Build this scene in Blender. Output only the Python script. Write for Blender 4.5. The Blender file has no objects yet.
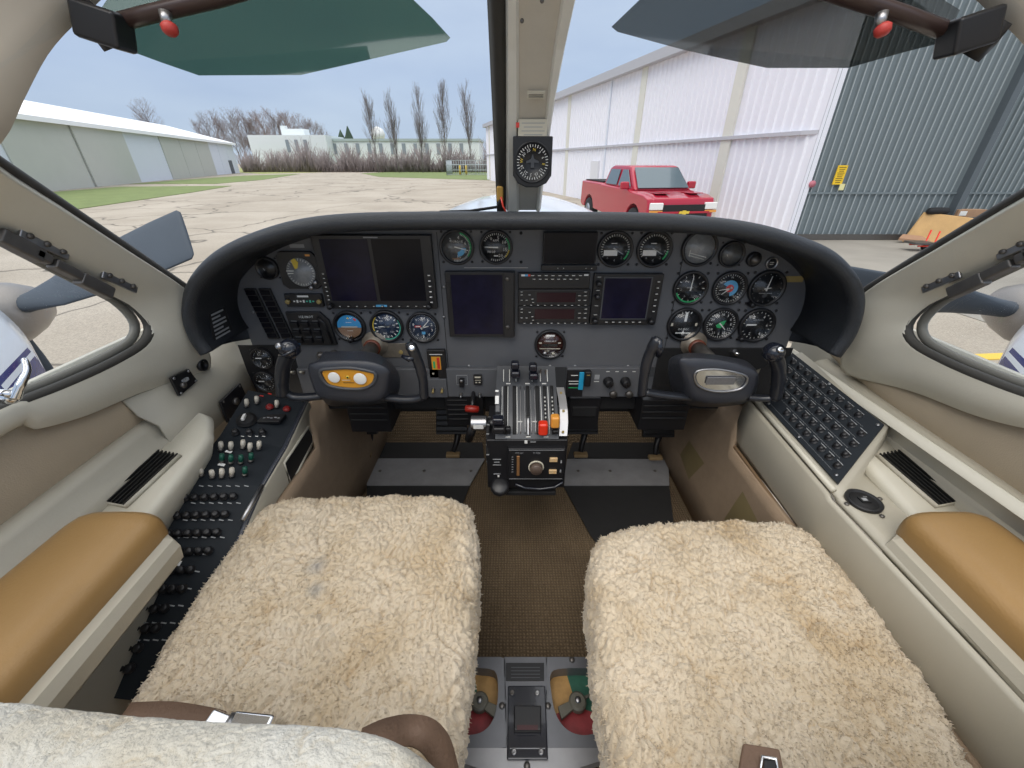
import bpy, math, random
import numpy as np
from mathutils import Vector, Matrix, noise
random.seed(7)
PI = math.pi
scn = bpy.context.scene
COL = scn.collection

# ------------------------------------------------------------------ camera model (eye is the origin; ground at GZ)
F = 400.0
PITCH = math.atan((384 - 161) / F)
CP, SP = math.cos(PITCH), math.sin(PITCH)
EX = -0.03
GZ = -2.1

def ray(px, py):
    u = (py - 384) / -F
    return ((px - 512) / F, CP + SP * u, -SP + CP * u)

def P(px, py, x=None, y=None, z=None, pl=None):
    """point seen at photo pixel (px,py) on a plane x=, y=, z= or pl=(point,normal)"""
    d = ray(px, py)
    if x is not None: t = (x - EX) / d[0]
    elif y is not None: t = y / d[1]
    elif z is not None: t = z / d[2]
    else:
        p0, n = Vector(pl[0]), Vector(pl[1])
        t = (p0 - Vector((EX, 0, 0))).dot(n) / Vector(d).dot(n)
    return Vector((EX + d[0] * t, d[1] * t, d[2] * t))

def plane3(a, b, c):
    a, b, c = Vector(a), Vector(b), Vector(c)
    return (a, (b - a).cross(c - a).normalized())

# ------------------------------------------------------------------ materials
MATS = {}
def nodes_of(name):
    m = bpy.data.materials.new(name); m.use_nodes = True
    nt = m.node_tree
    b = nt.nodes['Principled BSDF']
    return m, nt, b

def mat(name, col, rough=0.5, metal=0.0, noise_amt=0.0, noise_scale=40.0, bump=0.0, bump_scale=200.0, coat=0.0, spec=None, emit=0.0):
    if name in MATS: return MATS[name]
    m, nt, b = nodes_of(name)
    b.inputs['Base Color'].default_value = (*col, 1)
    b.inputs['Roughness'].default_value = rough
    b.inputs['Metallic'].default_value = metal
    if coat: b.inputs['Coat Weight'].default_value = coat
    if spec is not None: b.inputs['Specular IOR Level'].default_value = spec
    if emit:
        b.inputs['Emission Color'].default_value = (*col, 1); b.inputs['Emission Strength'].default_value = emit
    tc = nt.nodes.new('ShaderNodeTexCoord')
    if noise_amt:
        n = nt.nodes.new('ShaderNodeTexNoise'); n.inputs['Scale'].default_value = noise_scale
        n.inputs['Detail'].default_value = 5; n.inputs['Roughness'].default_value = 0.6
        nt.links.new(tc.outputs['Object'], n.inputs['Vector'])
        mx = nt.nodes.new('ShaderNodeMix'); mx.data_type = 'RGBA'
        k = 1 - noise_amt
        mx.inputs[6].default_value = (col[0] * k, col[1] * k, col[2] * k, 1)
        k = 1 + noise_amt
        mx.inputs[7].default_value = (min(1, col[0] * k), min(1, col[1] * k), min(1, col[2] * k), 1)
        nt.links.new(n.outputs['Fac'], mx.inputs[0]); nt.links.new(mx.outputs[2], b.inputs['Base Color'])
    if bump:
        n2 = nt.nodes.new('ShaderNodeTexNoise'); n2.inputs['Scale'].default_value = bump_scale; n2.inputs['Detail'].default_value = 4
        nt.links.new(tc.outputs['Object'], n2.inputs['Vector'])
        bp = nt.nodes.new('ShaderNodeBump'); bp.inputs['Strength'].default_value = bump; bp.inputs['Distance'].default_value = 0.002
        nt.links.new(n2.outputs['Fac'], bp.inputs['Height']); nt.links.new(bp.outputs['Normal'], b.inputs['Normal'])
    MATS[name] = m
    return m

def ramp(nt, stops):
    r = nt.nodes.new('ShaderNodeValToRGB'); e = r.color_ramp.elements
    while len(e) < len(stops): e.new(0.5)
    for i, (p, c) in enumerate(stops):
        e[i].position = p; e[i].color = (*c, 1)
    return r

def glass_mat(name, tint=(0.97, 0.985, 1.0), gloss=0.06, rough=0.02):
    m = bpy.data.materials.new(name); m.use_nodes = True; nt = m.node_tree; nt.nodes.clear()
    o = nt.nodes.new('ShaderNodeOutputMaterial'); mx = nt.nodes.new('ShaderNodeMixShader')
    t = nt.nodes.new('ShaderNodeBsdfTransparent'); g = nt.nodes.new('ShaderNodeBsdfGlossy')
    t.inputs['Color'].default_value = (*tint, 1); g.inputs['Roughness'].default_value = rough
    g.inputs['Color'].default_value = (.9, .95, 1, 1)
    mx.inputs[0].default_value = gloss
    nt.links.new(t.outputs[0], mx.inputs[1]); nt.links.new(g.outputs[0], mx.inputs[2]); nt.links.new(mx.outputs[0], o.inputs[0])
    MATS[name] = m
    return m

M_beige = mat('beige_plastic', (.60, .57, .48), .42, noise_amt=.09, noise_scale=9, bump=.12, bump_scale=350)
M_beige2 = mat('beige_plastic_grey', (.44, .41, .335), .45, noise_amt=.08, noise_scale=12, bump=.1, bump_scale=300)
M_seam = mat('seam_dark', (.09, .075, .06), .8)
M_vinyl = mat('tan_vinyl', (.42, .345, .25), .6, noise_amt=.07, noise_scale=14, bump=.3, bump_scale=500)
M_leather = mat('armrest_leather', (.32, .19, .07), .42, noise_amt=.12, noise_scale=8, bump=.2, bump_scale=260)
M_headliner = mat('headliner', (.56, .50, .41), .7, noise_amt=.08, noise_scale=8)
M_panel = mat('panel_grey', (.108, .112, .122), .5, noise_amt=.1, noise_scale=20, bump=.1, bump_scale=600)
M_glare = mat('glareshield_vinyl', (.022, .025, .03), .42, noise_amt=.2, noise_scale=30, bump=.5, bump_scale=420)
M_black = mat('black_plastic', (.012, .012, .014), .38)
M_blackm = mat('black_matte', (.010, .010, .011), .75)
M_blackg = mat('black_gloss', (.012, .014, .022), .16, coat=.4)
M_bezel = mat('bezel_black', (.014, .014, .016), .35)
M_face = mat('dial_black', (.012, .013, .016), .45, coat=.35)
M_facegrey = mat('dial_grey', (.10, .10, .10), .35, noise_amt=.35, noise_scale=90, coat=.5)
M_facelight = mat('dial_grey_and_reflection', (.28, .29, .30), .3, noise_amt=.4, noise_scale=120, coat=.5)  # pale grey card; on the large copilot gauge it paints a glass reflection
M_faceblue = mat('dial_navy', (.018, .035, .075), .35, coat=.4)
M_facebrown = mat('dial_brown', (.045, .013, .010), .3, coat=.5, noise_amt=.3, noise_scale=120)
M_mark = mat('white_marking', (.75, .75, .72), .6)
M_markd = mat('dim_marking', (.32, .33, .34), .6)
M_green = mat('green_marking', (.03, .42, .14), .5)
M_teal = mat('teal_marking', (.08, .5, .36), .5)
M_yellow = mat('yellow_marking', (.75, .55, .06), .5)
M_red = mat('red_marking', (.6, .03, .02), .4)
M_sky = mat('sky_blue_dial', (.04, .30, .62), .4)
M_earth = mat('earth_brown_dial', (.26, .15, .085), .5)
M_lblue = mat('light_blue_dial', (.10, .38, .65), .4)
M_screen = mat('screen_glass', (.006, .006, .010), .2, spec=.18, noise_amt=.6, noise_scale=25)
M_screenn = mat('screen_navy', (.009, .008, .024), .2, spec=.22, noise_amt=.7, noise_scale=35)
M_screenr = mat('radio_window', (.028, .010, .014), .2, spec=.3)
M_chrome = mat('chrome', (.75, .76, .78), .12, metal=1)
M_alu = mat('aluminium', (.42, .42, .43), .38, metal=1, noise_amt=.15, noise_scale=30)
M_kick = mat('scuffed_kick_plate', (.26, .26, .27), .45, metal=.15, noise_amt=.25, noise_scale=25)
M_steel = mat('dark_steel', (.16, .15, .14), .4, metal=.7, noise_amt=.3, noise_scale=60)
M_quad = mat('quadrant_grey', (.06, .064, .072), .4, noise_amt=.15, noise_scale=50)
M_redk = mat('red_knob', (.75, .035, .01), .3, coat=.4)
M_orgk = mat('orange_knob', (.75, .32, .05), .35, coat=.3)
M_rubber = mat('window_rubber', (.045, .042, .036), .6)
M_sealg = mat('window_trim_grey', (.15, .145, .125), .5)
M_brownbar = mat('visor_bar_brown', (.055, .035, .032), .35)
M_strap = mat('brown_webbing', (.17, .105, .07), .65, bump=.5, bump_scale=300)
M_mat = mat('black_floor_mat', (.022, .022, .023), .55, noise_amt=.2, noise_scale=40)
M_carpetside = mat('side_carpet_brown', (.34, .25, .17), .95, noise_amt=.16, noise_scale=40, bump=.7, bump_scale=700)
M_pocket = mat('pocket_olive', (.23, .18, .085), .7, noise_amt=.15, noise_scale=20)
M_cb = mat('breaker_panel', (.016, .020, .025), .6, spec=.2, noise_amt=.15, noise_scale=30)
M_amber = mat('amber_plate', (.72, .33, .03), .45)
M_white = mat('white_paint_part', (.8, .8, .78), .5)
M_vent = mat('vent_black', (.012, .012, .012), .4)
M_cream = mat('cream_paper', (.62, .58, .47), .8)
M_tape = mat('gold_tape', (.36, .27, .10), .45)
M_cyan = mat('cyan_tag', (.02, .35, .6), .5)
M_glass = glass_mat('windshield_glass', (.97, .985, 1.0), .035)
M_glassd = glass_mat('gauge_glass', (1, 1, 1), .02, .05)
M_visorg = glass_mat('visor_green_tint', (.30, .395, .33), .03, .06)
M_visorn = glass_mat('visor_grey_tint', (.36, .37, .36), .035, .06)

def carpet_mat(name, c1, c2, scale):
    m, nt, b = nodes_of(name)
    tc = nt.nodes.new('ShaderNodeTexCoord')
    w1 = nt.nodes.new('ShaderNodeTexWave'); w1.bands_direction = 'X'; w1.inputs['Scale'].default_value = scale; w1.inputs['Distortion'].default_value = .6
    w2 = nt.nodes.new('ShaderNodeTexWave'); w2.bands_direction = 'Y'; w2.inputs['Scale'].default_value = scale; w2.inputs['Distortion'].default_value = .6
    n = nt.nodes.new('ShaderNodeTexNoise'); n.inputs['Scale'].default_value = 7; n.inputs['Detail'].default_value = 6
    for q in (w1, w2, n): nt.links.new(tc.outputs['Object'], q.inputs['Vector'])
    mu = nt.nodes.new('ShaderNodeMath'); mu.operation = 'MULTIPLY'
    nt.links.new(w1.outputs['Fac'], mu.inputs[0]); nt.links.new(w2.outputs['Fac'], mu.inputs[1])
    mx = nt.nodes.new('ShaderNodeMix'); mx.data_type = 'RGBA'
    mx.inputs[6].default_value = (*c1, 1); mx.inputs[7].default_value = (*c2, 1)
    nt.links.new(mu.outputs[0], mx.inputs[0])
    mx2 = nt.nodes.new('ShaderNodeMix'); mx2.data_type = 'RGBA'; mx2.blend_type = 'MULTIPLY'; mx2.inputs[0].default_value = .6
    r = ramp(nt, [(.3, (.45, .42, .4)), (.7, (1, 1, 1))])
    nt.links.new(n.outputs['Fac'], r.inputs[0]); nt.links.new(mx.outputs[2], mx2.inputs[6]); nt.links.new(r.outputs[0], mx2.inputs[7])
    nt.links.new(mx2.outputs[2], b.inputs['Base Color']); b.inputs['Roughness'].default_value = .95
    bp = nt.nodes.new('ShaderNodeBump'); bp.inputs['Strength'].default_value = .8; bp.inputs['Distance'].default_value = .003
    nt.links.new(mu.outputs[0], bp.inputs['Height']); nt.links.new(bp.outputs['Normal'], b.inputs['Normal'])
    MATS[name] = m
    return m
M_carpet = carpet_mat('ribbed_floor_carpet', (.115, .08, .046), (.25, .18, .105), 44)

def wool_mat(name, base, stain=None):
    m, nt, b = nodes_of(name)
    tc = nt.nodes.new('ShaderNodeTexCoord')
    at = nt.nodes.new('ShaderNodeAttribute'); at.attribute_name = 'tuft'
    n = nt.nodes.new('ShaderNodeTexNoise'); n.inputs['Scale'].default_value = 9; n.inputs['Detail'].default_value = 6
    nt.links.new(tc.outputs['Object'], n.inputs['Vector'])
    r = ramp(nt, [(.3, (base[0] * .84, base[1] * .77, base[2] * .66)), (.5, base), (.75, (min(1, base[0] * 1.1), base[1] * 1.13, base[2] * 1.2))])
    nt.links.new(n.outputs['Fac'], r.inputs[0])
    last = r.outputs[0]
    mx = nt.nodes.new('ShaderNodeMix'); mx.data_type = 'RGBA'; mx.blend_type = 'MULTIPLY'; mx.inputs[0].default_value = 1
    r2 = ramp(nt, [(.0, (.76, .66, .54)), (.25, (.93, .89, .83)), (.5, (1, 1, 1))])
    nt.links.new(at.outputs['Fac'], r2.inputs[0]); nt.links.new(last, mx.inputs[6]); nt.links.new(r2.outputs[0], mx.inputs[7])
    last = mx.outputs[2]
    for (pos, rad, c) in (stain or []):
        vm = nt.nodes.new('ShaderNodeVectorMath'); vm.operation = 'DISTANCE'; vm.inputs[1].default_value = pos
        nt.links.new(tc.outputs['Object'], vm.inputs[0])
        rr = ramp(nt, [(0, (.6, .6, .6)), (1, (0, 0, 0))])
        mm = nt.nodes.new('ShaderNodeMath'); mm.operation = 'DIVIDE'; mm.inputs[1].default_value = rad
        nt.links.new(vm.outputs['Value'], mm.inputs[0]); nt.links.new(mm.outputs[0], rr.inputs[0])
        m3 = nt.nodes.new('ShaderNodeMix'); m3.data_type = 'RGBA'; m3.inputs[7].default_value = (*c, 1)
        nt.links.new(rr.outputs[0], m3.inputs[0]); nt.links.new(last, m3.inputs[6]); last = m3.outputs[2]
    nt.links.new(last, b.inputs['Base Color'])
    b.inputs['Roughness'].default_value = .95; b.inputs['Specular IOR Level'].default_value = .15
    b.inputs['Sheen Weight'].default_value = .3
    n2 = nt.nodes.new('ShaderNodeTexNoise'); n2.inputs['Scale'].default_value = 420; n2.inputs['Detail'].default_value = 3
    nt.links.new(tc.outputs['Object'], n2.inputs['Vector'])
    bp = nt.nodes.new('ShaderNodeBump'); bp.inputs['Strength'].default_value = .6; bp.inputs['Distance'].default_value = .003
    nt.links.new(n2.outputs['Fac'], bp.inputs['Height']); nt.links.new(bp.outputs['Normal'], b.inputs['Normal'])
    return m

# ------------------------------------------------------------------ mesh builder
def FR(o, xd=(1, 0, 0), yd=(0, 0, 1)):
    x = Vector(xd).normalized(); y = Vector(yd); z = x.cross(y).normalized(); y = z.cross(x)
    m = Matrix((x, y, z)).transposed().to_4x4(); m.translation = Vector(o)
    return m

class MB:
    def __init__(s, M=None):
        s.v = []; s.f = []; s.m = []; s.sm = []; s.mats = []; s.M = M or Matrix.Identity(4)
    def mi(s, m):
        if m not in s.mats: s.mats.append(m)
        return s.mats.index(m)
    def add(s, vs, fs, m, smooth=False):
        b = len(s.v); s.v += [s.M @ Vector(v) for v in vs]; k = s.mi(m)
        for f in fs: s.f.append([b + i for i in f]); s.m.append(k); s.sm.append(smooth)
        return s
    def box(s, c, sz, m, R=None):
        a, b_, d = [q / 2 for q in sz]
        vs = [Vector((i * a, j * b_, k * d)) for i in (-1, 1) for j in (-1, 1) for k in (-1, 1)]
        if R is not None: vs = [R @ v for v in vs]
        vs = [v + Vector(c) for v in vs]
        return s.add(vs, [(0, 1, 3, 2), (4, 6, 7, 5), (0, 4, 5, 1), (2, 3, 7, 6), (0, 2, 6, 4), (1, 5, 7, 3)], m)
    def hexa(s, vs, m):   # 8 corners: bottom 4 ccw, top 4 ccw
        return s.add(vs, [(3, 2, 1, 0), (4, 5, 6, 7), (0, 1, 5, 4), (1, 2, 6, 5), (2, 3, 7, 6), (3, 0, 4, 7)], m)
    def prism(s, pts, ext, m, smooth=False):   # polygon + extrusion vector
        n = len(pts); e = Vector(ext); pts = [Vector(p) for p in pts]
        vs = pts + [p + e for p in pts]
        fs = [tuple(range(n)), tuple(range(2 * n - 1, n - 1, -1))]
        s.add(vs, fs, m)
        b = len(s.v) - 2 * n; k = s.mi(m)
        for i in range(n):
            j = (i + 1) % n
            s.f.append([b + i, b + n + i, b + n + j, b + j]); s.m.append(k); s.sm.append(smooth)
        return s
    def lathe(s, prof, c, m, n=32, ax=(0, 0, 1), smooth=True):   # prof: (r,h) along ax
        ax = Vector(ax).normalized(); t = Vector((1, 0, 0)) if abs(ax.x) < .9 else Vector((0, 1, 0))
        u = ax.cross(t).normalized(); w = ax.cross(u); c = Vector(c)
        vs = []; fs = []
        for (r, h) in prof:
            for i in range(n):
                a = 2 * PI * i / n; vs.append(c + ax * h + (u * math.cos(a) + w * math.sin(a)) * r)
        for j in range(len(prof) - 1):
            for i in range(n):
                k = (i + 1) % n; fs.append((j * n + i, j * n + k, (j + 1) * n + k, (j + 1) * n + i))
        fs.append(tuple(range(n - 1, -1, -1))); q = (len(prof) - 1) * n; fs.append(tuple(range(q, q + n)))
        return s.add(vs, fs, m, smooth)
    def cyl(s, p0, p1, r0, m, r1=None, n=16, smooth=True):
        p0, p1 = Vector(p0), Vector(p1); d = p1 - p0
        return s.lathe([(r0, 0), (r1 if r1 is not None else r0, d.length)], p0, m, n, d, smooth)
    def tube(s, pts, rad, m, n=10, closed=False, flat=1.0, up=None):
        pts = [Vector(p) for p in pts]; N = len(pts)
        if not isinstance(rad, (list, tuple)): rad = [rad] * N
        vs = []; fs = []; prev = None
        for i, p in enumerate(pts):
            if closed: t = pts[(i + 1) % N] - pts[i - 1]
            else: t = pts[min(i + 1, N - 1)] - pts[max(i - 1, 0)]
            t.normalize()
            if prev is None:
                prev = Vector(up) if up else (Vector((0, 0, 1)) if abs(t.z) < .9 else Vector((1, 0, 0)))
            u = (prev - t * prev.dot(t)).normalized(); w = t.cross(u); prev = u
            for k in range(n):
                a = 2 * PI * k / n; vs.append(p + (u * math.cos(a) * flat + w * math.sin(a)) * rad[i])
        L = N if closed else N - 1
        for i in range(L):
            for k in range(n):
                j = (k + 1) % n; q = (i + 1) % N
                fs.append((i * n + k, i * n + j, q * n + j, q * n + k))
        if not closed:
            fs.append(tuple(range(n - 1, -1, -1))); fs.append(tuple(range((N - 1) * n, N * n)))
        return s.add(vs, fs, m, True)
    def grid(s, rows, m, smooth=True, closed=False):
        R, Cn = len(rows), len(rows[0]); vs = [p for r in rows for p in r]; fs = []
        for i in range(R - 1):
            for j in range(Cn if closed else Cn - 1):
                k = (j + 1) % Cn
                fs.append((i * Cn + j, i * Cn + k, (i + 1) * Cn + k, (i + 1) * Cn + j))
        return s.add(vs, fs, m, smooth)
    def ring(s, c, r0, r1, a0, a1, z, m, n=24):   # flat arc in local XY, angles in degrees clockwise from +Y
        vs = []; fs = []
        for i in range(n + 1):
            a = math.radians(a0 + (a1 - a0) * i / n)
            for r in (r0, r1): vs.append((c[0] + r * math.sin(a), c[1] + r * math.cos(a), z))
        for i in range(n): fs.append((2 * i, 2 * i + 1, 2 * i + 3, 2 * i + 2))
        return s.add(vs, fs, m)
    def rect(s, c, w, h, z, m, ang=0):
        a = math.radians(ang); ux, uy = math.cos(a), math.sin(a)
        vs = [(c[0] + i * w / 2 * ux - j * h / 2 * uy, c[1] + i * w / 2 * uy + j * h / 2 * ux, z) for i, j in ((-1, -1), (1, -1), (1, 1), (-1, 1))]
        return s.add(vs, [(0, 1, 2, 3)], m)
    def text(s, txt, c, size, z, m, ang=0):
        cu = bpy.data.curves.new('t', 'FONT'); cu.body = txt; cu.size = size; cu.align_x = 'CENTER'; cu.align_y = 'CENTER'; cu.resolution_u = 1
        o = bpy.data.objects.new('t', cu); COL.objects.link(o)
        dg = bpy.context.evaluated_depsgraph_get(); me = bpy.data.meshes.new_from_object(o.evaluated_get(dg))
        a = math.radians(ang); ca, sa = math.cos(a), math.sin(a)
        vs = [(c[0] + v.co.x * ca - v.co.y * sa, c[1] + v.co.x * sa + v.co.y * ca, z) for v in me.vertices]
        s.add(vs, [tuple(p.vertices) for p in me.polygons], m)
        bpy.data.objects.remove(o); bpy.data.curves.remove(cu); bpy.data.meshes.remove(me)
        return s
    def build(s, name, parent=None, bevel=0, seg=2, solid=0, sub=0, kind=None):
        me = bpy.data.meshes.new(name); me.from_pydata([tuple(v) for v in s.v], [], s.f)
        for m in s.mats: me.materials.append(m)
        me.polygons.foreach_set('material_index', s.m); me.polygons.foreach_set('use_smooth', s.sm)
        me.validate(); me.update()
        o = bpy.data.objects.new(name, me); COL.objects.link(o)
        if solid:
            md = o.modifiers.new('s', 'SOLIDIFY'); md.thickness = abs(solid); md.offset = 1 if solid > 0 else -1
        if bevel:
            md = o.modifiers.new('b', 'BEVEL'); md.width = bevel; md.segments = seg; md.limit_method = 'ANGLE'; md.angle_limit = math.radians(40)
            for p in me.polygons: p.use_smooth = True
            md.harden_normals = True
        if sub:
            md = o.modifiers.new('u', 'SUBSURF'); md.levels = sub; md.render_levels = sub
        if parent is not None: adopt(o, parent)
        if kind: o['kind'] = kind
        return o

def adopt(o, parent):
    o.parent = parent
    w = parent.location.copy() if parent.parent is None else Vector((0, 0, 0))
    o.matrix_parent_inverse = Matrix.Translation(-w) if parent.type == 'EMPTY' else Matrix.Identity(4)

def thing(name, loc, label, cat, group=None):
    o = bpy.data.objects.new(name, None); COL.objects.link(o); o.location = Vector(loc); o.empty_display_size = .05
    o['label'] = label; o['category'] = cat
    if group: o['group'] = group
    return o
def tag(o, label, cat, group=None, kind=None):
    o['label'] = label; o['category'] = cat
    if group: o['group'] = group
    if kind: o['kind'] = kind
    return o
def struct(o):
    o['kind'] = 'structure'; return o

def resample(pts, n, closed=False):
    pts = [Vector(p) for p in pts]
    if closed: pts = pts + [pts[0]]
    L = [0]
    for a, b in zip(pts, pts[1:]): L.append(L[-1] + (b - a).length)
    out = []; m = n if closed else n - 1
    for i in range(n):
        d = L[-1] * i / m; k = 0
        while k < len(L) - 2 and L[k + 1] < d: k += 1
        f = (d - L[k]) / max(1e-9, L[k + 1] - L[k]); out.append(pts[k].lerp(pts[k + 1], f))
    return out
def spline(pts, n=8, closed=False):
    pts = [Vector(p) for p in pts]; N = len(pts); out = []
    for i in range(N if closed else N - 1):
        g = lambda k: pts[k % N] if closed else pts[max(0, min(N - 1, k))]
        p0, p1, p2, p3 = g(i - 1), g(i), g(i + 1), g(i + 2)
        for k in range(n):
            t = k / n
            out.append(.5 * ((2 * p1) + (p2 - p0) * t + (2 * p0 - 5 * p1 + 4 * p2 - p3) * t * t + (3 * p1 - p0 - 3 * p2 + p3) * t ** 3))
    if not closed: out.append(pts[-1])
    return out
def mir(p, s): return Vector((p[0] * -s, p[1], p[2]))   # left-side points (x<0), s=-1 keeps, s=+1 mirrors
SIDE = {-1: 'left', 1: 'right'}

# ==================================================================== OUTSIDE
# ---- ground
def ground_mats():
    m, nt, b = nodes_of('apron_concrete')
    tc = nt.nodes.new('ShaderNodeTexCoord')
    n = nt.nodes.new('ShaderNodeTexNoise'); n.inputs['Scale'].default_value = .35; n.inputs['Detail'].default_value = 8
    nf = nt.nodes.new('ShaderNodeTexNoise'); nf.inputs['Scale'].default_value = 45; nf.inputs['Detail'].default_value = 4
    for q in (n, nf): nt.links.new(tc.outputs['Object'], q.inputs['Vector'])
    r = ramp(nt, [(.3, (.35, .305, .245)), (.7, (.46, .41, .34))]); nt.links.new(n.outputs['Fac'], r.inputs[0])
    r3 = ramp(nt, [(.35, (.8, .8, .8)), (.65, (1.12, 1.1, 1.08))]); nt.links.new(nf.outputs['Fac'], r3.inputs[0])
    mm = nt.nodes.new('ShaderNodeMix'); mm.data_type = 'RGBA'; mm.blend_type = 'MULTIPLY'; mm.inputs[0].default_value = 1
    nt.links.new(r.outputs[0], mm.inputs[6]); nt.links.new(r3.outputs[0], mm.inputs[7])
    # joints + cracks
    nd = nt.nodes.new('ShaderNodeTexNoise'); nd.inputs['Scale'].default_value = .6
    nt.links.new(tc.outputs['Object'], nd.inputs['Vector'])
    mp = nt.nodes.new('ShaderNodeMix'); mp.data_type = 'VECTOR'; mp.inputs[0].default_value = .35
    ad = nt.nodes.new('ShaderNodeVectorMath'); ad.operation = 'ADD'
    sc = nt.nodes.new('ShaderNodeVectorMath'); sc.operation = 'SCALE'; sc.inputs['Scale'].default_value = 1.6
    nt.links.new(nd.outputs['Color'], sc.inputs[0]); nt.links.new(tc.outputs['Object'], ad.inputs[0]); nt.links.new(sc.outputs[0], ad.inputs[1])
    v = nt.nodes.new('ShaderNodeTexVoronoi'); v.feature = 'DISTANCE_TO_EDGE'; v.inputs['Scale'].default_value = .17; v.inputs['Randomness'].default_value = .45
    nt.links.new(ad.outputs[0], v.inputs['Vector'])
    rc = ramp(nt, [(.0, (.35, .35, .35)), (.005, (.5, .5, .5)), (.009, (1, 1, 1))]); nt.links.new(v.outputs['Distance'], rc.inputs[0])
    m2 = nt.nodes.new('ShaderNodeMix'); m2.data_type = 'RGBA'; m2.blend_type = 'MULTIPLY'; m2.inputs[0].default_value = 1
    nt.links.new(mm.outputs[2], m2.inputs[6]); nt.links.new(rc.outputs[0], m2.inputs[7])
    nt.links.new(m2.outputs[2], b.inputs['Base Color']); b.inputs['Roughness'].default_value = .9
    return m
M_conc = ground_mats()
M_grass = mat('lawn_green', (.17, .215, .075), .95, noise_amt=.35, noise_scale=1.2)
M_grassy = mat('lawn_dry', (.30, .32, .12), .95, noise_amt=.3, noise_scale=.8)
g = MB(); g.box((0, 120, GZ - .5), (700, 460, 1.0), M_conc); struct(g.build('ground'))
def patch(pix, m, nm, dz):
    b = MB(); pts = [P(x, y, z=GZ) for x, y in pix]
    pts = [Vector((p.x, p.y, GZ)) for p in pts]
    b.prism(pts, (0, 0, dz), m); return struct(b.build(nm))
patch([(-60, 206), (45, 193), (120, 187), (232, 186), (196, 192), (60, 212), (-60, 226)], M_grass, 'ground_lawn', .03)
patch([(130, 184), (239, 176), (300, 174), (262, 180), (215, 184)], M_grass, 'ground_lawn', .03)
patch([(239, 172.5), (240, 168), (500, 168), (500, 171), (330, 172), (262, 174)], M_grassy, 'ground_lawn', .02)
patch([(362, 173.5), (400, 171.5), (500, 172.5), (560, 176), (560, 182), (480, 180), (380, 177)], M_grass, 'ground_lawn', .03)
b = MB(); b.prism([(7.2, 1.5, GZ), (60, -8, GZ), (60, 13.3, GZ), (8.0, 12.9, GZ), (6.9, 8, GZ)], (0, 0, .012), mat('shaded_concrete', (.30, .275, .235), .85, noise_amt=.3, noise_scale=.8)); struct(b.build('ground_shade_patch'))  # darker concrete by the hangar doors, shade put into its colour
b = MB()
for (x0, y0, x1, y1) in ((4.4, 4.25, 7.5, 4.5),):
    b.prism([(x0, y0, GZ), (x1, y1, GZ), (x1, y1 + .15, GZ), (x0, y0 + .15, GZ)], (0, 0, .015), mat('yellow_line', (.75, .5, .08), .8))
tag(b.build('taxi_line'), 'yellow painted line on the concrete outside the right side window', 'painted line')

# ---- left hangar
A = P(41.5, 192, z=GZ); B = P(239, 173, z=GZ)
d = (B - A); d.z = 0; d.normalize(); nrm = Vector((d.y, -d.x, 0))   # toward camera side (+x)
LPL = (A, nrm)
def onwall(px, py, pl=LPL): return P(px, py, pl=pl)
M_hw = mat('hangar_white_steel', (.70, .74, .82), .6, noise_amt=.04, noise_scale=.5)
M_hc = mat('hangar_cream_steel', (.52, .53, .485), .6, noise_amt=.06, noise_scale=.7)
M_roofw = mat('white_roof', (.95, .95, .96), .5)
hz = onwall(120, 131).z
hang = thing('hangar', A, 'long low hangar with cream doors and bright white roof, left of the apron', 'building')
def wallx(px, base_py):    # along-wall coordinate of a base pixel
    return (P(px, base_py, pl=LPL) - A).dot(d)
s_far = wallx(240, 173); s_near = -28
def wseg(s0, s1, m, nm, off, zt=None, zb=GZ):
    b = MB(); p0 = A + d * s0 + nrm * off; p1 = A + d * s1 + nrm * off; zt = zt or hz
    pts = [Vector((p0.x, p0.y, zb)), Vector((p1.x, p1.y, zb)), Vector((p1.x, p1.y, zt)), Vector((p0.x, p0.y, zt))]
    b.prism(pts, -nrm * .12, m)
    L = s1 - s0; k = int(L / 4.8)
    for i in range(1, k):
        q = p0 + (p1 - p0) * i / k
        b.prism([Vector((q.x, q.y, zb)) + nrm * .03, Vector((q.x, q.y, zb)) + d * .06 + nrm * .03, Vector((q.x, q.y, zt)) + d * .06 + nrm * .03, Vector((q.x, q.y, zt)) + nrm * .03], -nrm * .03, m)
    return b.build(nm, hang)
sA, sB, sC, sD = wallx(27, 193), wallx(139, 182), wallx(173, 179), wallx(217, 175)
wseg(s_near, sA, M_hw, 'wall_panel', 0); wseg(sA, (sA + sB) / 2, M_hc, 'sliding_door', .1); wseg((sA + sB) / 2, sB, M_hc, 'sliding_door', .25)
wseg(sB, sC, M_hw, 'wall_panel', 0); wseg(sC, sD, M_hc, 'sliding_door', .1); wseg(sD, s_far, M_hw, 'wall_panel', 0)
b = MB(); p0 = A + d * s_near; p1 = A + d * s_far; back = nrm * -22
b.prism([Vector((q.x, q.y, GZ)) for q in (p0 + nrm * -.15, p1 + nrm * -.15, p1 + back, p0 + back)], (0, 0, hz - GZ), M_hw); b.build('wall_panel', hang)
b = MB(); e = .5
q0, q1 = p0 - d * e, p1 + d * e
zr = P(120, 116, pl=(A - nrm * 9, nrm)).z
sec = [(nrm * .6, hz - .1), (nrm * .6, hz + .25), (nrm * -10, zr), (nrm * -22.5, hz + .25), (nrm * -22.5, hz - .1), (nrm * -10, zr - .35)]
b.prism([Vector((q0.x + v.x, q0.y + v.y, z)) for v, z in sec], q1 - q0, M_roofw); b.build('roof', hang)
b = MB(); b.prism([Vector((q.x, q.y, hz - .02)) for q in (q0, q1, q1 + nrm * .55, q0 + nrm * .55)], (0, 0, .1), mat('eave_shadow_trim', (.2, .2, .2), .8)); b.build('eave', hang)
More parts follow.
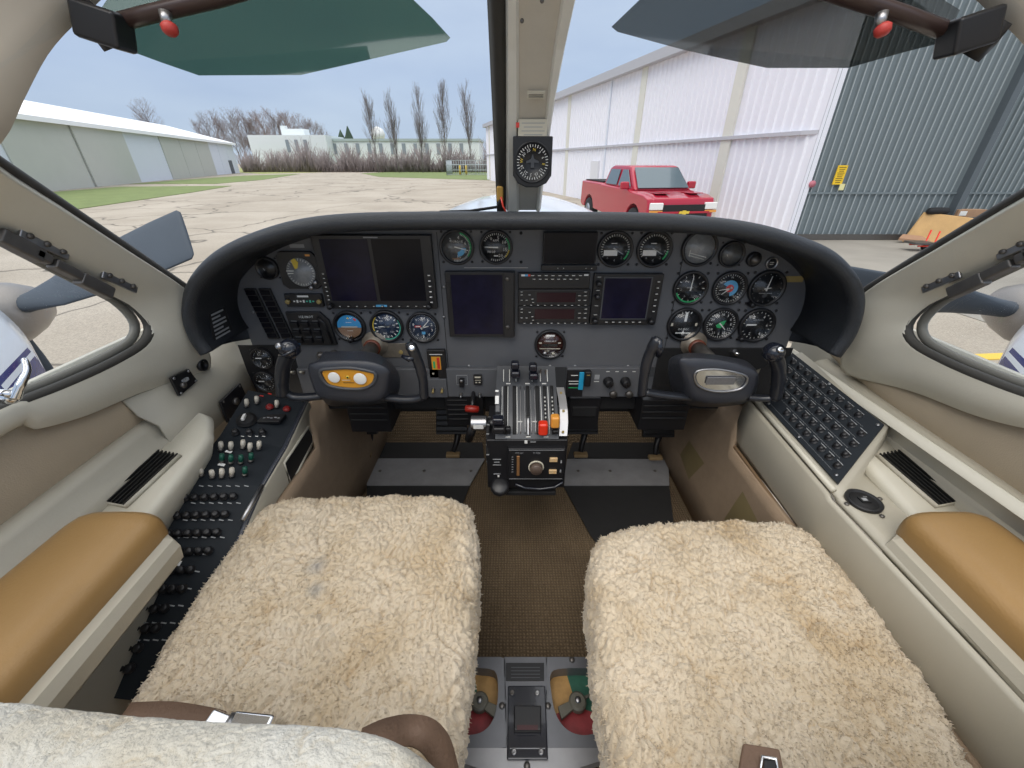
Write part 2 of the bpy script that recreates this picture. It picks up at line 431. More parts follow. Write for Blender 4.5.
b = MB(); q = A + d * wallx(232, 171) + nrm * .1
b.box((q.x, q.y, GZ + 1.1), (.15, 1.1, 2.2), mat('dark_door', (.12, .13, .15), .6)); b.build('door', hang)

# ---- right white hangar
def rib_wall(p0, p1, z0, z1, m, pitch, depth, nout, ribw=.25):
    """corrugated wall with true ribs"""
    b = MB(); p0, p1 = Vector(p0), Vector(p1); L = (p1 - p0).length; n = max(2, int(L / pitch)); dd = (p1 - p0).normalized()
    nout = Vector(nout); top = []; bot = []
    for i in range(n):
        s = L * i / n; w = L / n
        for (f, o) in ((0, 0), (1 - ribw - .1, 0), (1 - ribw, depth), (.95, depth), (1, 0)):
            q = p0 + dd * (s + w * f) + nout * o; bot.append(Vector((q.x, q.y, z0))); top.append(Vector((q.x, q.y, z1)))
    b.grid([bot, top], m, smooth=False)
    return b
Cn = P(784, 241, z=GZ)
wd = Vector((-.251, 1, 0)).normalized(); wn = Vector((-wd.y, wd.x, 0))      # wn faces the apron (-x)
WPL = (Cn, wn)
zroof = P(680, 55, pl=WPL).z
zband = P(640, 145.5, pl=WPL).z
Le = 46.5
M_ww = mat('white_hangar_siding', (.84, .84, .90), .5)
M_wc = mat('cream_post', (.70, .69, .62), .6)
h2 = thing('hangar', Cn, 'tall white corrugated hangar wall behind the red pickup truck', 'building')
Cf = Cn + wd * Le
rib_wall(Cn, Cf, GZ, zband, M_ww, .33, .05, wn).build('lower_siding', h2)
rib_wall(Cn, Cf, zband + .06, zroof, M_ww, .33, .05, wn).build('upper_siding', h2)
b = MB(); b.prism([Cn - wn * .02, Cf - wn * .02, Cf - wn * .3, Cn - wn * .3], (0, 0, zroof - GZ), M_ww); b.build('wall_core', h2)
b = MB()
b.prism([Cn + wn * .0 + Vector((0, 0, zband - GZ)), Cf + Vector((0, 0, zband - GZ)), Cf + wn * .14 + Vector((0, 0, zband - GZ)), Cn + wd * .4 + wn * .14 + Vector((0, 0, zband - GZ))], (0, 0, .1), mat('band_grey', (.5, .5, .54), .5))
b.build('belt_rail', h2)
for px, py in ((735, 130), (643, 120), (609, 130), (571, 120), (490, 140)):
    q = P(px, py, pl=WPL); w = .45 if px != 609 else .12
    b = MB(); q = Vector((q.x, q.y, GZ))
    b.prism([q + wn * .09, q + wd * w + wn * .09, q + wd * w + wn * .02, q + wn * .02], (0, 0, zroof - GZ), M_wc if px != 609 else M_hw); b.build('corner_post' if px == 490 else 'pilaster', h2)
b = MB(); r0, r1 = Cn - wd * .3 + wn * .35, Cf + wd * .5 + wn * .35
b.prism([Vector((q.x, q.y, zroof)) for q in (r0, r1, r1 - wn * 14, r0 - wn * 14)], (0, 0, .35), mat('roof_edge_grey', (.45, .45, .48), .5)); b.build('roof', h2)
b = MB(); b.prism([Vector((q.x, q.y, GZ)) for q in (Cf, Cf - wn * 12, Cf - wn * 12 - wd * .2, Cf - wd * .2)], (0, 0, zroof - GZ), M_ww); b.build('end_wall', h2)
q = P(600, 165, pl=WPL); b = MB(); q = Vector((q.x, q.y, GZ))
b.prism([q + wn * .1, q + wd * 1.0 + wn * .1, q + wd * 1.0, q], (0, 0, 2.1), mat('door_offwhite', (.72, .72, .75), .5)); b.build('door', h2)
# grey doors
gY = Cn.y
M_gd = mat('grey_green_door_steel', (.165, .20, .215), .45, noise_amt=.05, noise_scale=.6)
M_gdl = mat('door_rib_light', (.34, .38, .39), .4)
gx1 = P(938, 240, y=gY).x
def greydoor(x0, x1, y, lab, extra=False):
    t = thing('hangar_door', (x0, y, GZ), lab, 'hangar door', 'grey corrugated hangar doors')
    rib_wall((x0, y, 0), (x1, y, 0), GZ, zroof + 1, M_gd, .19, .04, (0, -1, 0), .2).build('door_skin', t)
    b = MB(); b.box(((x0 + x1) / 2, y + .07, (GZ + zroof + 1) / 2), (x1 - x0, .1, zroof + 1 - GZ), M_gd); b.build('door_core', t)
    b = MB(); n = int((x1 - x0) / .19)
    for i in range(n):
        xx = x0 + (x1 - x0) * (i + .875) / n
        b.box((xx, y - .048, (GZ + zroof + 1) / 2), (.026, .02, zroof + 1 - GZ), M_gdl)
    b.build('rib_caps', t)
    b = MB(); b.box(((x0 + x1) / 2, y - .05, P(800, 193, y=y).z), (x1 - x0, .03, .05), M_gd)
    b.box(((x0 + x1) / 2, y - .05, GZ + .1), (x1 - x0, .06, .16), M_steel); b.build('rail', t)
    if extra:
        b = MB(); b.box((x0 + .04, y - .07, (GZ + zroof) / 2), (.12, .1, zroof - GZ), M_gd); b.build('edge_channel', t)
    return t
greydoor(Cn.x + .03, gx1, gY + .15, 'wide grey-green ribbed hangar door with a yellow notice on it', True)
greydoor(gx1 + .1, gx1 + 16, gY + 1.2, 'set-back ribbed hangar door right of the wide one, beyond the plywood')
b = MB(); b.box((gx1 + .05, gY + .6, (GZ + zroof) / 2), (.18, 1.4, zroof - GZ + 1), mat('door_jamb', (.10, .12, .135), .6)); struct(b.build('trim_1'))
fr = FR(P(840, 175, y=gY + .07))
t = thing('notice_sign', fr.translation, 'yellow notice with dark lines of print on the grey hangar door', 'sign')
b = MB(fr); b.box((0, 0, 0), (.27, .48, .02), mat('sign_yellow', (.85, .55, .02), .5)); b.build('sign_plate', t)
b = MB(fr)
for i in range(9): b.rect((0, .19 - i * .047), .2 - (i % 3) * .03, .016, .0115, M_black)
b.build('print', t)
b = MB(FR(P(841, 187, y=gY + .06))); b.box((.02, 0, 0), (.14, .16, .02), mat('tag_pale_yellow', (.75, .7, .35), .6)); tag(b.build('paper_tag'), 'small pale yellow tag under the yellow notice', 'tag')
b = MB(FR(P(812, 184, y=gY + .06))); b.lathe([(.09, 0), (.09, .03)], (0, 0, 0), mat('faded_red', (.5, .16, .2), .6), 16); tag(b.build('round_marker'), 'small faded red round marker left of the yellow notice', 'marker')

# ---- plywood and junk
pY = 11.6
t = thing('plywood_sheet', P(945, 243, z=GZ), 'bare plywood sheet leaning low in front of the grey hangar door', 'plywood')
b = MB(); M_ply = mat('plywood', (.55, .34, .14), .7, noise_amt=.25, noise_scale=3)
c0, c1 = P(903, 242, z=GZ), P(992, 247, z=GZ); c2 = P(1000, 222, y=c1.y + .2); c3 = P(925, 213, y=c0.y + .12)
pY = c0.y - .35
b.prism([c0, c1, c2, c3], (0, .05, .02), M_ply); b.build('board', t)
b = MB(); b.prism([P(899, 238, y=pY + .1), P(958, 245, y=pY + .1), P(960, 240, y=pY + .25), P(903, 234, y=pY + .25)], (0, 0, -.06), mat('brown_board', (.38, .22, .13), .8)); tag(b.build('timber_plank'), 'brown timber plank along the foot of the plywood sheet', 'plank')
bx = P(968, 213, y=pY + .45)
b = MB(); b.box(bx, (.8, .22, .2), mat('cardboard', (.36, .22, .13), .8, noise_amt=.2, noise_scale=6)); b.box(bx + Vector((-.25, -.115, .0)), (.2, .01, .12), M_mark); tag(b.build('cardboard_box', bevel=.02), 'crushed brown cardboard box on top of the plywood sheet', 'box')
bx = P(938, 211, y=pY + .42)
b = MB(); b.lathe([(.05, -.3), (.09, -.25), (.10, 0), (.09, .25), (.05, .3)], bx, M_blackm, 16, (1, 0, 0)); tag(b.build('rolled_cover'), 'black rolled cover beside the cardboard box on the plywood', 'roll')
t = thing('hand_cart', P(934, 252, z=GZ), 'small red and grey hand cart at the foot of the plywood', 'cart')
q = P(934, 252, z=GZ)
b = MB(); b.tube([q + Vector((-.5, 0, .15)), q + Vector((-.1, 0, .15)), q + Vector((.0, .1, .5))], .02, M_redk, 8); b.tube([q + Vector((-.5, .25, .15)), q + Vector((-.1, .25, .15)), q + Vector((.0, .35, .5))], .02, M_redk, 8); b.build('frame', t)
b = MB(); b.box(q + Vector((-.4, .12, .22)), (.5, .35, .05), M_steel); b.build('deck', t)
for i in (0, 1): b = MB(); b.lathe([(.1, -.03), (.1, .03)], q + Vector((-.05, .25 * i, .1)), M_blackm, 14, (0, 1, 0)); b.build('wheel', t)

# ---- red pickup
def truck():
    O = Vector((3.8, 12.15, GZ)); hd = Vector((.17, -.985, 0)).normalized(); rt = Vector((-hd.y, hd.x, 0))  # rt: toward +x side
    M = Matrix((rt, hd, Vector((0, 0, 1)))).transposed().to_4x4(); M.translation = O; M = M @ Matrix.Diagonal((1.05, 1.03, 1.06, 1))
    # local: x 0..2 (0 = side nearest camera-left), y 0 at front going negative to the tail, z up
    red = mat('truck_red', (.42, .012, .035), .25, coat=.6); gl = mat('truck_glass', (.10, .14, .16), .1, coat=.5)
    t = thing('pickup_truck', O, 'red crew-cab pickup truck parked beside the white hangar', 'truck')
    W = 1.98
    def loft(secs, nm, m, bev=.05):   # secs: list of (x, profile [(y,z)])
        b = MB(M); b.grid([[Vector((x, yy, zz)) for yy, zz in pr] for x, pr in secs], m, True, closed=True)
        n = len(secs[0][1]); k = b.mi(m)
        b.f.append(list(range(n - 1, -1, -1))); b.m.append(k); b.sm.append(False)
        q = (len(secs) - 1) * n; b.f.append(list(range(q, q + n))); b.m.append(k); b.sm.append(False)
        return b.build(nm, t, bevel=bev)
    def arch(yc, r, z0):
        return [(yc + r * math.cos(a), max(z0, .42 + r * math.sin(a))) for a in [PI * i / 8 for i in range(9)]]
    prof = [(0, .55), (.0, .95), (-.06, 1.12), (-.5, 1.2), (-1.35, 1.24), (-1.5, 1.28), (-3.7, 1.32), (-3.75, 1.34), (-5.75, 1.36), (-5.8, .6), (-5.6, .5)]
    prof += [(y, z) for y, z in reversed(arch(-4.85, .5, .5))] + [(-2, .4)] + [(y, z) for y, z in reversed(arch(-1.0, .5, .5))] + [(-.3, .5)]
    inn = [(y * .99 - .02, z) for y, z in prof]
    nose = [(y - (.12 if y > -.3 else 0), z - (.03 if z > 1 else 0)) for y, z in prof]
    loft([(0, nose), (.12, prof), (W - .12, prof), (W, nose)], 'body', red, .03)
    cab = lambda i: [(-1.25 - i * 2.2, 1.24), (-1.95 - i, 1.83), (-2.2, 1.87), (-3.3, 1.87), (-3.55 + i, 1.80), (-3.75 + i * .4, 1.3)]
    loft([(.1, cab(0)), (.3, [(y, z) for y, z in cab(0)]), (W - .3, cab(0)), (W - .1, cab(0))], 'cab', red, .06)
    # taper the cab
    cabo = t.children[-1]
    inv = M.inverted()
    for v in cabo.data.vertices:
        l = inv @ v.co
        k = max(0, (l.z - 1.3) / .55) * .13
        l.x = l.x + k * (1 if l.x < 1 else -1); v.co = M @ l
    def pane(pts, nm, e=(0, 0, .01)):
        b = MB(M); b.prism(pts, e, gl); return b.build(nm, t)
    pane([(.2, -1.27, 1.29), (W - .2, -1.27, 1.29), (W - .3, -1.88, 1.80), (.3, -1.88, 1.80)], 'windshield', (0, .02, .02))
    for x, s_ in ((.085, -1), (W - .085, 1)):
        X = lambda z: x - s_ * (max(0, (z - 1.3) / .55) * .13)
        for (ya, yb, yc, yd) in ((-1.55, -2.45, -2.4, -2.05), (-2.6, -3.5, -3.35, -2.6)):
            pane([(X(1.34), ya, 1.34), (X(1.34), yb, 1.34), (X(1.76), yc, 1.76), (X(1.76), yd, 1.76)], 'side_window', (s_ * .02, 0, 0))
        b = MB(M); b.box((x + s_ * .16, -1.6, 1.36), (.26, .12, .2), red); b.build('mirror', t, bevel=.04)
        b = MB(M); b.box((x + s_ * .06, -2.3, 1.12), (.03, .2, .04), red); b.box((x + s_ * .06, -3.4, 1.12), (.03, .2, .04), red); b.build('door_handle', t)
    b = MB(M); b.box((W / 2, .0, .88), (1.35, .08, .17), M_blackm); b.box((W / 2, .02, .68), (1.4, .08, .14), M_blackm); b.box((W / 2, .03, .78), (1.5, .08, .05), red); b.build('grille', t)
    for x in (.2, W - .2):
        b = MB(M); b.box((x, -.0, .93), (.36, .1, .17), M_white); b.build('headlight', t, bevel=.02)
        b = MB(M); b.box((x, .01, .80), (.34, .08, .06), M_orgk); b.build('turn_signal', t)
    b = MB(M); b.box((W / 2, .06, .5), (W - .06, .16, .22), red); b.build('bumper', t, bevel=.04)
    b = MB(M); w = .13; b.prism([(W / 2 - w, .075, .81), (W / 2 - .05, .075, .81), (W / 2 - .05, .075, .83), (W / 2 + .05, .075, .83), (W / 2 + .05, .075, .81), (W / 2 + w + .02, .075, .81), (W / 2 + w, .075, .75), (W / 2 + .05, .075, .75), (W / 2 + .05, .075, .73), (W / 2 - .05, .075, .73), (W / 2 - .05, .075, .75), (W / 2 - w - .02, .075, .75)], (0, .02, 0), M_yellow); b.build('emblem', t)
    b = MB(M); b.box((W / 2, -4.75, 1.33), (W - .25, 1.85, .12), M_blackm); b.build('bed_floor', t)
    b = MB(M); b.box((.5, -.75, 1.222), (.4, .9, .02), red); b.box((W - .5, -.75, 1.222), (.4, .9, .02), red); b.build('hood_ridges', t, bevel=.012)
    for x in (.12, W - .12):
        for y in (-1.0, -4.85):
            b = MB(M); b.lathe([(.2, -.13), (.38, -.13), (.4, -.09), (.4, .09), (.38, .13), (.2, .13)], (x, y, .42), M_blackm, 24, (1, 0, 0)); w_ = b.build('wheel', t)
            b = MB(M); b.lathe([(.22, -.14), (.23, .14)], (x, y, .42), M_alu, 12, (1, 0, 0)); b.build('rim', w_)
truck()

# ---- far background
def bare_tree(base, h, spread, nm_label, seed, dens=5, col=(.16, .13, .12), parent=None, upb=.6):
    rnd = random.Random(seed); b = MB(); m = mat('bark_%d' % int(col[0] * 100), col, .9)
    def br(p, dr, L, r, lev):
        n = 5; wob = .04 if lev == 0 else .12; pts = [p]; rad = [r]; q = p.copy(); dd = dr.copy()
        for i in range(n):
            dd = (dd + Vector((rnd.uniform(-wob, wob), rnd.uniform(-wob, wob), rnd.uniform(-.02, .12) * upb))).normalized()
            q = q + dd * (L / n); pts.append(q.copy()); rad.append(r * (1 - .8 * (i + 1) / n))
        b.tube(pts, rad, m, 3)
        if lev < 3:
            k = dens if lev else dens * 7
            for i in range(k):
                f = rnd.uniform(.18 if lev == 0 else .2, .98); s = pts[min(n - 1, int(f * n))].lerp(pts[min(n, int(f * n) + 1)], f * n % 1)
                a = rnd.uniform(0, 2 * PI); o = Vector((math.cos(a), math.sin(a), 0)) * spread
                nd = (dd * .7 + Vector((0, 0, upb)) + o).normalized()
                br(s, nd, L * (.42 if lev == 0 else .5) * (1.15 - f * .6), r * .38, lev + 1)
    br(Vector(base), Vector((0, 0, 1)), h, h * .010, 0)
    return b.build('bare_tree')
BY = 92
popl = [(369, 106, 'leftmost'), (391, 104, 'second from the left'), (416, 100, 'middle'), (441, 97, 'fourth from the left'), (468, 99, 'rightmost, beside the windshield post')]
for i, (px, py, w) in enumerate(popl):
    top = P(px, py, y=BY); o = bare_tree((top.x, BY, GZ), top.z - GZ, .55, '', i + 3, 6, (.24, .21, .205), upb=1.0)
    tag(o, 'tall narrow bare poplar beyond the apron, %s of the five' % w, 'tree', 'bare poplars beyond the apron')
far = [(205, 121, 1.0, 'leafless tree close behind the end of the long low hangar'), (228, 117, 1.0, 'spreading leafless tree between the low hangar and the white factory'), (262, 120, .9, 'reddish bare tree standing behind the left end of the factory'), (290, 122, .9, 'rounded bare tree behind the factory roof, right of the reddish one'), (145, 108, 1.0, 'bare treetop showing above the white hangar roof'), (322, 128, .8, 'low bare tree behind the roof edge of the factory')]
for i, (px, py, sp_, lab) in enumerate(far):
    top = P(px, py, y=150); o = bare_tree((top.x, 150, GZ), (top.z - GZ), sp_, '', i + 40, 7, (.30, .22, .20) if i in (2, 3) else (.27, .235, .23), upb=.5)
    tag(o, lab, 'tree')
wood = [(197, 126), (212, 119), (220, 124), (236, 122), (243, 118), (250, 124), (255, 118), (271, 117), (278, 121), (284, 118), (298, 121), (306, 125), (313, 128)]
protos = [bare_tree((0, 0, 0), 20.0, .9, '', 70 + i, 7, (.29, .23, .21), upb=.5) for i in range(3)]
for i, (px, py) in enumerate(wood):
    top = P(px, py, y=165); o = protos[i] if i < 3 else protos[i % 3].copy()
    if i >= 3: COL.objects.link(o)
    o.location = (top.x, 165, GZ); k_ = (top.z - GZ) / 20.0; o.scale = (k_, k_, k_); o.rotation_euler.z = i * 1.7
    tag(o, 'one of the leafless trees in the brownish wood behind the white factory', 'tree', 'leafless wood behind the factory')
for i, (px, py) in enumerate(((340, 130), (347, 127))):
    top = P(px, py, y=150); b = MB(); h = top.z - GZ
    b.lathe([(.1, 0), (2.2, h * .25), (1.9, h * .6), (.9, h * .85), (.1, h)], (top.x, 150, GZ), mat('evergreen', (.045, .075, .05), .9), 9)
    o = b.build('evergreen_tree')
    for v in o.data.vertices: v.co += Vector(noise.noise_vector(v.co * .7)) * .7
    tag(o, 'dark evergreen behind the factory roof, %s of the close pair' % ('left' if i == 0 else 'right'), 'tree')
# factory
FY = 118
t = thing('factory_building', (P(360, 165, y=FY).x, FY, GZ), 'long low white factory behind the bare hedge', 'building')
fa = P(247, 135, y=FY - 6); fb = P(325, 135, y=FY - 6); fc = P(482, 148, y=FY + 8)
M_fw = mat('factory_white', (.74, .78, .78), .7); M_fd = mat('factory_window', (.26, .30, .33), .4)
b = MB(); b.box(((fa.x + fb.x) / 2, FY, (fa.z + GZ) / 2), (fb.x - fa.x, 12, fa.z - GZ), M_fw); b.build('front_block', t)
b = MB(); zt = P(400, 141, y=FY - 2).z; b.box(((fb.x + fc.x) / 2, FY + 5, (zt + GZ) / 2), (fc.x - fb.x, 14, zt - GZ), M_fw); b.build('rear_block', t)
b = MB(); b.box(((fb.x + fc.x) / 2, FY + 5, zt + .25), (fc.x - fb.x + .6, 14.6, .5), mat('factory_roof', (.40, .47, .46), .6)); b.build('roof', t)
for i in range(12):
    q = P(335 + i * 11.5, 149, y=FY - 2.05); b = MB(); b.box((q.x, FY - 2.05, q.z), (.9, .1, 2.4), M_fd); b.build('window', t)
for i in range(3):
    q = P(288 + i * 9, 146, y=FY - 6.05); b = MB(); b.box((q.x, FY - 6.05, q.z), (.8, .1, 2.6), M_fd); b.build('window', t)
b = MB(); q = P(297, 133, y=FY); b.box((q.x, FY, q.z), (5, 3, 1.6), M_fw); b.box((q.x - 3, FY, q.z + .4), (1.2, 1.2, 2.2), M_fw); b.build('rooftop_unit', t)
b = MB(); q = P(378, 134.5, y=140); b.lathe([(.3, -8), (.3, -2), (1.6, -1.2), (2.1, 0), (1.6, 1.3), (.3, 2)], q, M_white, 16); tag(b.build('water_tower'), 'small white water tower behind the factory roof', 'tower')
# hedge (twigs)
b = MB(); rnd = random.Random(5); M_tw = mat('twigs', (.29, .245, .235), .95)
for i in range(5200):
    px = rnd.uniform(242, 500); yy = rnd.uniform(96, 106); x0 = P(px, 166, y=yy).x
    h = rnd.uniform(1.2, 5.4) * (.8 + .8 * noise.noise(Vector((px * .07, 0, 0)))); a = rnd.uniform(-.45, .45)
    p0 = Vector((x0, yy, GZ)); p1 = p0 + Vector((a * h * .5, rnd.uniform(-.4, .4), h * .6)); p2 = p0 + Vector((a * h + rnd.uniform(-.4, .4), rnd.uniform(-.6, .6), h))
    b.tube([p0, p1, p2], [.07, .05, .015], M_tw, 3)
tag(b.build('hedge'), 'tangled brown leafless hedge in front of the white factory', 'hedge', kind='stuff')
# fenced enclosure + bollards
t = thing('chainlink_enclosure', P(467, 174, z=GZ), 'grey chain-link enclosure beside the far corner of the white hangar', 'fence')
e0, e1 = P(447, 175.5, z=GZ), P(500, 175.5, z=GZ); eh = 2.2
M_fn = mat('fence_grey', (.42, .46, .48), .6)
for k, (p, q) in enumerate(((e0, e1), (e0 + Vector((0, 7, 0)), e1 + Vector((0, 7, 0))), (e0, e0 + Vector((0, 7, 0))))):
    b = MB(); n = 22
    for i in range(n + 1):
        r = p.lerp(q, i / n); b.cyl((r.x, r.y, GZ), (r.x, r.y, GZ + eh), .05 if i % 6 == 0 else .025, M_fn, n=4)
    for zz in (.1, eh * .35, eh * .7, eh): b.cyl((p.x, p.y, GZ + zz), (q.x, q.y, GZ + zz), .03, M_fn, n=4)
    b.build('mesh_panel', t)
for i, px in enumerate((461, 467)):
    q = P(px, 175.2, z=GZ); b = MB(); b.lathe([(.16, 0), (.16, 1.35), (.1, 1.45), (.02, 1.5)], (q.x, q.y - 1.0, GZ), mat('bollard_yellow', (.75, .5, .05), .5), 12)
    tag(b.build('bollard'), '%s yellow bollard in front of the chain-link enclosure' % ('left' if i == 0 else 'right'), 'bollard')

# ==================================================================== THE AIRCRAFT OUTSIDE
M_paint = mat('aircraft_white', (.72, .76, .82), .25, coat=.5)
M_navy = mat('aircraft_navy', (.02, .03, .16), .25, coat=.5, noise_amt=.3, noise_scale=6)
b = MB(); rows = []
for (Y, zt, W, H) in ((1.28, -.145, .60, .55), (1.4, -.14, .60, .56), (1.8, -.132, .57, .55), (2.2, -.142, .52, .52), (2.6, -.20, .43, .44), (3.0, -.34, .31, .33), (3.3, -.46, .18, .2), (3.42, -.56, .05, .08)):
    r = []
    for i in range(48):
        a = 2 * PI * i / 48; c, s = math.cos(a), math.sin(a)
        r.append(Vector((W * math.copysign(abs(c) ** .8, c), Y, zt - H + H * math.copysign(abs(s) ** .8, s))))
    rows.append(r)
b.grid(rows, M_paint, True, closed=True); tag(b.build('aircraft_nose'), 'white rounded nose of the aircraft ahead of the windshield', 'aircraft nose')
def engine(s):
    hub = Vector((s * 2.17, 1.62, -.56))
    t = thing('engine_nacelle', hub, 'white and navy engine nacelle with grey propeller outside the %s side window' % SIDE[s], 'engine', 'wing engines')
    b = MB(); rows = []; rowsb = []
    for (Y, W, H, zc) in ((1.47, .14, .14, -.56), (1.45, .25, .25, -.62), (1.38, .33, .34, -.70), (1.2, .39, .41, -.76), (.6, .41, .44, -.80), (-.6, .41, .44, -.82)):
        rows.append([Vector((hub.x + W * math.cos(2 * PI * i / 120), Y, zc + H * math.sin(2 * PI * i / 120))) for i in range(120)])
    b.grid(rows, M_paint, True, closed=True); k = b.mi(M_navy); kl = b.mi(M_white)
    for i, f in enumerate(b.f):
        zz = sum(b.v[q].z for q in f) / 4; yy = sum(b.v[q].y for q in f) / 4
        if zz < -.665 or -.645 < zz < -.63: b.m[i] = k
    b.f.append(list(range(119, -1, -1))); b.m.append(0); b.sm.append(False); b.build('cowling', t)
    b = MB(); b.lathe([(.13, -.12), (.13, .0), (.11, .07), (.08, .13), (.03, .17), (.005, .18)], hub, mat('spinner_grey', (.33, .30, .27), .35, metal=.4), 32, (0, 1, 0)); b.build('spinner', t)
    M_bl = mat('propeller_grey', (.072, .088, .108), .6, spec=.25, noise_amt=.12, noise_scale=6)
    a0 = {-1: math.atan2(.355, 1.0), 1: math.atan2(.13, -1.0)}[s]
    for k in range(3):
        a = a0 + k * 2 * PI / 3
        e = Vector((math.cos(a), 0, math.sin(a))); c = Vector((-math.sin(a), 0, math.cos(a))); yv = Vector((0, 1, 0))
        if s == -1 and k == 0: Lb = .95
        else: Lb = 1.08
        rows = []
        for (f, w, th, tw) in ((.08, .035, .035, 70), (.2, .06, .03, 55), (.35, .085, .02, 42), (.6, .10, .014, 34), (.85, .10, .010, 28), (.985, .098, .006, 27), (1.0, .085, .004, 27)):
            tr = math.radians(tw); cd = c * math.cos(tr) + yv * math.sin(tr) * (1); nd = e.cross(cd)
            p = hub + e * (Lb * f)
            rows.append([p + cd * (w * math.cos(q)) + nd * (th * math.sin(q)) for q in [2 * PI * i / 16 for i in range(16)]])
        b = MB(); b.grid(rows, M_bl, True, closed=True); kk = b.mi(M_bl)
        b.f.append(list(range((len(rows) - 1) * 16, len(rows) * 16))); b.m.append(kk); b.sm.append(False)
        b.build('propeller_blade', t)
engine(-1); engine(1)

# ==================================================================== CABIN SHELL
YG = .74   # glareshield lip
YP = .86   # instrument panel face
FZ = -.90  # cabin floor
wo_px = [(104, 288), (130, 303), (147, 324), (142, 343), (112, 362), (60, 386), (0, 410)]
WIN = [P(x, y, x=-.705) for x, y in wo_px] + [Vector((-.705, .28, -.275)), Vector((-.705, .2, -.22)), Vector((-.70, .18, -.05)), Vector((-.685, .24, .03)), Vector((-.68, .38, .06)), Vector((-.685, .47, .015))] + [P(x, y, x=-.70) for x, y in ((0, 231), (50, 259))]
OUT = [P(-0, 165, x=-.62), P(60, 205, x=-.633), P(120, 245, x=-.646), P(186, 290, x=-.66), P(188, 310, x=-.668), P(195, 335, x=-.68), P(206, 352, x=-.69), P(200, 372, x=-.715), P(143, 387, x=-.72), P(83, 411, x=-.715), P(33, 424, x=-.712), P(0, 426, x=-.712),
       Vector((-.715, .2, -.34)), Vector((-.72, .02, -.34)), Vector((-.70, .0, .0)), Vector((-.6, .05, .18)), Vector((-.55, .38, .2)), Vector((-.545, .47, .1)), Vector((-.58, .48, .05)), Vector((-.60, .49, .03))]
def ang_sample(loop, c, n):
    L = spline(loop, 10, True); A = sorted([(math.atan2(p.z - c.z, p.y - c.y), p) for p in L], key=lambda q: q[0]); out = []
    for i in range(n):
        a = -PI + 2 * PI * i / n
        k = next((j for j, q in enumerate(A) if q[0] > a), 0); a1, p1 = A[k]; a0, p0 = A[k - 1]
        da = (a1 - a0) % (2 * PI); f = ((a - a0) % (2 * PI)) / max(1e-6, da); out.append(p0.lerp(p1, min(1, f)))
    return out
wc = sum(WIN, Vector()) / len(WIN); wc = Vector((-.7, .46, -.13))
RW, RO = ang_sample(WIN, wc, 160), ang_sample(OUT, wc, 160)
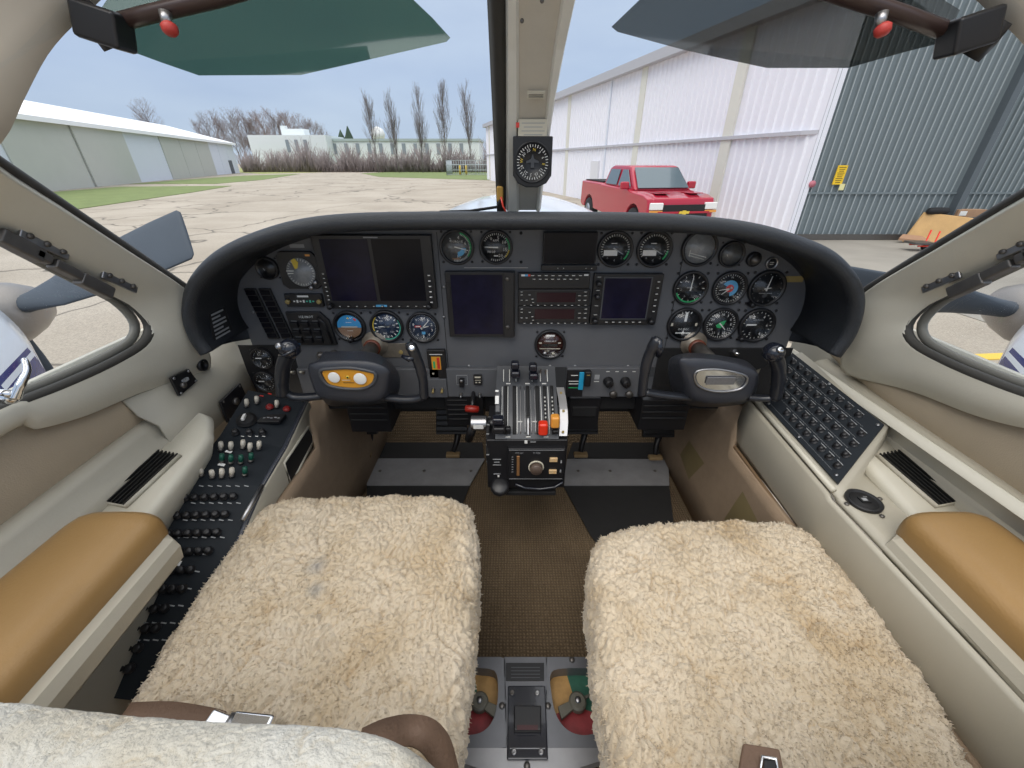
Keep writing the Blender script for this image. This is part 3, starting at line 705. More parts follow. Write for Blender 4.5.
for s in (-1, 1):
    b = MB(); rows = []
    for f in (0, .06, .14, .3, .5, .7, .85, .95, 1):
        r = []
        for i in range(160):
            p = RW[i].lerp(RO[i], f); p = p.copy(); p.x += .009 * math.sin(PI * f) ** 1.3; r.append(mir(p, s))
        rows.append(r)
    # turned-in lip at the outline
    b.grid(rows, M_beige, True, closed=True)
    struct(b.build('wall_%s' % SIDE[s], solid=.012 if s == 1 else -.012))
    # window seal, pane
    b = MB(); b.tube([mir(p + Vector((.004, 0, 0)), s) for p in RW], .009, M_rubber, 8, True); c_ = Vector((wc.x, wc.y, wc.z))
    inn = [mir(c_ + (p - c_) * .955 + Vector((-.012, 0, 0)), s) for p in RW]
    b.tube(inn, .0075, M_sealg, 8, True); wf = struct(b.build('window_%d_frame' % (3 if s < 0 else 4)))
    b = MB(); b.prism([mir(c_ + (p - c_) * .96 + Vector((-.016, 0, 0)), s) for p in RW], (s * .004, 0, 0), M_glass); pn = struct(b.build('window_%d' % (3 if s < 0 else 4)))
    # black seal along the windshield edge
    b = MB(); b.tube([mir(P(x, y - 2.5, x=xx), s) for x, y, xx in ((-40, 139, -.612), (0, 166, -.624), (60, 206, -.637), (120, 246, -.65), (184, 289, -.664), (196, 300, -.664))], .0075, M_rubber, 8)
    struct(b.build('trim_%d' % (2 if s < 0 else 3)))
    # upholstery panel below the window trim
    top = resample([P(150, 384, x=-.722), P(83, 408, x=-.722), P(33, 420, x=-.722), Vector((-.722, .3, -.325)), Vector((-.722, 0, -.33))], 20)
    bot = resample([P(163, 416, x=-.722), P(0, 546, x=-.722), Vector((-.722, .3, -.45)), Vector((-.722, 0, -.45))], 20)
    if s > 0:
        top = resample([Vector((-.722, .80, -.33))] + top, 20); bot = resample([Vector((-.722, .86, -.40))] + bot, 20)
    b = MB(); mid = [[t_.lerp(q, f) + Vector((.010 * math.sin(PI * f), 0, 0)) for t_, q in zip(top, bot)] for f in (0, .1, .3, .5, .7, .9, 1)]
    b.grid([[mir(p, s) for p in r] for r in mid], M_vinyl, True)
    tag(b.build('upholstery_panel', solid=.01 if s > 0 else -.01), 'tan vinyl upholstery panel on the %s wall under the side window' % SIDE[s], 'wall panel', 'sidewall upholstery panels')
    # plain beige sidewall behind (extends forward)
    b = MB(); b.grid([[mir(Vector((-.728, y, z)), s) for y in (1.0, .8, .5, .2, 0)] for z in (-.28, -.4, -.5, -.6)], M_beige, True); struct(b.build('wall_%s_lower' % SIDE[s], solid=.01 if s > 0 else -.01))
    # horizontal rail (rounded beige ledge)
    b = MB(); sec = [(-.722, -.425), (-.70, -.428), (-.69, -.437), (-.688, -.452), (-.672, -.458), (-.668, -.475), (-.668, -.50)]
    ys = (.86, .7, .5, .3, .1, 0)
    b.grid([[mir(Vector((x, y, z + .012 * (y - .4) / .4)), s) for y in ys] for x, z in sec], M_beige2, True)
    struct(b.build('trim_%d' % (4 if s < 0 else 5), solid=.006 if s > 0 else -.006))
    # header / roof side
    hp = [P(-6, 92, x=-.55), P(24, 40, x=-.53), P(72, -6, x=-.50), Vector((-.44, .60, .20)), Vector((-.3, .63, .245)), Vector((-.12, .655, .262)), Vector((0, .66, .265))]
    hp = [P(-170, 190, x=-.62), P(-80, 175, x=-.60), P(-30, 140, x=-.575)] + hp
    a_ = spline(hp, 6)
    bk = resample(spline([Vector((-.655, .26, .05)), Vector((-.645, .33, .10)), Vector((-.62, .41, .15)), Vector((-.57, .46, .19)), Vector((-.52, .5, .24)), Vector((-.42, .53, .285)), Vector((-.28, .55, .315)), Vector((-.1, .56, .33)), Vector((0, .56, .332))], 6), len(a_))
    a_ = resample(a_, len(bk)); b = MB()
    b.grid([[mir(p + Vector((-.0, .03 * (1 - f), .015 * math.sin(PI * f))), s) for p in [u.lerp(w, f) for u, w in zip(a_, bk)]] for f in (0, .15, .4, .7, 1)], M_headliner, True)
    struct(b.build('ceiling_%s' % SIDE[s], solid=.02 if s > 0 else -.02))
    # windshield pane
    bl = [P(x, y, x=xx) for x, y, xx in ((-40, 139, -.612), (0, 166, -.624), (60, 206, -.637), (120, 246, -.65), (186, 290, -.664))] + [Vector((-.62, .88, -.2)), Vector((-.4, .97, -.15)), Vector((-.2, 1.0, -.13)), Vector((-.03, 1.01, -.13))]
    tp = resample([Vector((-.58, .46, .045)), Vector((-.54, .53, .10)), Vector((-.47, .60, .19)), Vector((-.3, .66, .26)), Vector((-.03, .69, .28))], 24)
    bl = resample(bl, 24); b = MB(); b.grid([[mir(u.lerp(w, f) + Vector((0, .05 * math.sin(PI * f), .03 * math.sin(PI * f))), s) for u, w in zip(bl, tp)] for f in [i / 10 for i in range(11)]], M_glass, True)
    struct(b.build('window_%d' % (1 if s < 0 else 2)))

# window hinge rails
def hinges(s):
    t = thing('window_hinge_rail', mir(P(60, 262, x=-.69), s), 'steel hinge and latch rail along the top of the %s side window' % SIDE[s], 'hinge', 'side window hinge rails')
    r = [P(-40, 208, x=-.683), P(0, 235, x=-.683), P(50, 262, x=-.683), P(108, 291, x=-.683)]
    b = MB(); b.tube([mir(p, s) for p in r], .0065, M_steel, 8); b.build('rail', t)
    for (px, py) in ((20, 246), (95, 286), (40, 256), (60, 267), (72, 273)):
        q = P(px, py, x=-.676); b = MB(); R = Matrix.Rotation(math.radians(-45) , 3, 'X')
        big = px in (20, 95)
        b.box(mir(q, s), (.016, .05 if big else .022, .020 if big else .014), M_steel, R); b.build('latch_block', t, bevel=.003)
    for (px, py) in ((45, 244), (120, 281)):
        q = P(px, py, x=-.672); b = MB(); R = Matrix.Rotation(math.radians(-40), 3, 'X')
        b.box(mir(q, s), (.005, .06, .018), M_alu, R); b.build('mount_plate', t, bevel=.002)
        for dd_ in (-.02, 0, .02):
            b = MB(); c = mir(q, s) + R @ Vector((0, dd_, 0)) + Vector((-s * .004, 0, 0)); b.lathe([(.004, -.002), (.004, .001), (.002, .002)], c, M_steel, 10, (-s, 0, 0)); b.build('screw', t)
hinges(-1); hinges(1)
# chrome window handle (left)
t = thing('window_latch', P(16, 396, x=-.675), 'curved chrome latch lever at the lower edge of the left side window', 'latch')
b = MB(); b.tube([P(-6, 391, x=-.672), P(6, 393, x=-.665), P(15, 396, x=-.66)], [.003, .005, .006], M_chrome, 12)
b.tube(spline([P(15, 398, x=-.66), P(21, 384, x=-.652), P(27, 370, x=-.65), P(24, 358, x=-.655)], 6), [.006, .006, .0055, .0055, .005, .005, .005, .0045, .0045, .0045, .004, .004, .004, .0038, .0038, .0036, .0035, .0032, .002], M_chrome, 12); b.build('lever', t)
b = MB(); b.lathe([(.009, -.010), (.009, .0), (.006, .004)], P(13, 397, x=-.672), M_chrome, 20, (1, 0, 0)); b.build('pivot', t)

# centre post
M_inlay = mat('post_inlay', (.60, .55, .46), .6, noise_amt=.1, noise_scale=25)
M_post = mat('post_cream', (.80, .77, .68), .45, noise_amt=.08, noise_scale=20)
def post():
    t = thing('windshield_post', (0, .95, -.12), 'cream windshield centre post carrying the compass', 'post')
    lev = [(213, .95), (160, .893), (100, .84), (50, .80), (0, .755), (-60, .71)]
    def edge(a0, a1, py): f = py / 213.0; return a1 + (a0 - a1) * f
    rowL = []; 
    rows = []
    for py, Y in lev:
        f = py / 213.0
        lx = 506 * f + 505 * (1 - f) - 0; rx = 541 * f + 577 * (1 - f) - 4 * math.sin(PI * max(0, f))
        li = 519.5 * f + 519 * (1 - f); ri = 541 * f - 4 + 566 * (1 - f) - 3 * math.sin(PI * max(0, f))
        ri = min(ri, rx - 5)
        g_ = lambda px, dy=0: P(px, py, y=Y) + Vector((0, dy, dy * .5))
        rows.append([g_(lx, .05), g_(lx, .012), g_(lx + 3, 0), g_(li - 3, 0), g_(li, .010), g_(ri, .010), g_(ri + 2, 0), g_(rx - 2, .002), g_(rx, .014), g_(rx, .05)])
    b = MB(); b.grid(rows, M_post, False); b.build('post_trim', t)
    b = MB(); b.grid([[r[4] + Vector((0, -.001, 0)), r[5] + Vector((0, -.001, 0))] for r in rows], M_inlay, True); b.build('inlay', t)
    b = MB(); b.grid([[P(487 + (497 - 487) * py / 213, py, y=Y + .02), P(494 + (503 - 494) * py / 213, py, y=Y + .005), P(506, py, y=Y + .012)] for py, Y in lev], M_rubber, True); b.build('black_seal', t, solid=-.01)
    b = MB(); q = P(536, 95, y=.832); b.box(q, (.03, .002, .012), M_cream, Matrix.Rotation(.5, 3, 'X'));
    for i in range(3): b.box(q + Vector((0, -.0018, .003 - .003 * i)), (.025, .001, .0008), M_steel, Matrix.Rotation(.5, 3, 'X'))
    b.build('placard', t)
    for px, py, Y in ((522, 21, .765), (542, 1, .75)):
        b = MB(); b.lathe([(.003, 0), (.003, .002)], P(px, py, y=Y), M_steel, 8, (0, -1, 0)); b.build('screw', t)
    b = MB(); b.box(P(500, 194, y=.93), (.014, .012, .03), mat('amber_connector', (.5, .28, .05), .5)); b.build('connector', t, bevel=.003)
    b = MB(); b.tube([P(500, 200, y=.925), P(497, 207, y=.92), P(470, 211, y=.93), P(440, 212, y=.95)], .003, M_blackm, 6); b.build('cable', t)
    b = MB(); b.tube([P(501, 197, y=.92), P(503, 206, y=.915), P(507, 214, y=.91)], .002, M_redk, 6); b.build('wire', t)
post()
# compass
def compass():
    o = P(532.5, 160, y=.855); fr = FR(o)
    t = thing('compass', o, 'black compass with white dial hung on the windshield centre post', 'compass')
    b = MB(fr); R = .0365
    pts = [(-R, .038), (-R, -.026), (-R * .75, -.039), (-R * .3, -.046), (R * .3, -.046), (R * .75, -.039), (R, -.026), (R, .038)]
    b.prism([(x, y, -.03) for x, y in pts], (0, 0, .03), M_bezel); b.build('housing', t, bevel=.002)
    b = MB(fr); b.lathe([(.035, 0), (.035, .003), (.032, .003), (.031, .0005)], (0, -.004, 0), M_bezel, 40); b.build('bezel', t)
    b = MB(fr)
    for i in range(36):
        a = math.radians(i * 10); b.rect((.027 * math.sin(a), -.004 + .027 * math.cos(a)), .0012, .0048 if i % 3 else .0034, .0036, M_mark, -i * 10)
    for i, c in enumerate('N 3 6 E 12 15 S 21 24 W 30 33'.split()):
        a = math.radians(i * 30 + 8); b.text(c, (.0205 * math.sin(a), -.004 + .0205 * math.cos(a)), .0075, .0036, M_yellow if c in 'NEW' else M_mark, -i * 30 - 8)
    b.prism([(0, .010, .0032), (.003, .002, .0032), (.012, -.002, .0032), (.012, -.005, .0032), (.003, -.004, .0032), (.0035, -.013, .0032), (-.0035, -.013, .0032), (-.003, -.004, .0032), (-.012, -.005, .0032), (-.012, -.002, .0032), (-.003, .002, .0032)], (0, 0, .0005), M_quad)
    b.build('dial', t)
    b = MB(fr); b.box((-.001, .049, -.004), (.052, .03, .003), M_cream)
    for i in range(4): b.rect((-.0, .058 - i * .006), .042 - (i % 2) * .008, .0012, -.0024, M_markd)
    b.rect((-.028, .055), .006, .008, -.002, M_redk)
    tag(b.build('correction_card'), 'cream deviation card tucked above the compass', 'card')
compass()

# sun visors
def visor(s):
    Yv = .60
    if s < 0: px = [(118, 46), (122, 48), (160, 62), (199, 75.5), (301, 75), (341, 66), (446, 42), (450, 38), (432, 18), (411, -2), (380, -45), (120, -20), (100, 10)]
    else: px = [(612, 27), (640, 0), (680, -50), (880, -40), (960, 10), (945, 42), (905, 52), (848, 68), (767, 68), (720, 58), (684, 50), (618, 32)]
    t = thing('sun_visor', P(px[0][0], px[0][1], y=Yv), ('green tinted sun visor hanging over the left windshield pane' if s < 0 else 'grey tinted sun visor hanging over the right windshield pane'), 'sun visor', 'tinted sun visors')
    b = MB(); b.prism([P(x, y, y=Yv + .0006 * (75 - y)) for x, y in px], (0, .004, .001), M_visorg if s < 0 else M_visorn); b.build('tinted_panel', t)
    m = (lambda x: x) if s < 0 else (lambda x: 1072 - x)
    Yb = .585
    bar = [P(m(108), 25, y=Yb), P(m(150), 14, y=Yb), P(m(215), -1, y=Yb), P(m(330), -35, y=Yb)] if s < 0 else [P(965, 38, y=Yb), P(900, 14, y=Yb), P(850, -2, y=Yb), P(760, -32, y=Yb)]
    b = MB(); b.tube(bar, .011, M_brownbar, 10, flat=.7); b.build('support_bar', t)
    b = MB(); q = P(m(104), 27, y=Yb - .01) if s < 0 else P(968, 33, y=Yb - .01)
    b.box(q, (.046, .03, .034), M_black, Matrix.Rotation(-s * .28, 3, 'Y')); b.build('hinge_block', t, bevel=.004)
    b = MB(); ends = (P(78, 0, y=.57), P(116, 47, y=.585)) if s < 0 else (P(1005, 20, y=.57), P(968, 56, y=.585))
    b.tube([ends[0], ends[0].lerp(ends[1], .5), ends[1]], [.009, .013, .014], M_black, 10); b.build('pivot_arm', t)
    b = MB(); q = P(165, 12, y=.572) if s < 0 else P(882, 13, y=.572)
    b.lathe([(.006, 0), (.005, .012)], q, M_alu, 10, (0, -.3, -1)); ks = b.build('knob_stem', t)
    b = MB(); q = q + Vector((.002, -.004, -.010)); b.lathe([(.005, 0), (.008, .003), (.0075, .008), (.005, .011)], q, mat('dull_red', (.5, .05, .04), .5), 12, (.2, -.3, -1)); b.build('red_knob', ks)
visor(-1); visor(1)

# ==================================================================== GLARESHIELD + PANEL
gl_px = [(204, 353.0), (194, 339.0), (187, 321.0), (186, 303.0), (190, 285.0), (202, 267.0), (222, 250.0), (252, 235.5), (295, 222.5), (345, 216.0), (420, 214.0), (530, 214.0), (640, 215.0), (710, 219.2), (760, 226.7), (800, 238.7), (830, 252.0), (850, 271.0), (860, 292.0), (859, 313.0), (851, 335.0), (837, 355.0)]
LIP = spline([P(x, y, y=YG) for x, y in gl_px], 6)
def gl_xz(off, Y):
    """lip outline shrunk by off towards the middle, at depth Y"""
    out = []
    for i, p in enumerate(LIP):
        a = LIP[max(0, i - 1)]; c = LIP[min(len(LIP) - 1, i + 1)]; t = (c - a); n_ = Vector((t.z, 0, -t.x)).normalized()
        q = p + n_ * off; out.append(Vector((q.x, Y, q.z)))
    return out
t = thing('glareshield', (0, .8, -.12), 'black padded glareshield arching over the instrument panel', 'glareshield')
b = MB(); rows = []
R = .011
for i in range(13):
    a = PI * (1.0) * i / 12 - PI / 2     # roll cross-section: from inner-back round the front to outer-back
    off = R - math.sin(a) * R; dy = -math.cos(a) * R * 1.2
    rows.append(gl_xz(off, YG + dy))
rows = [gl_xz(2 * R, YP + .01), gl_xz(2 * R, YG + .03)] + rows + [gl_xz(R * .5, YG + .03), [p + Vector((0, 0, -.012)) for p in gl_xz(R, YG + .08)], [p + Vector((0, 0, -.06)) for p in gl_xz(R, YG + .24)]]
b.grid(rows, M_glare, True); b.build('padded_hood', t, solid=.004)
b = MB(); b.tube([p + Vector((0, -.004, .001)) for p in gl_xz(2 * R + .002, YG + .0)], .0016, M_blackm, 5); b.build('piping', t)

PANEL = thing('instrument_panel', (0, YP, -.3), 'dark grey instrument panel spanning the cockpit under the glareshield', 'instrument panel')
inner = gl_xz(2 * R - .002, YP)
zb = P(530, 367, y=YP).z
pp = [p for p in inner if p.z > zb - .005]
b = MB(); pl_ = [Vector((pp[0].x, YP, zb))] + pp + [Vector((pp[-1].x, YP, zb))]
b.prism(pl_, (0, .006, 0), M_panel); b.build('face_plate', PANEL)
def PP(px, py, dy=0): return P(px, py, y=YP - dy)
def SP_(px, py): return (P(px, py, y=YP).y / ray(px, py)[1]) / F     # metres per pixel there
def rectp(x0, x1, y0, y1, dy=0):
    xm, ym = (x0 + x1) / 2, (y0 + y1) / 2
    l, r, t_, b_ = PP(x0, ym, dy), PP(x1, ym, dy), PP(xm, y0, dy), PP(xm, y1, dy)
    return Vector(((l.x + r.x) / 2, YP, (t_.z + b_.z) / 2)), r.x - l.x, t_.z - b_.z
# seams + screws on the face plate
b = MB()
for (x0, y0, x1, y1) in ((442, 232, 446, 368), (674, 232, 672, 366)):
    c, w, h = rectp(x0, x0 + 1, y0, y1); b.box(c + Vector((0, -.0005, 0)), (.0012, .001, h), M_blackm)
b.build('seams', PANEL)
for (px, py) in ((444, 287), (444, 317), (469, 366), (550, 366), (628, 366), (521, 233), (521, 262), (290, 297), (288, 302), (253, 312), (575, 366)):
    b = MB(); b.lathe([(.0032, 0), (.0032, .0012), (.001, .0018)], PP(px, py), M_alu if px not in (521,) else M_blackm, 10, (0, -1, 0)); b.build('panel_screw', PANEL)
# chrome strip above the big display
b = MB(); c, w, h = rectp(464, 528, 267, 268.2); b.box(c + Vector((0, -.001, 0)), (w, .002, .0012), M_alu); b.build('trim_strip', PANEL)
b = MB(); c, w, h = rectp(785, 803, 276, 282); b.box(c + Vector((0, -.001, 0)), (w, .001, h), M_tape); b.build('tape_label', PANEL)

# ---- gauges
def gauge(px, py, dpx, name, lab, cat, kind, bez=1.12, sq=False, group=None, yp=None):
    c = PP(px, py); r = dpx / 2 * SP_(px, py); fr = FR(c)
    t = thing(name, c, lab, cat, group)
    b = MB(fr); k = r * bez
    b.lathe([(k, 0), (k, .006), (k * .97, .0075), (r * .96, .0075), (r * .93, .003)], (0, 0, 0), M_bezel, 40); bz = b.build('bezel', t)
    face = {'grey': M_facegrey, 'silver': M_facelight, 'navy': M_faceblue, 'brown': M_facebrown}.get(kind[0], M_face)
    b = MB(fr); b.lathe([(r * .95, 0), (r * .95, .0032)], (0, 0, 0), face, 40); z = .0036
    K = kind[1]
    def ticks(n, a0=0, a1=360, rr=.84, L=.13, m=M_mark, w=.035, ends=False):
        for i in range(n + (1 if ends else 0)):
            a = a0 + (a1 - a0) * i / n; ar = math.radians(a)
            b.rect((r * rr * math.sin(ar), r * rr * math.cos(ar)), r * w, r * L, z, m, -a)
    def nums(txts, a0, a1, rr=.62, size=.3, m=M_mark):
        n = len(txts)
        for i, c_ in enumerate(txts):
            a = math.radians(a0 + (a1 - a0) * i / max(1, n - 1)); b.text(c_, (r * rr * math.sin(a), r * rr * math.cos(a)), r * size, z, m)
    need = []
    if K == 'torque':
        ticks(28, 20, 200); nums(['2', '4', '6', '8', '10'], -40, 170, .6); b.ring((0, 0), r * .84, r * .93, 15, 130, z, M_green)
        b.ring((0, 0), r * .3, r * .6, 95, 175, z, M_lblue, 10); b.text('TORQUE', (0, r * .35), r * .2, z, M_mark); need = [(105, .75, -.1, M_mark)]
        b.rect((-r * .1, -r * .72), r * .5, r * .1, z, M_earth)
    elif K == 'rpm':
        ticks(30, -60, 210); nums(['0', '5', '10', '15', '20'], -30, 150, .62); b.ring((0, 0), r * .84, r * .92, 50, 100, z, M_green); b.ring((0, 0), r * .84, r * .92, 102, 135, z, M_yellow)
        b.text('RPM', (0, r * .42), r * .2, z, M_mark); b.text('PROP', (-r * .3, -r * .3), r * .22, z, M_mark); need = [(-88, .75, .0, M_mark)]; b.rect((r * .0, -r * .55), r * .3, r * .08, z, M_mark)
    elif K == 'pair':
        ticks(24, -120, 120); b.rect((-r * .28, -r * .22), r * .85, r * .34, z + .0004, M_white); b.rect((-r * .1, r * .35), r * .35, r * .05, z, M_mark)
        nums(['0', '2', '4', '6'], 100, 220, .68, .24, M_markd); b.ring((0, 0), r * .8, r * .9, 95, 135, z, M_green); need = [(120, .6, 0, M_markd)]
    elif K == 'blankreflection':
        ticks(12, 0, 360, .84, .06, M_markd); b.rect((0, -r * .42), r * 1.1, r * .04, z, M_mark, -14); b.rect((-r * .1, -r * .55), r * 1.1, r * .03, z, M_mark, -14); b.rect((-r * .55, -r * .3), r * .05, r * .4, z, M_mark); need = [(-60, .6, .1, M_markd)]
    elif K == 'blank':
        ticks(12, 0, 360, .84, .05, M_quad); b.rect((-r * .35, -r * .1), r * .05, r * .22, z, M_mark, 35)
    elif K == 'greenbot':
        ticks(12, 0, 360, .82, .14); nums(list('02468'), -150, 60, .6, .2, M_markd); b.ring((0, 0), r * .84, r * .95, 135, 250, z, M_green); b.rect((-r * .05, r * .04), r * .4, r * .05, z, M_markd); need = [(2, .82, .0, M_mark)]
    elif K == 'bluered':
        ticks(36, 0, 360, .86, .1); b.ring((0, 0), 0.001, r * .52, 0, 360, z, M_lblue, 30); b.ring((0, 0), .001, r * .25, 0, 360, z + .0003, M_red, 20); b.ring((0, 0), .26 * r, r * .54, 170, 300, z + .0003, M_face, 12)
        nums(['N', '3', '6', '12', '21', '30'], 0, 300, .7, .2); need = [(-100, .7, 0, M_mark), (-130, .6, 0, M_mark)]
    elif K == 'radalt':
        ticks(16, 0, 360, .84, .06, M_markd); b.rect((0, -r * .3), r * .8, r * .04, z, M_markd, 0); b.rect((0, -r * .42), r * .3, r * .2, z, M_quad, 45); need = [(8, .75, .1, M_mark), (80, .25, 0, M_mark)]
    elif K == 'turn':
        ticks(3, -20, 20, .84, .12, M_mark, .06, True); b.rect((0, r * .52), r * .16, r * .62, z + .0006, M_white)
        b.rect((-r * .8, 0), r * .13, r * .2, z, M_cream); b.rect((r * .75, 0), r * .13, r * .2, z, M_cream)
        b.text('DC ELEC', (0, -r * .32), r * .17, z, M_mark)
        b.rect((0, -r * .58), r * .95, r * .07, z, M_white); b.lathe([(r * .11, 0), (r * .11, .0004)], (0, -r * .6, z), M_white, 12); b.rect((0, -r * .5), r * .06, r * .2, z, M_white)
    elif K == 'dg':
        ticks(36, 0, 360, .86, .1); nums(['N', '3', '6', 'E', '12', '15', 'S', '21', '24', 'W', '30', '33'], 0, 330, .66, .24)
        b.prism([(-r * .3, -r * .05, z), (0, r * .2, z), (r * .28, r * .28, z), (r * .2, 0, z), (r * .05, -r * .25, z), (-r * .2, -r * .2, z)], (0, 0, .0006), M_green); need = [(135, .5, 0, M_mark)]
    elif K == 'vsi':
        ticks(20, -80, 260, .84, .1); nums(list('0246') + ['4', '2'], -90, 210, .62, .24); b.rect((-r * .35, r * .05), r * .6, r * .1, z + .0006, M_white); b.text('VERTICAL', (0, r * .35), r * .15, z, M_markd)
    elif K == 'attitude':
        b.prism([(r * .82 * math.sin(math.radians(a)), r * .82 * math.cos(math.radians(a)), z) for a in range(-95, 96, 10)], (0, 0, .0004), M_sky)
        b.prism([(r * .82 * math.sin(math.radians(a)), r * .82 * math.cos(math.radians(a)), z) for a in range(95, 266, 10)], (0, 0, .0004), M_earth)
        b.rect((0, -r * .02), r * 1.1, r * .07, z + .0008, M_cream); b.prism([(0, r * .72, z + .0006), (-r * .08, r * .55, z + .0006), (r * .08, r * .55, z + .0006)], (0, 0, .0004), M_yellow)
        for i in (-1, 1): b.rect((0, i * r * .3), r * .4, r * .03, z + .0006, M_mark)
        b.rect((r * .45, r * .5), r * .2, r * .14, z + .0006, M_redk, -40)
    elif K == 'asi':
        b.ring((0, 0), r * .86, r * .96, 95, 245, z, M_teal); b.ring((0, 0), r * .86, r * .96, 60, 95, z, M_teal); b.ring((0, 0), r * .86, r * .96, 250, 315, z, M_yellow); ticks(16, 10, 350, .74, .15, M_mark, .06)
        nums(['40', '80', '120', '160', '200', '240'], 20, 320, .5, .18); need = [(88, .2, .25, M_mark), (-88, .55, 0, M_mark)]
    elif K == 'altim':
        ticks(50, 0, 360, .88, .08, M_mark, .025); nums(list('0123456789'), 0, 324, .66, .27); b.rect((-r * .32, r * .08), r * .42, r * .12, z, M_redk); b.rect((-r * .32, r * .08), r * .3, r * .07, z + .0003, M_mark)
        b.rect((r * .02, -r * .4), r * .25, r * .2, z, M_lblue); need = [(42, .75, 0, M_mark), (75, .45, 0, M_mark)]
    elif K == 'cabin':
        b.rect((0, r * .68), r * .6, r * .13, z, M_white); b.rect((-r * .7, r * .12), r * .2, r * .1, z, M_cream); b.rect((r * .66, r * .12), r * .2, r * .1, z, M_cream)
        b.text('CABIN ALT', (0, r * .25), r * .17, z, M_mark); b.rect((0, -r * .05), r * 1.1, r * .22, z, M_blackm); b.rect((0, -r * .32), r * 1.5, r * .05, z, M_cream); b.text('OFF', (-r * .2, -r * .5), r * .2, z, M_cream)
        b.lathe([(r * .14, 0), (r * .14, .004)], (-r * .35, -r * .68, z), M_alu, 14); b.lathe([(r * .1, 0), (r * .1, .003)], (r * .25, -r * .68, z), M_cream, 14)
    dl = b.build('dial', t)
    for i, (a, L, back, m) in enumerate(need):
        b = MB(fr); ar = math.radians(a); dx, dy = math.sin(ar), math.cos(ar); w = .045 * r
        b.prism([(-dx * r * .15 - dy * w, -dy * r * .15 + dx * w, z + .001), (-dx * r * .15 + dy * w, -dy * r * .15 - dx * w, z + .001), (dx * r * L + dy * w * .3, dy * r * L - dx * w * .3, z + .001), (dx * r * L - dy * w * .3, dy * r * L + dx * w * .3, z + .001)], (0, 0, .0006), m)
        b.build('needle', dl)
    b = MB(fr); b.lathe([(r * .94, 0), (r * .94, .0006)], (0, 0, .0062), M_glassd, 40); b.build('cover_glass', t)
    for i in (-1, 1):
        for j in (-1, 1):
            b = MB(fr); b.lathe([(r * .085, 0), (r * .085, .0015), (r * .04, .0022)], (i * r * .84 * bez, j * r * .84 * bez, .0003), M_black, 8); b.build('screw', bz)
    return t, fr, r
def addknob(t, fr, c, rad, L, m, nm='knob'):
    b = MB(fr); b.lathe([(rad, 0), (rad, L * .8), (rad * .85, L)], c, m, 16); b.build(nm, t)
gauge(457, 247, 31, 'torque_gauge', 'grey round gauge with green arc and light blue hand, left of the black one', 'gauge', ('grey', 'torque'))
gauge(496, 247, 30, 'rpm_gauge', 'black round gauge with white pointer and short green-amber arc, left of the blank screen', 'gauge', ('', 'rpm'))
gauge(615, 249, 32, 'round_gauge', 'dark round gauge with white label block, immediately right of the blank top screen', 'gauge', ('', 'pair'))
gauge(654, 249, 32, 'round_gauge', 'dark round gauge with white label block, left of the reflecting gauge', 'gauge', ('', 'pair'))
gauge(699, 248, 32, 'reflecting_gauge', 'large round gauge with its glass reflection painted as a silver grey face, top of the copilot side', 'gauge', ('silver', 'blankreflection'))  # reflection on the glass is put into the pale dial colour
gauge(731, 254, 23, 'blank_gauge', 'small plain grey round gauge right of the reflecting gauge', 'gauge', ('grey', 'blank'))
gauge(690, 288, 31, 'airspeed_indicator', 'round gauge with upright white needle and green arc along its bottom', 'gauge', ('', 'greenbot'))
gauge(729, 288, 31, 'bearing_indicator', 'round gauge with a light blue disc and red centre on the copilot side', 'gauge', ('', 'bluered'))
t_, fr_, r_ = gauge(766, 288, 33, 'attitude_gauge', 'dark round gauge with knob at lower left, rightmost of the copilot middle row', 'gauge', ('', 'radalt'))
addknob(t_, fr_, (-r_ * .75, -r_ * .95, .003), .006, .016, M_black)
gauge(684, 324, 31, 'turn_coordinator', 'black round gauge with white bar and small white aeroplane symbol', 'gauge', ('', 'turn'))
gauge(720, 324, 31, 'heading_indicator', 'round compass-rose gauge with green centre on the copilot side', 'gauge', ('', 'dg'))
t_, fr_, r_ = gauge(756, 325, 32, 'vertical_speed_indicator', 'dark round gauge with short white pointer, rightmost of the copilot bottom row', 'gauge', ('', 'vsi'))
addknob(t_, fr_, (-r_ * .8, -r_ * .85, .003), .006, .012, M_black)
t_, fr_, r_ = gauge(350, 326, 29, 'attitude_indicator', 'round artificial horizon, blue above brown, behind the left control wheel', 'gauge', ('', 'attitude'))
addknob(t_, fr_, (0, -r_ * .9, .004), .006, .014, M_black)
gauge(387, 326, 30, 'airspeed_indicator', 'navy round gauge ringed in teal and yellow, between the artificial horizon and the altimeter', 'gauge', ('navy', 'asi'))
gauge(423, 327, 29, 'altimeter', 'black ten-numeral altimeter right of the teal-ringed gauge', 'gauge', ('navy', 'altim'))
gauge(550, 344, 28, 'cabin_pressure_gauge', 'reddish brown round gauge alone below the radio stack', 'gauge', ('brown', 'cabin'))
gauge(263, 358, 20, 'small_dark_gauge', 'small dark round gauge low at the far left end of the panel, upper of two', 'gauge', ('', 'vsi'))
gauge(266, 381, 20, 'small_dark_gauge', 'small dark round gauge just above the red guarded switches, lower of two', 'gauge', ('', 'vsi'))
gauge(268, 268, 20, 'dim_gauge', 'dim round gauge in the shade left of the square-framed dial', 'gauge', ('', 'blank'))
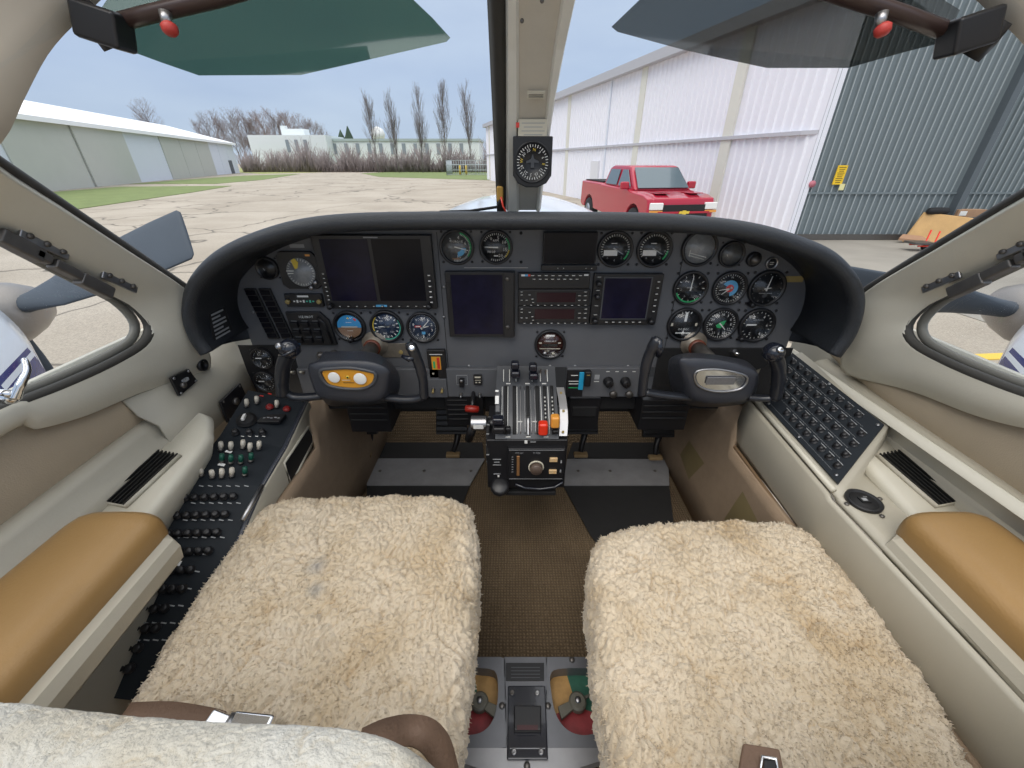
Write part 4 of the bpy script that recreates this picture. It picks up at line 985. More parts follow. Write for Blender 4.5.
# small top right knobs
c = PP(753, 259); b = MB(FR(c)); t = thing('dome_light', c, 'small black dome lamp right of the plain grey gauge', 'lamp')
b.lathe([(.015, 0), (.015, .006), (.013, .008)], (0, 0, 0), M_bezel, 24); b.build('collar', t); b = MB(FR(c)); b.lathe([(.011, .006), (.010, .012), (.006, .016), (.001, .018)], (0, 0, 0), M_steel, 24); b.build('dome', t)
c = PP(771, 263); t = thing('ringed_gauge', c, 'tiny black instrument with a bright metal ring near the right end of the panel', 'gauge'); b = MB(FR(c))
b.lathe([(.0125, 0), (.0125, .005), (.0105, .006), (.010, .002)], (0, 0, 0), M_alu, 28); b.build('metal_ring', t); b = MB(FR(c)); b.lathe([(.0102, 0), (.0102, .003)], (0, 0, 0), M_face, 24); b.rect((0, .002), .008, .001, .0034, M_mark); b.rect((0, -.002), .008, .001, .0034, M_mark); b.build('dial', t)
# brass lock on each hood side
for px, py, w in ((222, 275, 'left'), (806, 303, 'right')):
    c = P(px + (3 if px < 500 else -2), py, y=.80); sx = -1 if px < 500 else 1
    c.x = sx * .628
    b = MB(); b.lathe([(.007, -.002), (.007, .004), (.003, .006)], c, M_tape, 12, (-sx, -.2, 0)); tag(b.build('brass_fastener'), 'brass fastener on the %s inner side of the glareshield hood' % w, 'fastener')
# placard on the left hood wall
t = thing('checklist_placard', (-.63, .79, -.26), 'grey placard with rows of small print inside the left end of the hood', 'placard')
q0, q1, q2, q3 = [P(x, y, x=-.636) for x, y in ((204, 292), (217, 287), (233, 332), (214, 343))]
b = MB(); n_ = (q1 - q0).cross(q3 - q0).normalized(); n_ = n_ if n_.x > 0 else -n_
b.prism([q0, q1, q2, q3], n_ * .001, M_blackm); b.build('plate', t)
b = MB()
for i in range(12):
    f0 = .06 + i * .078; L = .85 if i % 3 else .6
    if i in (0, 1, 2):
        f0 = .04 + i * .06
    a_, c_ = q0.lerp(q3, f0), q1.lerp(q2, f0); a2, c2 = q0.lerp(q3, f0 + .035), q1.lerp(q2, f0 + .035)
    o_ = n_ * .0013
    b.prism([a_.lerp(c_, .1) + o_, a_.lerp(c_, L) + o_, a2.lerp(c2, L) + o_, a2.lerp(c2, .1) + o_], n_ * .0003, M_markd)
b.build('print', t)

# ---- square-framed dial (281-320, 251-288)
c, w, h = rectp(281, 320, 251, 288); fr = FR(c)
t = thing('square_framed_dial', c, 'square black instrument with a grey round card and yellow pointer, left of the twin display', 'gauge')
b = MB(fr); k = w / 2; kk = h / 2
b.prism([(-k, kk - .01, 0), (-k + .01, kk, 0), (k - .01, kk, 0), (k, kk - .01, 0), (k, -kk + .01, 0), (k - .01, -kk, 0), (-k + .01, -kk, 0), (-k, -kk + .01, 0)], (0, 0, .008), M_bezel); b.build('bezel', t, bevel=.001)
b = MB(fr); R0 = w * .36; b.lathe([(R0, 0), (R0, .0012)], (.004, -.003, .008), M_facelight, 40)
for i in range(30):
    a = math.radians(i * 12); b.rect((.004 + R0 * .88 * math.sin(a), -.003 + R0 * .88 * math.cos(a)), .0012, R0 * .14, .0095, M_mark, -i * 12)
b.rect((-.018, .0), .016, .002, .0096, M_mark); b.rect((-.018, -.005), .012, .0016, .0096, M_mark); b.build('dial_card', t)
b = MB(fr); b.prism([(-.006, .004, .0098), (-.010, .022, .0098), (-.002, .026, .0098), (.004, .018, .0098), (.0, .006, .0098)], (0, 0, .001), M_yellow); b.build('pointer', t)
b = MB(fr); b.rect((k * .62, kk * .82), .010, .004, .0084, M_orgk); b.build('flag', t)
for x_, y_ in ((k * .72, -kk * .62), (k * .45, -kk * .9)): addknob(t, fr, (x_, y_, .008), .0045, .006, M_alu)
b = MB(FR(PP(297, 246))); b.box((0, 0, 0), (.030, .007, .001), M_markd); tag(b.build('label_strip'), 'worn grey label strip above the square-framed dial', 'label')

# ---- annunciator (286-326, 291-308)
c, w, h = rectp(287, 324, 293, 306); fr = FR(c)
t = thing('annunciator_panel', c, 'narrow black selector panel with green lit legends under the square-framed dial', 'control panel')
b = MB(fr); b.box((0, 0, .004), (w, h, .008), M_bezel); b.build('case', t, bevel=.002)
b = MB(fr); b.rect((0, h * .33), w * .3, h * .14, .0084, M_mark)
for i in range(7): b.rect((-w * .26 + i * w * .085, -h * .05), w * .05, h * (.1 + .1 * (i % 2)), .0084, M_teal if i > 3 else M_mark)
b.build('legends', t)
addknob(t, fr, (-w * .42, -h * .05, .007), .005, .008, M_tape); addknob(t, fr, (w * .42, -h * .05, .007), .005, .008, M_tape)
# ---- switch block 3x3 (290-333, 311-345)
c, w, h = rectp(291, 332, 311, 344); fr = FR(c)
t = thing('ice_protection_switch_block', c, 'black block of nine rocker switches in three rows left of the artificial horizon', 'switch panel')
b = MB(fr); b.prism([(-w / 2, h / 2, 0), (w * .32, h / 2, 0), (w / 2, h * .25, 0), (w / 2 + .006, -h / 2, 0), (-w / 2 + .004, -h / 2, 0)], (0, 0, .008), M_bezel); b.build('case', t, bevel=.002)
b = MB(fr); b.text('ICE PROT', (-w * .02, h * .36), .0075, .0084, M_mark); b.build('legend', t)
for r0 in range(3):
    for c0 in range(3):
        b = MB(fr); b.box((-w * .33 + c0 * w * .25, h * .15 - r0 * h * .24, .011), (w * .18, h * .17, .008), M_black, Matrix.Rotation(.25, 3, 'X')); b.rect((-w * .33 + c0 * w * .25, h * .245 - r0 * h * .24), w * .14, .0009, .0086, M_markd); b.build('rocker_switch', t, bevel=.001)
b = MB(fr); b.tube([(w * .25, h * .36, .010), (w * .38, h * .2, .010), (w * .46, -h * .42, .010)], .003, M_black, 8); b.build('guard_rail', t)
# ---- two columns of annunciator lights (255-284, 288-338)
c, w, h = rectp(256, 284, 288, 338); fr = FR(c)
t = thing('warning_light_columns', c, 'two slanting black columns of unlit warning lights at the left of the panel', 'warning lights')
for k in range(2):
    b = MB(FR(c)); x0 = -w * .28 + k * w * .5
    b.prism([(x0 - w * .2 - .008, h / 2, 0), (x0 + w * .2 - .008, h / 2, 0), (x0 + w * .2 + .012, -h / 2, 0), (x0 - w * .2 + .012, -h / 2, 0)], (0, 0, .006), M_black); b.build('case', t, bevel=.001)
    for i in range(9):
        b = MB(fr); yy = h * .43 - i * h * .107; b.box((x0 - .008 + .02 * (i + .5) / 9.5, yy, .0068), (w * .32, h * .08, .002), M_screen); b.build('light_cap', t, bevel=.0006)
# ---- lower left dark sub panel 250-300, 345-395
def subpanel(x0, x1, y0, y1, dy, lab, nm='switch_panel', m=M_black):
    c, w, h = rectp(x0, x1, y0, y1, dy); c.y = YP - dy; t = thing(nm, c, lab, 'control panel'); fr = FR(c)
    b = MB(fr); b.box((0, 0, -dy / 2), (w, h, dy), m); b.build('plate', t, bevel=.002)
    return t, fr, w, h
subpanel(247, 299, 345, 398, .0015, 'black lower left corner plate carrying two small dark gauges', 'corner_plate')
tl, fl, wl, hl = subpanel(300, 440, 369, 397, .012, 'dark lower strip of the panel behind the left control wheel', 'lower_panel', M_panel)
tm, fm, wm, hm = subpanel(447, 497, 369, 397, .012, 'lower panel strip with two small switches left of the throttle quadrant', 'lower_panel', M_panel)
tr, frr, wr, hr = subpanel(566, 645, 368, 397, .012, 'lower panel strip with two round knobs right of the throttle quadrant', 'lower_panel', M_panel)
tq, fq, wq, hq = subpanel(655, 785, 348, 396, .004, 'black recess strip behind the right control wheel', 'lower_panel', M_blackm)
def local(fr, px, py, dy): 
    v = fr.inverted() @ P(px, py, y=fr.translation.y); return (v.x, v.y, 0)
# items on the left lower strip
def toggle(t, fr, px, py, m=M_alu, up=True, big=1.0):
    l = local(fr, px, py, 0); b = MB(fr); b.lathe([(.005 * big, 0), (.005 * big, .003), (.0035 * big, .004)], l, M_steel, 10); b.tube([l, (l[0], l[1] + (.006 if up else -.006) * big, .012 * big)], [.0016 * big, .0028 * big], m, 8); b.build('toggle_switch', t)
for px in (294, 303): toggle(tl, fl, px, 372, M_cream)
for px, py in ((321, 355), (335, 353)):
    c = PP(px, py); b = MB(FR(c)); b.lathe([(.009, 0), (.009, .004), (.004, .010)], (0, 0, 0), M_steel, 16); tag(b.build('rotary_knob'), 'small metal knob peeping over the left control wheel, %s one' % ('left' if px < 330 else 'right'), 'knob', 'knobs above the left control wheel')
# orange/red indicator (430-446, 352-375)
c, w, h = rectp(428, 446, 350, 378, .01); t = thing('trim_indicator', c, 'black-cased indicator with an orange and red window left of the lower switches', 'indicator'); fr = FR(c + Vector((0, -.012, 0)))
b = MB(fr); b.box((0, 0, -.006), (w, h, .012), M_black); b.build('case', t, bevel=.002)
b = MB(fr); b.box((-.001, .004, .0005), (w * .5, h * .45, .001), M_amber); b.rect((.004, .004), w * .15, h * .4, .0012, M_red); b.rect((-.006, .0), w * .12, h * .25, .0012, M_green); b.build('window', t)
b = MB(fr); b.rect((0, h * .36), w * .7, .002, .0005, M_mark); b.rect((-w * .25, -h * .32), .004, .004, .0005, M_cream); b.build('legend', t)
c, w, h = rectp(429, 447, 379, 397, .012); fr = FR(c + Vector((0, -.014, 0))); t = thing('fuel_pump_switches', c, 'pair of small metal toggles in a dark box under the orange indicator', 'switches')
b = MB(fr); b.box((0, 0, -.003), (w, h, .006), M_panel); b.build('case', t, bevel=.001)
for i in (-1, 1): b = MB(fr); b.lathe([(.004, 0), (.004, .003)], (i * w * .25, 0, 0), M_steel, 10); b.tube([(i * w * .25, 0, 0), (i * w * .25, -.005, .013)], [.002, .003], M_tape, 8); b.build('toggle', t)
# middle strip items
b = MB(fm); l = local(fm, 462, 380, 0)
for a, c_, sx, sy in ((0, .013, .026, .001), (0, -.013, .026, .001), (-.013, 0, .001, .026), (.013, 0, .001, .026)): b.box((l[0] + a, l[1] + c_, .0005), (sx, sy, .001), M_markd)
b.build('switch_outline', tm)
b = MB(fm); b.box((l[0], l[1] - .004, .006), (.012, .022, .012), M_black); b.lathe([(.005, 0), (.003, .004)], (l[0], l[1] + .004, .012), M_alu, 12); b.build('ignition_switch', tm, bevel=.002)
b = MB(fm); l = local(fm, 478, 379, 0); b.box((l[0], l[1], .003), (.020, .026, .006), M_bezel); b.rect((l[0], l[1] + .008), .014, .004, .0064, M_cream)
for i in (-1, 1): b.rect((l[0] + i * .004, l[1] - .006), .004, .003, .0064, M_cream)
b.rect((l[0], l[1]), .014, .0015, .0064, M_cream); b.build('label_block', tm)
for px in (461, 480): toggle(tm, fm, px, 394, M_alu, False, .8)
# red capped lever (464-482,405-412)
b = MB(); c = P(472, 409, y=.80); b.lathe([(.003, -.017), (.008, -.015), (.009, 0), (.008, .015), (.003, .017)], c, mat('dull_red_handle', (.32, .02, .012), .35), 14, (1, 0, -.08)); b.tube([c, c + Vector((0, .06, .02))], .005, M_black, 8)
tag(b.build('parking_brake_handle'), 'dull red handle under the lower panel, left of the throttle quadrant', 'handle')
# right strip items
c, w, h = rectp(566, 583, 370, 396, .012); fr = FR(c + Vector((0, -.0135, 0))); t = thing('gear_warning_placard', c, 'small black placard with white lines beside a light blue tab', 'placard')
b = MB(fr); b.box((0, 0, 0), (w, h, .003), M_black); b.build('plate', t)
b = MB(fr)
for i, (yy, ww) in enumerate(((.32, .5), (.1, .8), (.0, .7), (-.15, .75))): b.rect((-.002, yy * h), w * ww * .8, .002, .0017, M_mark if i != 3 else M_green)
b.build('print', t)
b = MB(fr); b.box((w * .36, h * .12, .003), (w * .28, h * .66, .004), M_cyan); b.build('blue_tab', t, bevel=.001)
b = MB(fr); b.lathe([(.0045, 0), (.003, .014)], (w * .75, h * .2, 0), M_cream, 12); b.build('light_bulb', t)
b = MB(FR(P(587, 375, y=YP - .014))); b.box((0, -.004, .008), (.016, .04, .016), M_black); b.rect((0, .008), .008, .002, .0165, M_tape); tag(b.build('gear_lever_housing', bevel=.003), 'black lever housing right of the light blue tab', 'lever housing')
for i, (px, lab) in enumerate(((608, 'left'), (625, 'right'))):
    l = local(frr, px, 381, 0); b = MB(frr); b.lathe([(.012, 0), (.012, .003), (.0105, .004), (.010, .018), (.008, .020)], l, M_black, 20); b.box((l[0], l[1], .021), (.003, .018, .003), M_black); b.build('rotary_knob', tr)
b = MB(frr); l = local(frr, 597, 377, 0); b.rect((l[0], l[1]), .012, .013, .0005, M_markd); b.rect((l[0], l[1] - .012), .012, .002, .0005, M_mark)
for px in (608, 617, 625, 634): l = local(frr, px, 371.5, 0); b.rect((l[0], l[1]), .008, .002, .0005, M_mark)
b.build('legends', tr)
for px in (613, 629):
    l = local(frr, px, 394, 0); b = MB(frr); b.lathe([(.010, 0), (.009, .006)], l, M_steel, 14); b.build('worn_fitting', tr)
b = MB(); c = PP(733, 352); b.lathe([(.009, 0), (.009, .008), (.006, .016), (.003, .022)], c, M_chrome, 16, (0, -1, .2)); tag(b.build('cigar_lighter'), 'bright metal plug just above the right control wheel', 'plug')

# ---- displays
def display(name, x0, x1, y0, y1, lab, screens, extra, dep=.012):
    c, w, h = rectp(x0, x1, y0, y1, dep); fr = FR(c + Vector((0, -dep, 0))); t = thing(name, c, lab, 'display')
    b = MB(fr); b.box((0, 0, -dep / 2), (w, h, dep), M_bezel); b.build('bezel', t, bevel=.002)
    for (a0, a1, b0, b1, m) in screens:   # fractions of the bezel
        b = MB(fr); b.box((w * ((a0 + a1) / 2 - .5), h * (.5 - (b0 + b1) / 2), .0003), (w * (a1 - a0), h * (b1 - b0), .001), m); b.build('screen', t)
    extra(t, fr, w, h)
    return t
def btnrow(t, fr, w, h, pts, sx, sy, nm='button', m=None):
    for (a, c) in pts:
        b = MB(fr); b.box((w * (a - .5), h * (.5 - c), .0015), (w * sx, h * sy, .003), m or M_black); b.rect((w * (a - .5), h * (.5 - c)), w * sx * .7, h * sy * .4, .0032, M_mark); b.build(nm, t)
def ex1(t, fr, w, h):
    btnrow(t, fr, w, h, [(.13 + i * .076, .955) for i in range(11)], .022, .02)
    btnrow(t, fr, w, h, [(.955, .52 + i * .075) for i in range(6)], .03, .035)
    btnrow(t, fr, w, h, [(.045, .5 + i * .06) for i in range(8)], .025, .025)
    for i, (a, c_) in enumerate(((.05, .95), (.93, .95))): addknob(t, fr, (w * (a - .5), h * (.5 - c_), 0), .006, .014, M_black)
    b = MB(fr); b.rect((0, h * .47), w * .12, h * .015, .0005, M_markd); b.rect((.0, -h * .452), w * .1, h * .03, .0006, M_lblue); b.build('legends', t)
display('twin_flight_display', 318, 434, 235, 309, 'large twin-screen flight display, unlit, left of centre on the panel', [(.07, .47, .05, .88, M_screenn), (.50, .91, .05, .88, M_screen)], ex1, .014)
def ex2(t, fr, w, h):
    b = MB(fr); b.box((w * .41, 0, .002), (w * .14, h, .004), M_bezel); b.build('key_column', t, bevel=.001)
    btnrow(t, fr, w, h, [(.91, .04)], .08, .02); 
    for c_ in (.09, .82): addknob(t, fr, (w * .39, h * (.5 - c_), .004), .004, .004, M_steel, 'screw')
    b = MB(fr); b.box((-w * .46, h * .2, .002), (w * .05, h * .28, .003), M_black); b.build('card_slot', t)
display('multifunction_display', 447, 515, 272, 337, 'square unlit display with a thick right-hand frame, left of the radio stack', [(.08, .82, .04, .95, M_screenn)], ex2, .016)
def ex3(t, fr, w, h):
    btnrow(t, fr, w, h, [(.3, .5), (.4, .5)], .02, .3); btnrow(t, fr, w, h, [(.8, .5), (.9, .5)], .03, .25)
c_t = display('blank_screen', 543, 597, 232, 264, 'blank black screen centred at the top of the panel', [(.02, .98, .03, .97, M_screen)], lambda *a: None, .012)
display('screen_key_strip', 541, 597, 265, 271, 'thin key strip with white legends under the blank top screen', [], ex3, .008)
def ex4(t, fr, w, h):
    btnrow(t, fr, w, h, [(.20 + i * .094, .14) for i in range(8)], .06, .10); btnrow(t, fr, w, h, [(.22 + i * .085, .36) for i in range(8)], .055, .09)
    b = MB(fr); b.rect((-w * .43, h * .36), w * .05, h * .12, .0006, M_white); b.rect((-w * .385, h * .36), w * .04, h * .12, .0006, M_lblue); b.rect((-w * .345, h * .36), w * .035, h * .12, .0006, M_redk)
    b.rect((w * .44, h * .38), w * .06, h * .1, .0006, M_mark); b.build('legends', t)
display('audio_panel', 518, 590, 273, 289, 'black audio selector with two rows of keys, top unit of the radio stack', [], ex4, .012)
def ex5(t, fr, w, h):
    btnrow(t, fr, w, h, [(.09 + i * .095, .93) for i in range(10)], .035, .08)
    btnrow(t, fr, w, h, [(.05, .12), (.05, .3), (.05, .62), (.12, .62), (.16, .3), (.2, .55), (.21, .75)], .04, .07)
    btnrow(t, fr, w, h, [(.85, .35), (.93, .35), (.85, .62), (.93, .62), (.93, .12)], .05, .07)
display('navcom_radio', 518, 590, 289.5, 306, 'radio with dark red readout, middle unit of the radio stack', [(.26, .80, .18, .76, M_screenr)], ex5, .012)
display('navcom_radio', 518, 590, 306.5, 324, 'radio with dark red readout, bottom unit of the radio stack', [(.23, .78, .15, .70, M_screenr)], ex5, .012)
def ex6(t, fr, w, h):
    btnrow(t, fr, w, h, [(.25 + i * .1, .93) for i in range(6)], .05, .03)
    btnrow(t, fr, w, h, [(.93, .14 + i * .115) for i in range(6)], .05, .035)
    btnrow(t, fr, w, h, [(.07, .05), (.07, .3), (.07, .6), (.07, .78)], .07, .02)
    for a, c_ in ((.07, .17), (.07, .42), (.07, .9), (.91, .91)): addknob(t, fr, (w * (a - .5), h * (.5 - c_), 0), .006, .014, M_black)
    b = MB(fr); b.box((-w * .01, h * .035, .001), (w * .70, h * .83, .002), M_quad); b.build('screen_surround', t)
    b = MB(fr); b.box((-w * .01, h * .035, .0022), (w * .66, h * .78, .001), M_screenn); b.build('screen', t)
display('gps_navigator', 592, 660, 274, 325, 'large navigator unit with a purple-black screen right of the radio stack', [], ex6, .014)

# ---- dark box under the panel, firewall
b = MB(); b.box((0, 1.25, -.60), (1.5, .02, .66), M_blackm); struct(b.build('wall_firewall'))
b = MB(); b.box((0, .98, P(530, 396, y=.9).z + .0), (1.36, .22, .04), M_blackm); struct(b.build('trim_6'))

# ==================================================================== YOKES
M_yoke = mat('control_wheel_black', (.018, .02, .026), .3, coat=.25, noise_amt=.1, noise_scale=40, bump=.12, bump_scale=700)
M_yokeh = mat('control_wheel_hub', (.035, .038, .048), .36, noise_amt=.12, noise_scale=50, bump=.25, bump_scale=700)
def yoke(s):
    YY = .70
    if s < 0:
        lab = 'black control wheel with an amber clock plate, in front of the left seat'
        hub = [(308, 367), (316, 362.5), (345, 360.5), (372, 362), (388, 369), (389, 377), (384, 396), (372, 402), (345, 402), (322, 398), (314, 390)]
        back = [(322, 356), (330, 352), (350, 351), (370, 352), (385, 358), (398, 372), (400, 385), (395, 398), (378, 404), (350, 405), (325, 402)]
        win = [(322, 371), (335, 369), (350, 368.5), (366, 371), (374, 374), (372, 383), (362, 388), (345, 388), (330, 385), (324, 379)]
    else:
        lab = 'black control wheel with a chrome badge, in front of the right seat'
        hub = [(679, 362), (690, 358), (720, 360), (745, 366), (757, 372), (757, 378), (750, 396), (738, 402), (715, 404), (695, 400), (688, 388)]
        back = [(668, 364), (676, 355), (700, 353), (735, 358), (748, 362), (758, 374), (756, 392), (745, 403), (715, 407), (685, 404), (672, 390)]
        win = [(698, 372), (710, 370), (725, 371), (742, 375), (746, 380), (740, 388), (725, 391), (710, 390), (699, 385), (696, 378)]
    hc = sum((P(x, y, y=YY) for x, y in hub), Vector()) / len(hub)
    t = thing('control_wheel', hc, lab, 'control wheel', 'control wheels')
    n = 64
    H = resample(spline([P(x, y, y=YY) for x, y in hub], 6, True), n, True)
    Bk = resample(spline([P(x, y, y=YY + .055) for x, y in back], 6, True), n, True)
    # align start by angle
    def byang(L):
        c = sum(L, Vector()) / len(L); A = sorted(L, key=lambda p: math.atan2(p.z - c.z, p.x - c.x)); return A
    def shr(L, f, dy): c = sum(L, Vector()) / len(L); return [c + (p - c) * f + Vector((0, dy, 0)) for p in L]
    H, Bk = byang(H), byang(Bk)
    b = MB(); rows = [shr(H, .02, -.007), shr(H, .6, -.007), shr(H, .86, -.006), shr(H, .96, -.002), H] + [[p.lerp(q, f) for p, q in zip(H, Bk)] for f in (.15, .5, .85, 1)] + [shr(Bk, .9, .012), shr(Bk, .4, .016), shr(Bk, .02, .016)]
    b.grid(rows, M_yokeh, True, closed=True); b.build('hub', t)
    W = [P(x, y, y=YY - .008) for x, y in win]; W = resample(spline(W, 6, True), 48, True)
    b = MB(); b.tube(shr(W, 1.06, 0), .0034 if s < 0 else .0022, M_quad if s < 0 else M_alu, 8, True); b.build('window_rim', t)
    b = MB(); b.prism(shr(W, .97, .001), (0, .004, 0), M_amber if s < 0 else M_chrome); b.build('amber_plate' if s < 0 else 'badge', t)
    wc_ = sum(W, Vector()) / 48; fr = FR(wc_ + Vector((0, -.001, 0)))
    if s < 0:
        for xx, yy, rr in ((-.027, .002, .0115), (.0235, -.001, .0125)):
            b = MB(fr); b.lathe([(rr, 0), (rr, .0014), (rr * .9, .002)], (xx, yy, .0), mat('pale_disc', (.85, .85, .82), .4), 28); b.build('white_disc', t)
        b = MB(fr); b.lathe([(.0035, 0), (.0035, .001)], (.0, .003, .001), M_yellow, 14); b.lathe([(.0018, 0), (.0018, .0015)], (.0, .003, .001), M_black, 10)
        b.rect((-.004, -.0035), .016, .0014, .0014, M_cream); b.rect((0, -.0095), .022, .0014, .0014, M_cb); b.build('markings', t)
    else:
        b = MB(fr); b.box((0, 0, .001), (.056, .0165, .003), mat('brushed_badge', (.22, .22, .23), .45, metal=.6, noise_amt=.3, noise_scale=400)); b.build('badge_plate', t, bevel=.001)
    # arms and grips
    Q = lambda x, y, dy=0: P(x, y, y=YY + dy)
    if s < 0:
        b = MB(); b.tube(spline([Q(326, 395, .02), Q(308, 397, .015), Q(293, 396.5, .012), Q(285, 392, .01)], 5), .0105, M_yoke, 12, flat=.8); b.build('arm', t)
        b = MB(); b.tube(spline([Q(283, 395, .008), Q(282, 380, .006), Q(284, 364, .002), Q(290, 352, -.004)], 6), [.0125] * 6 + [.0135] * 7 + [.014] * 6, M_yoke, 14); gr = b.build('grip', t)
        hd = Q(289, 347, -.01)
        b = MB(); b.tube([hd + Vector((-.004, 0, -.016)), hd + Vector((.0, 0, -.006)), hd + Vector((.003, 0, .006)), hd + Vector((.004, 0, .014))], [.014, .0195, .018, .009], M_blackg, 16, up=(0, 1, 0)); b.build('grip_head', gr)
        b = MB(); b.lathe([(.0065, 0), (.0065, .006), (.005, .008)], hd + Vector((-.008, -.012, .006)), M_alu, 14, (-.3, -.7, .6)); b.build('trim_button', gr)
        b = MB(); b.tube([hd + Vector((-.016, -.010, -.012)), hd + Vector((0, -.02, -.008)), hd + Vector((.016, -.012, .0))], .003, M_blackg, 8); b.build('trigger_ridge', t)
        b = MB(); b.tube(spline([Q(386, 397, .02), Q(400, 399, .015), Q(415, 399, .012), Q(424, 396, .01)], 5), .0105, M_yoke, 12, flat=.8); b.build('arm', t)
        b = MB(); b.tube(spline([Q(424, 398, .008), Q(423, 380, .006), Q(419, 364, .004), Q(413, 350, .0), Q(409, 343, 0)], 6), [.0095] * 8 + [.0105] * 8 + [.011] * 6 + [.009] * 3, M_yoke, 14); b.build('grip', t)
        b = MB(); hd = Q(412, 348, -.01); b.lathe([(.0065, 0), (.0065, .004), (.0035, .005)], hd, M_chrome, 16, (0, -.8, .5)); b.build('push_button', t)
        b = MB(); b.tube([Q(402, 356, 0), Q(409, 359, -.006), Q(414, 358, -.006)], [.003, .006, .004], M_blackg, 8); b.build('thumb_rest', t)
    else:
        b = MB(); b.tube(spline([Q(690, 397, .02), Q(672, 396, .015), Q(655, 394, .012), Q(645, 392, .01)], 5), .0105, M_yoke, 12, flat=.8); b.build('arm', t)
        b = MB(); b.tube(spline([Q(642, 395, .008), Q(644, 376, .006), Q(648, 358, .004), Q(655, 344, .0), Q(659, 338, 0)], 6), [.0095] * 8 + [.0105] * 8 + [.012] * 6 + [.009] * 3, M_yoke, 14); b.build('grip', t)
        b = MB(); b.tube([Q(659, 340, -.008), Q(660, 350, -.008), Q(658, 356, -.004)], [.004, .007, .005], M_blackg, 8); b.build('thumb_rest', t)
        b = MB(); b.tube(spline([Q(748, 397, .02), Q(760, 398, .015), Q(770, 398, .01)], 5), .009, M_yoke, 12, flat=.8); b.build('arm', t)
        b = MB(); b.tube(spline([Q(775, 398, .008), Q(778, 382, .006), Q(778, 366, .002), Q(774, 355, -.004)], 6), [.0125] * 6 + [.0135] * 7 + [.014] * 6, M_yoke, 14); gr = b.build('grip', t)
        hd = Q(773, 351, -.01)
        b = MB(); b.tube([hd + Vector((.006, 0, -.016)), hd + Vector((.003, 0, -.006)), hd + Vector((-.002, 0, .006)), hd + Vector((-.005, 0, .013))], [.014, .0195, .0175, .009], M_blackg, 16, up=(0, 1, 0)); b.build('grip_head', gr)
        b = MB(); b.lathe([(.0065, 0), (.0065, .005), (.003, .006)], hd + Vector((.001, -.014, .008)), M_chrome, 14, (.1, -.6, .7)); b.build('trim_button', gr)
    # shaft + panel flange
    zc = hc.z + .012
    b = MB(); b.cyl((hc.x + .004, YY + .05, zc), (hc.x + .004, YP, zc), .016, M_steel, n=20); b.build('shaft', t)
    b = MB(); b.lathe([(.030, 0), (.030, .004), (.020, .006), (.020, .02)], (hc.x + .004, YP - .001, zc), mat('worn_flange', (.30, .26, .21), .4, metal=.4, noise_amt=.4, noise_scale=80), 28, (0, -1, 0)); b.build('flange', t)
    b = MB(); b.lathe([(.019, 0), (.019, .01)], (hc.x + .004, YP - .018, zc), mat('red_brown_collar', (.16, .04, .02), .45), 24, (0, -1, 0)); b.build('collar', t)
yoke(-1); yoke(1)
c, w, h = rectp(366, 410, 343, 357); b = MB(FR(c)); b.box((0, 0, .0015), (w, h, .003), mat('worn_plate', (.24, .21, .17), .4, metal=.4, noise_amt=.4, noise_scale=70)); b.lathe([(.005, 0), (.005, .003)], (w * .3, -h * .1, .003), M_tape, 12)
tag(b.build('worn_metal_plate', bevel=.001), 'worn bare metal plate behind the left control wheel under the teal-ringed gauge', 'plate')

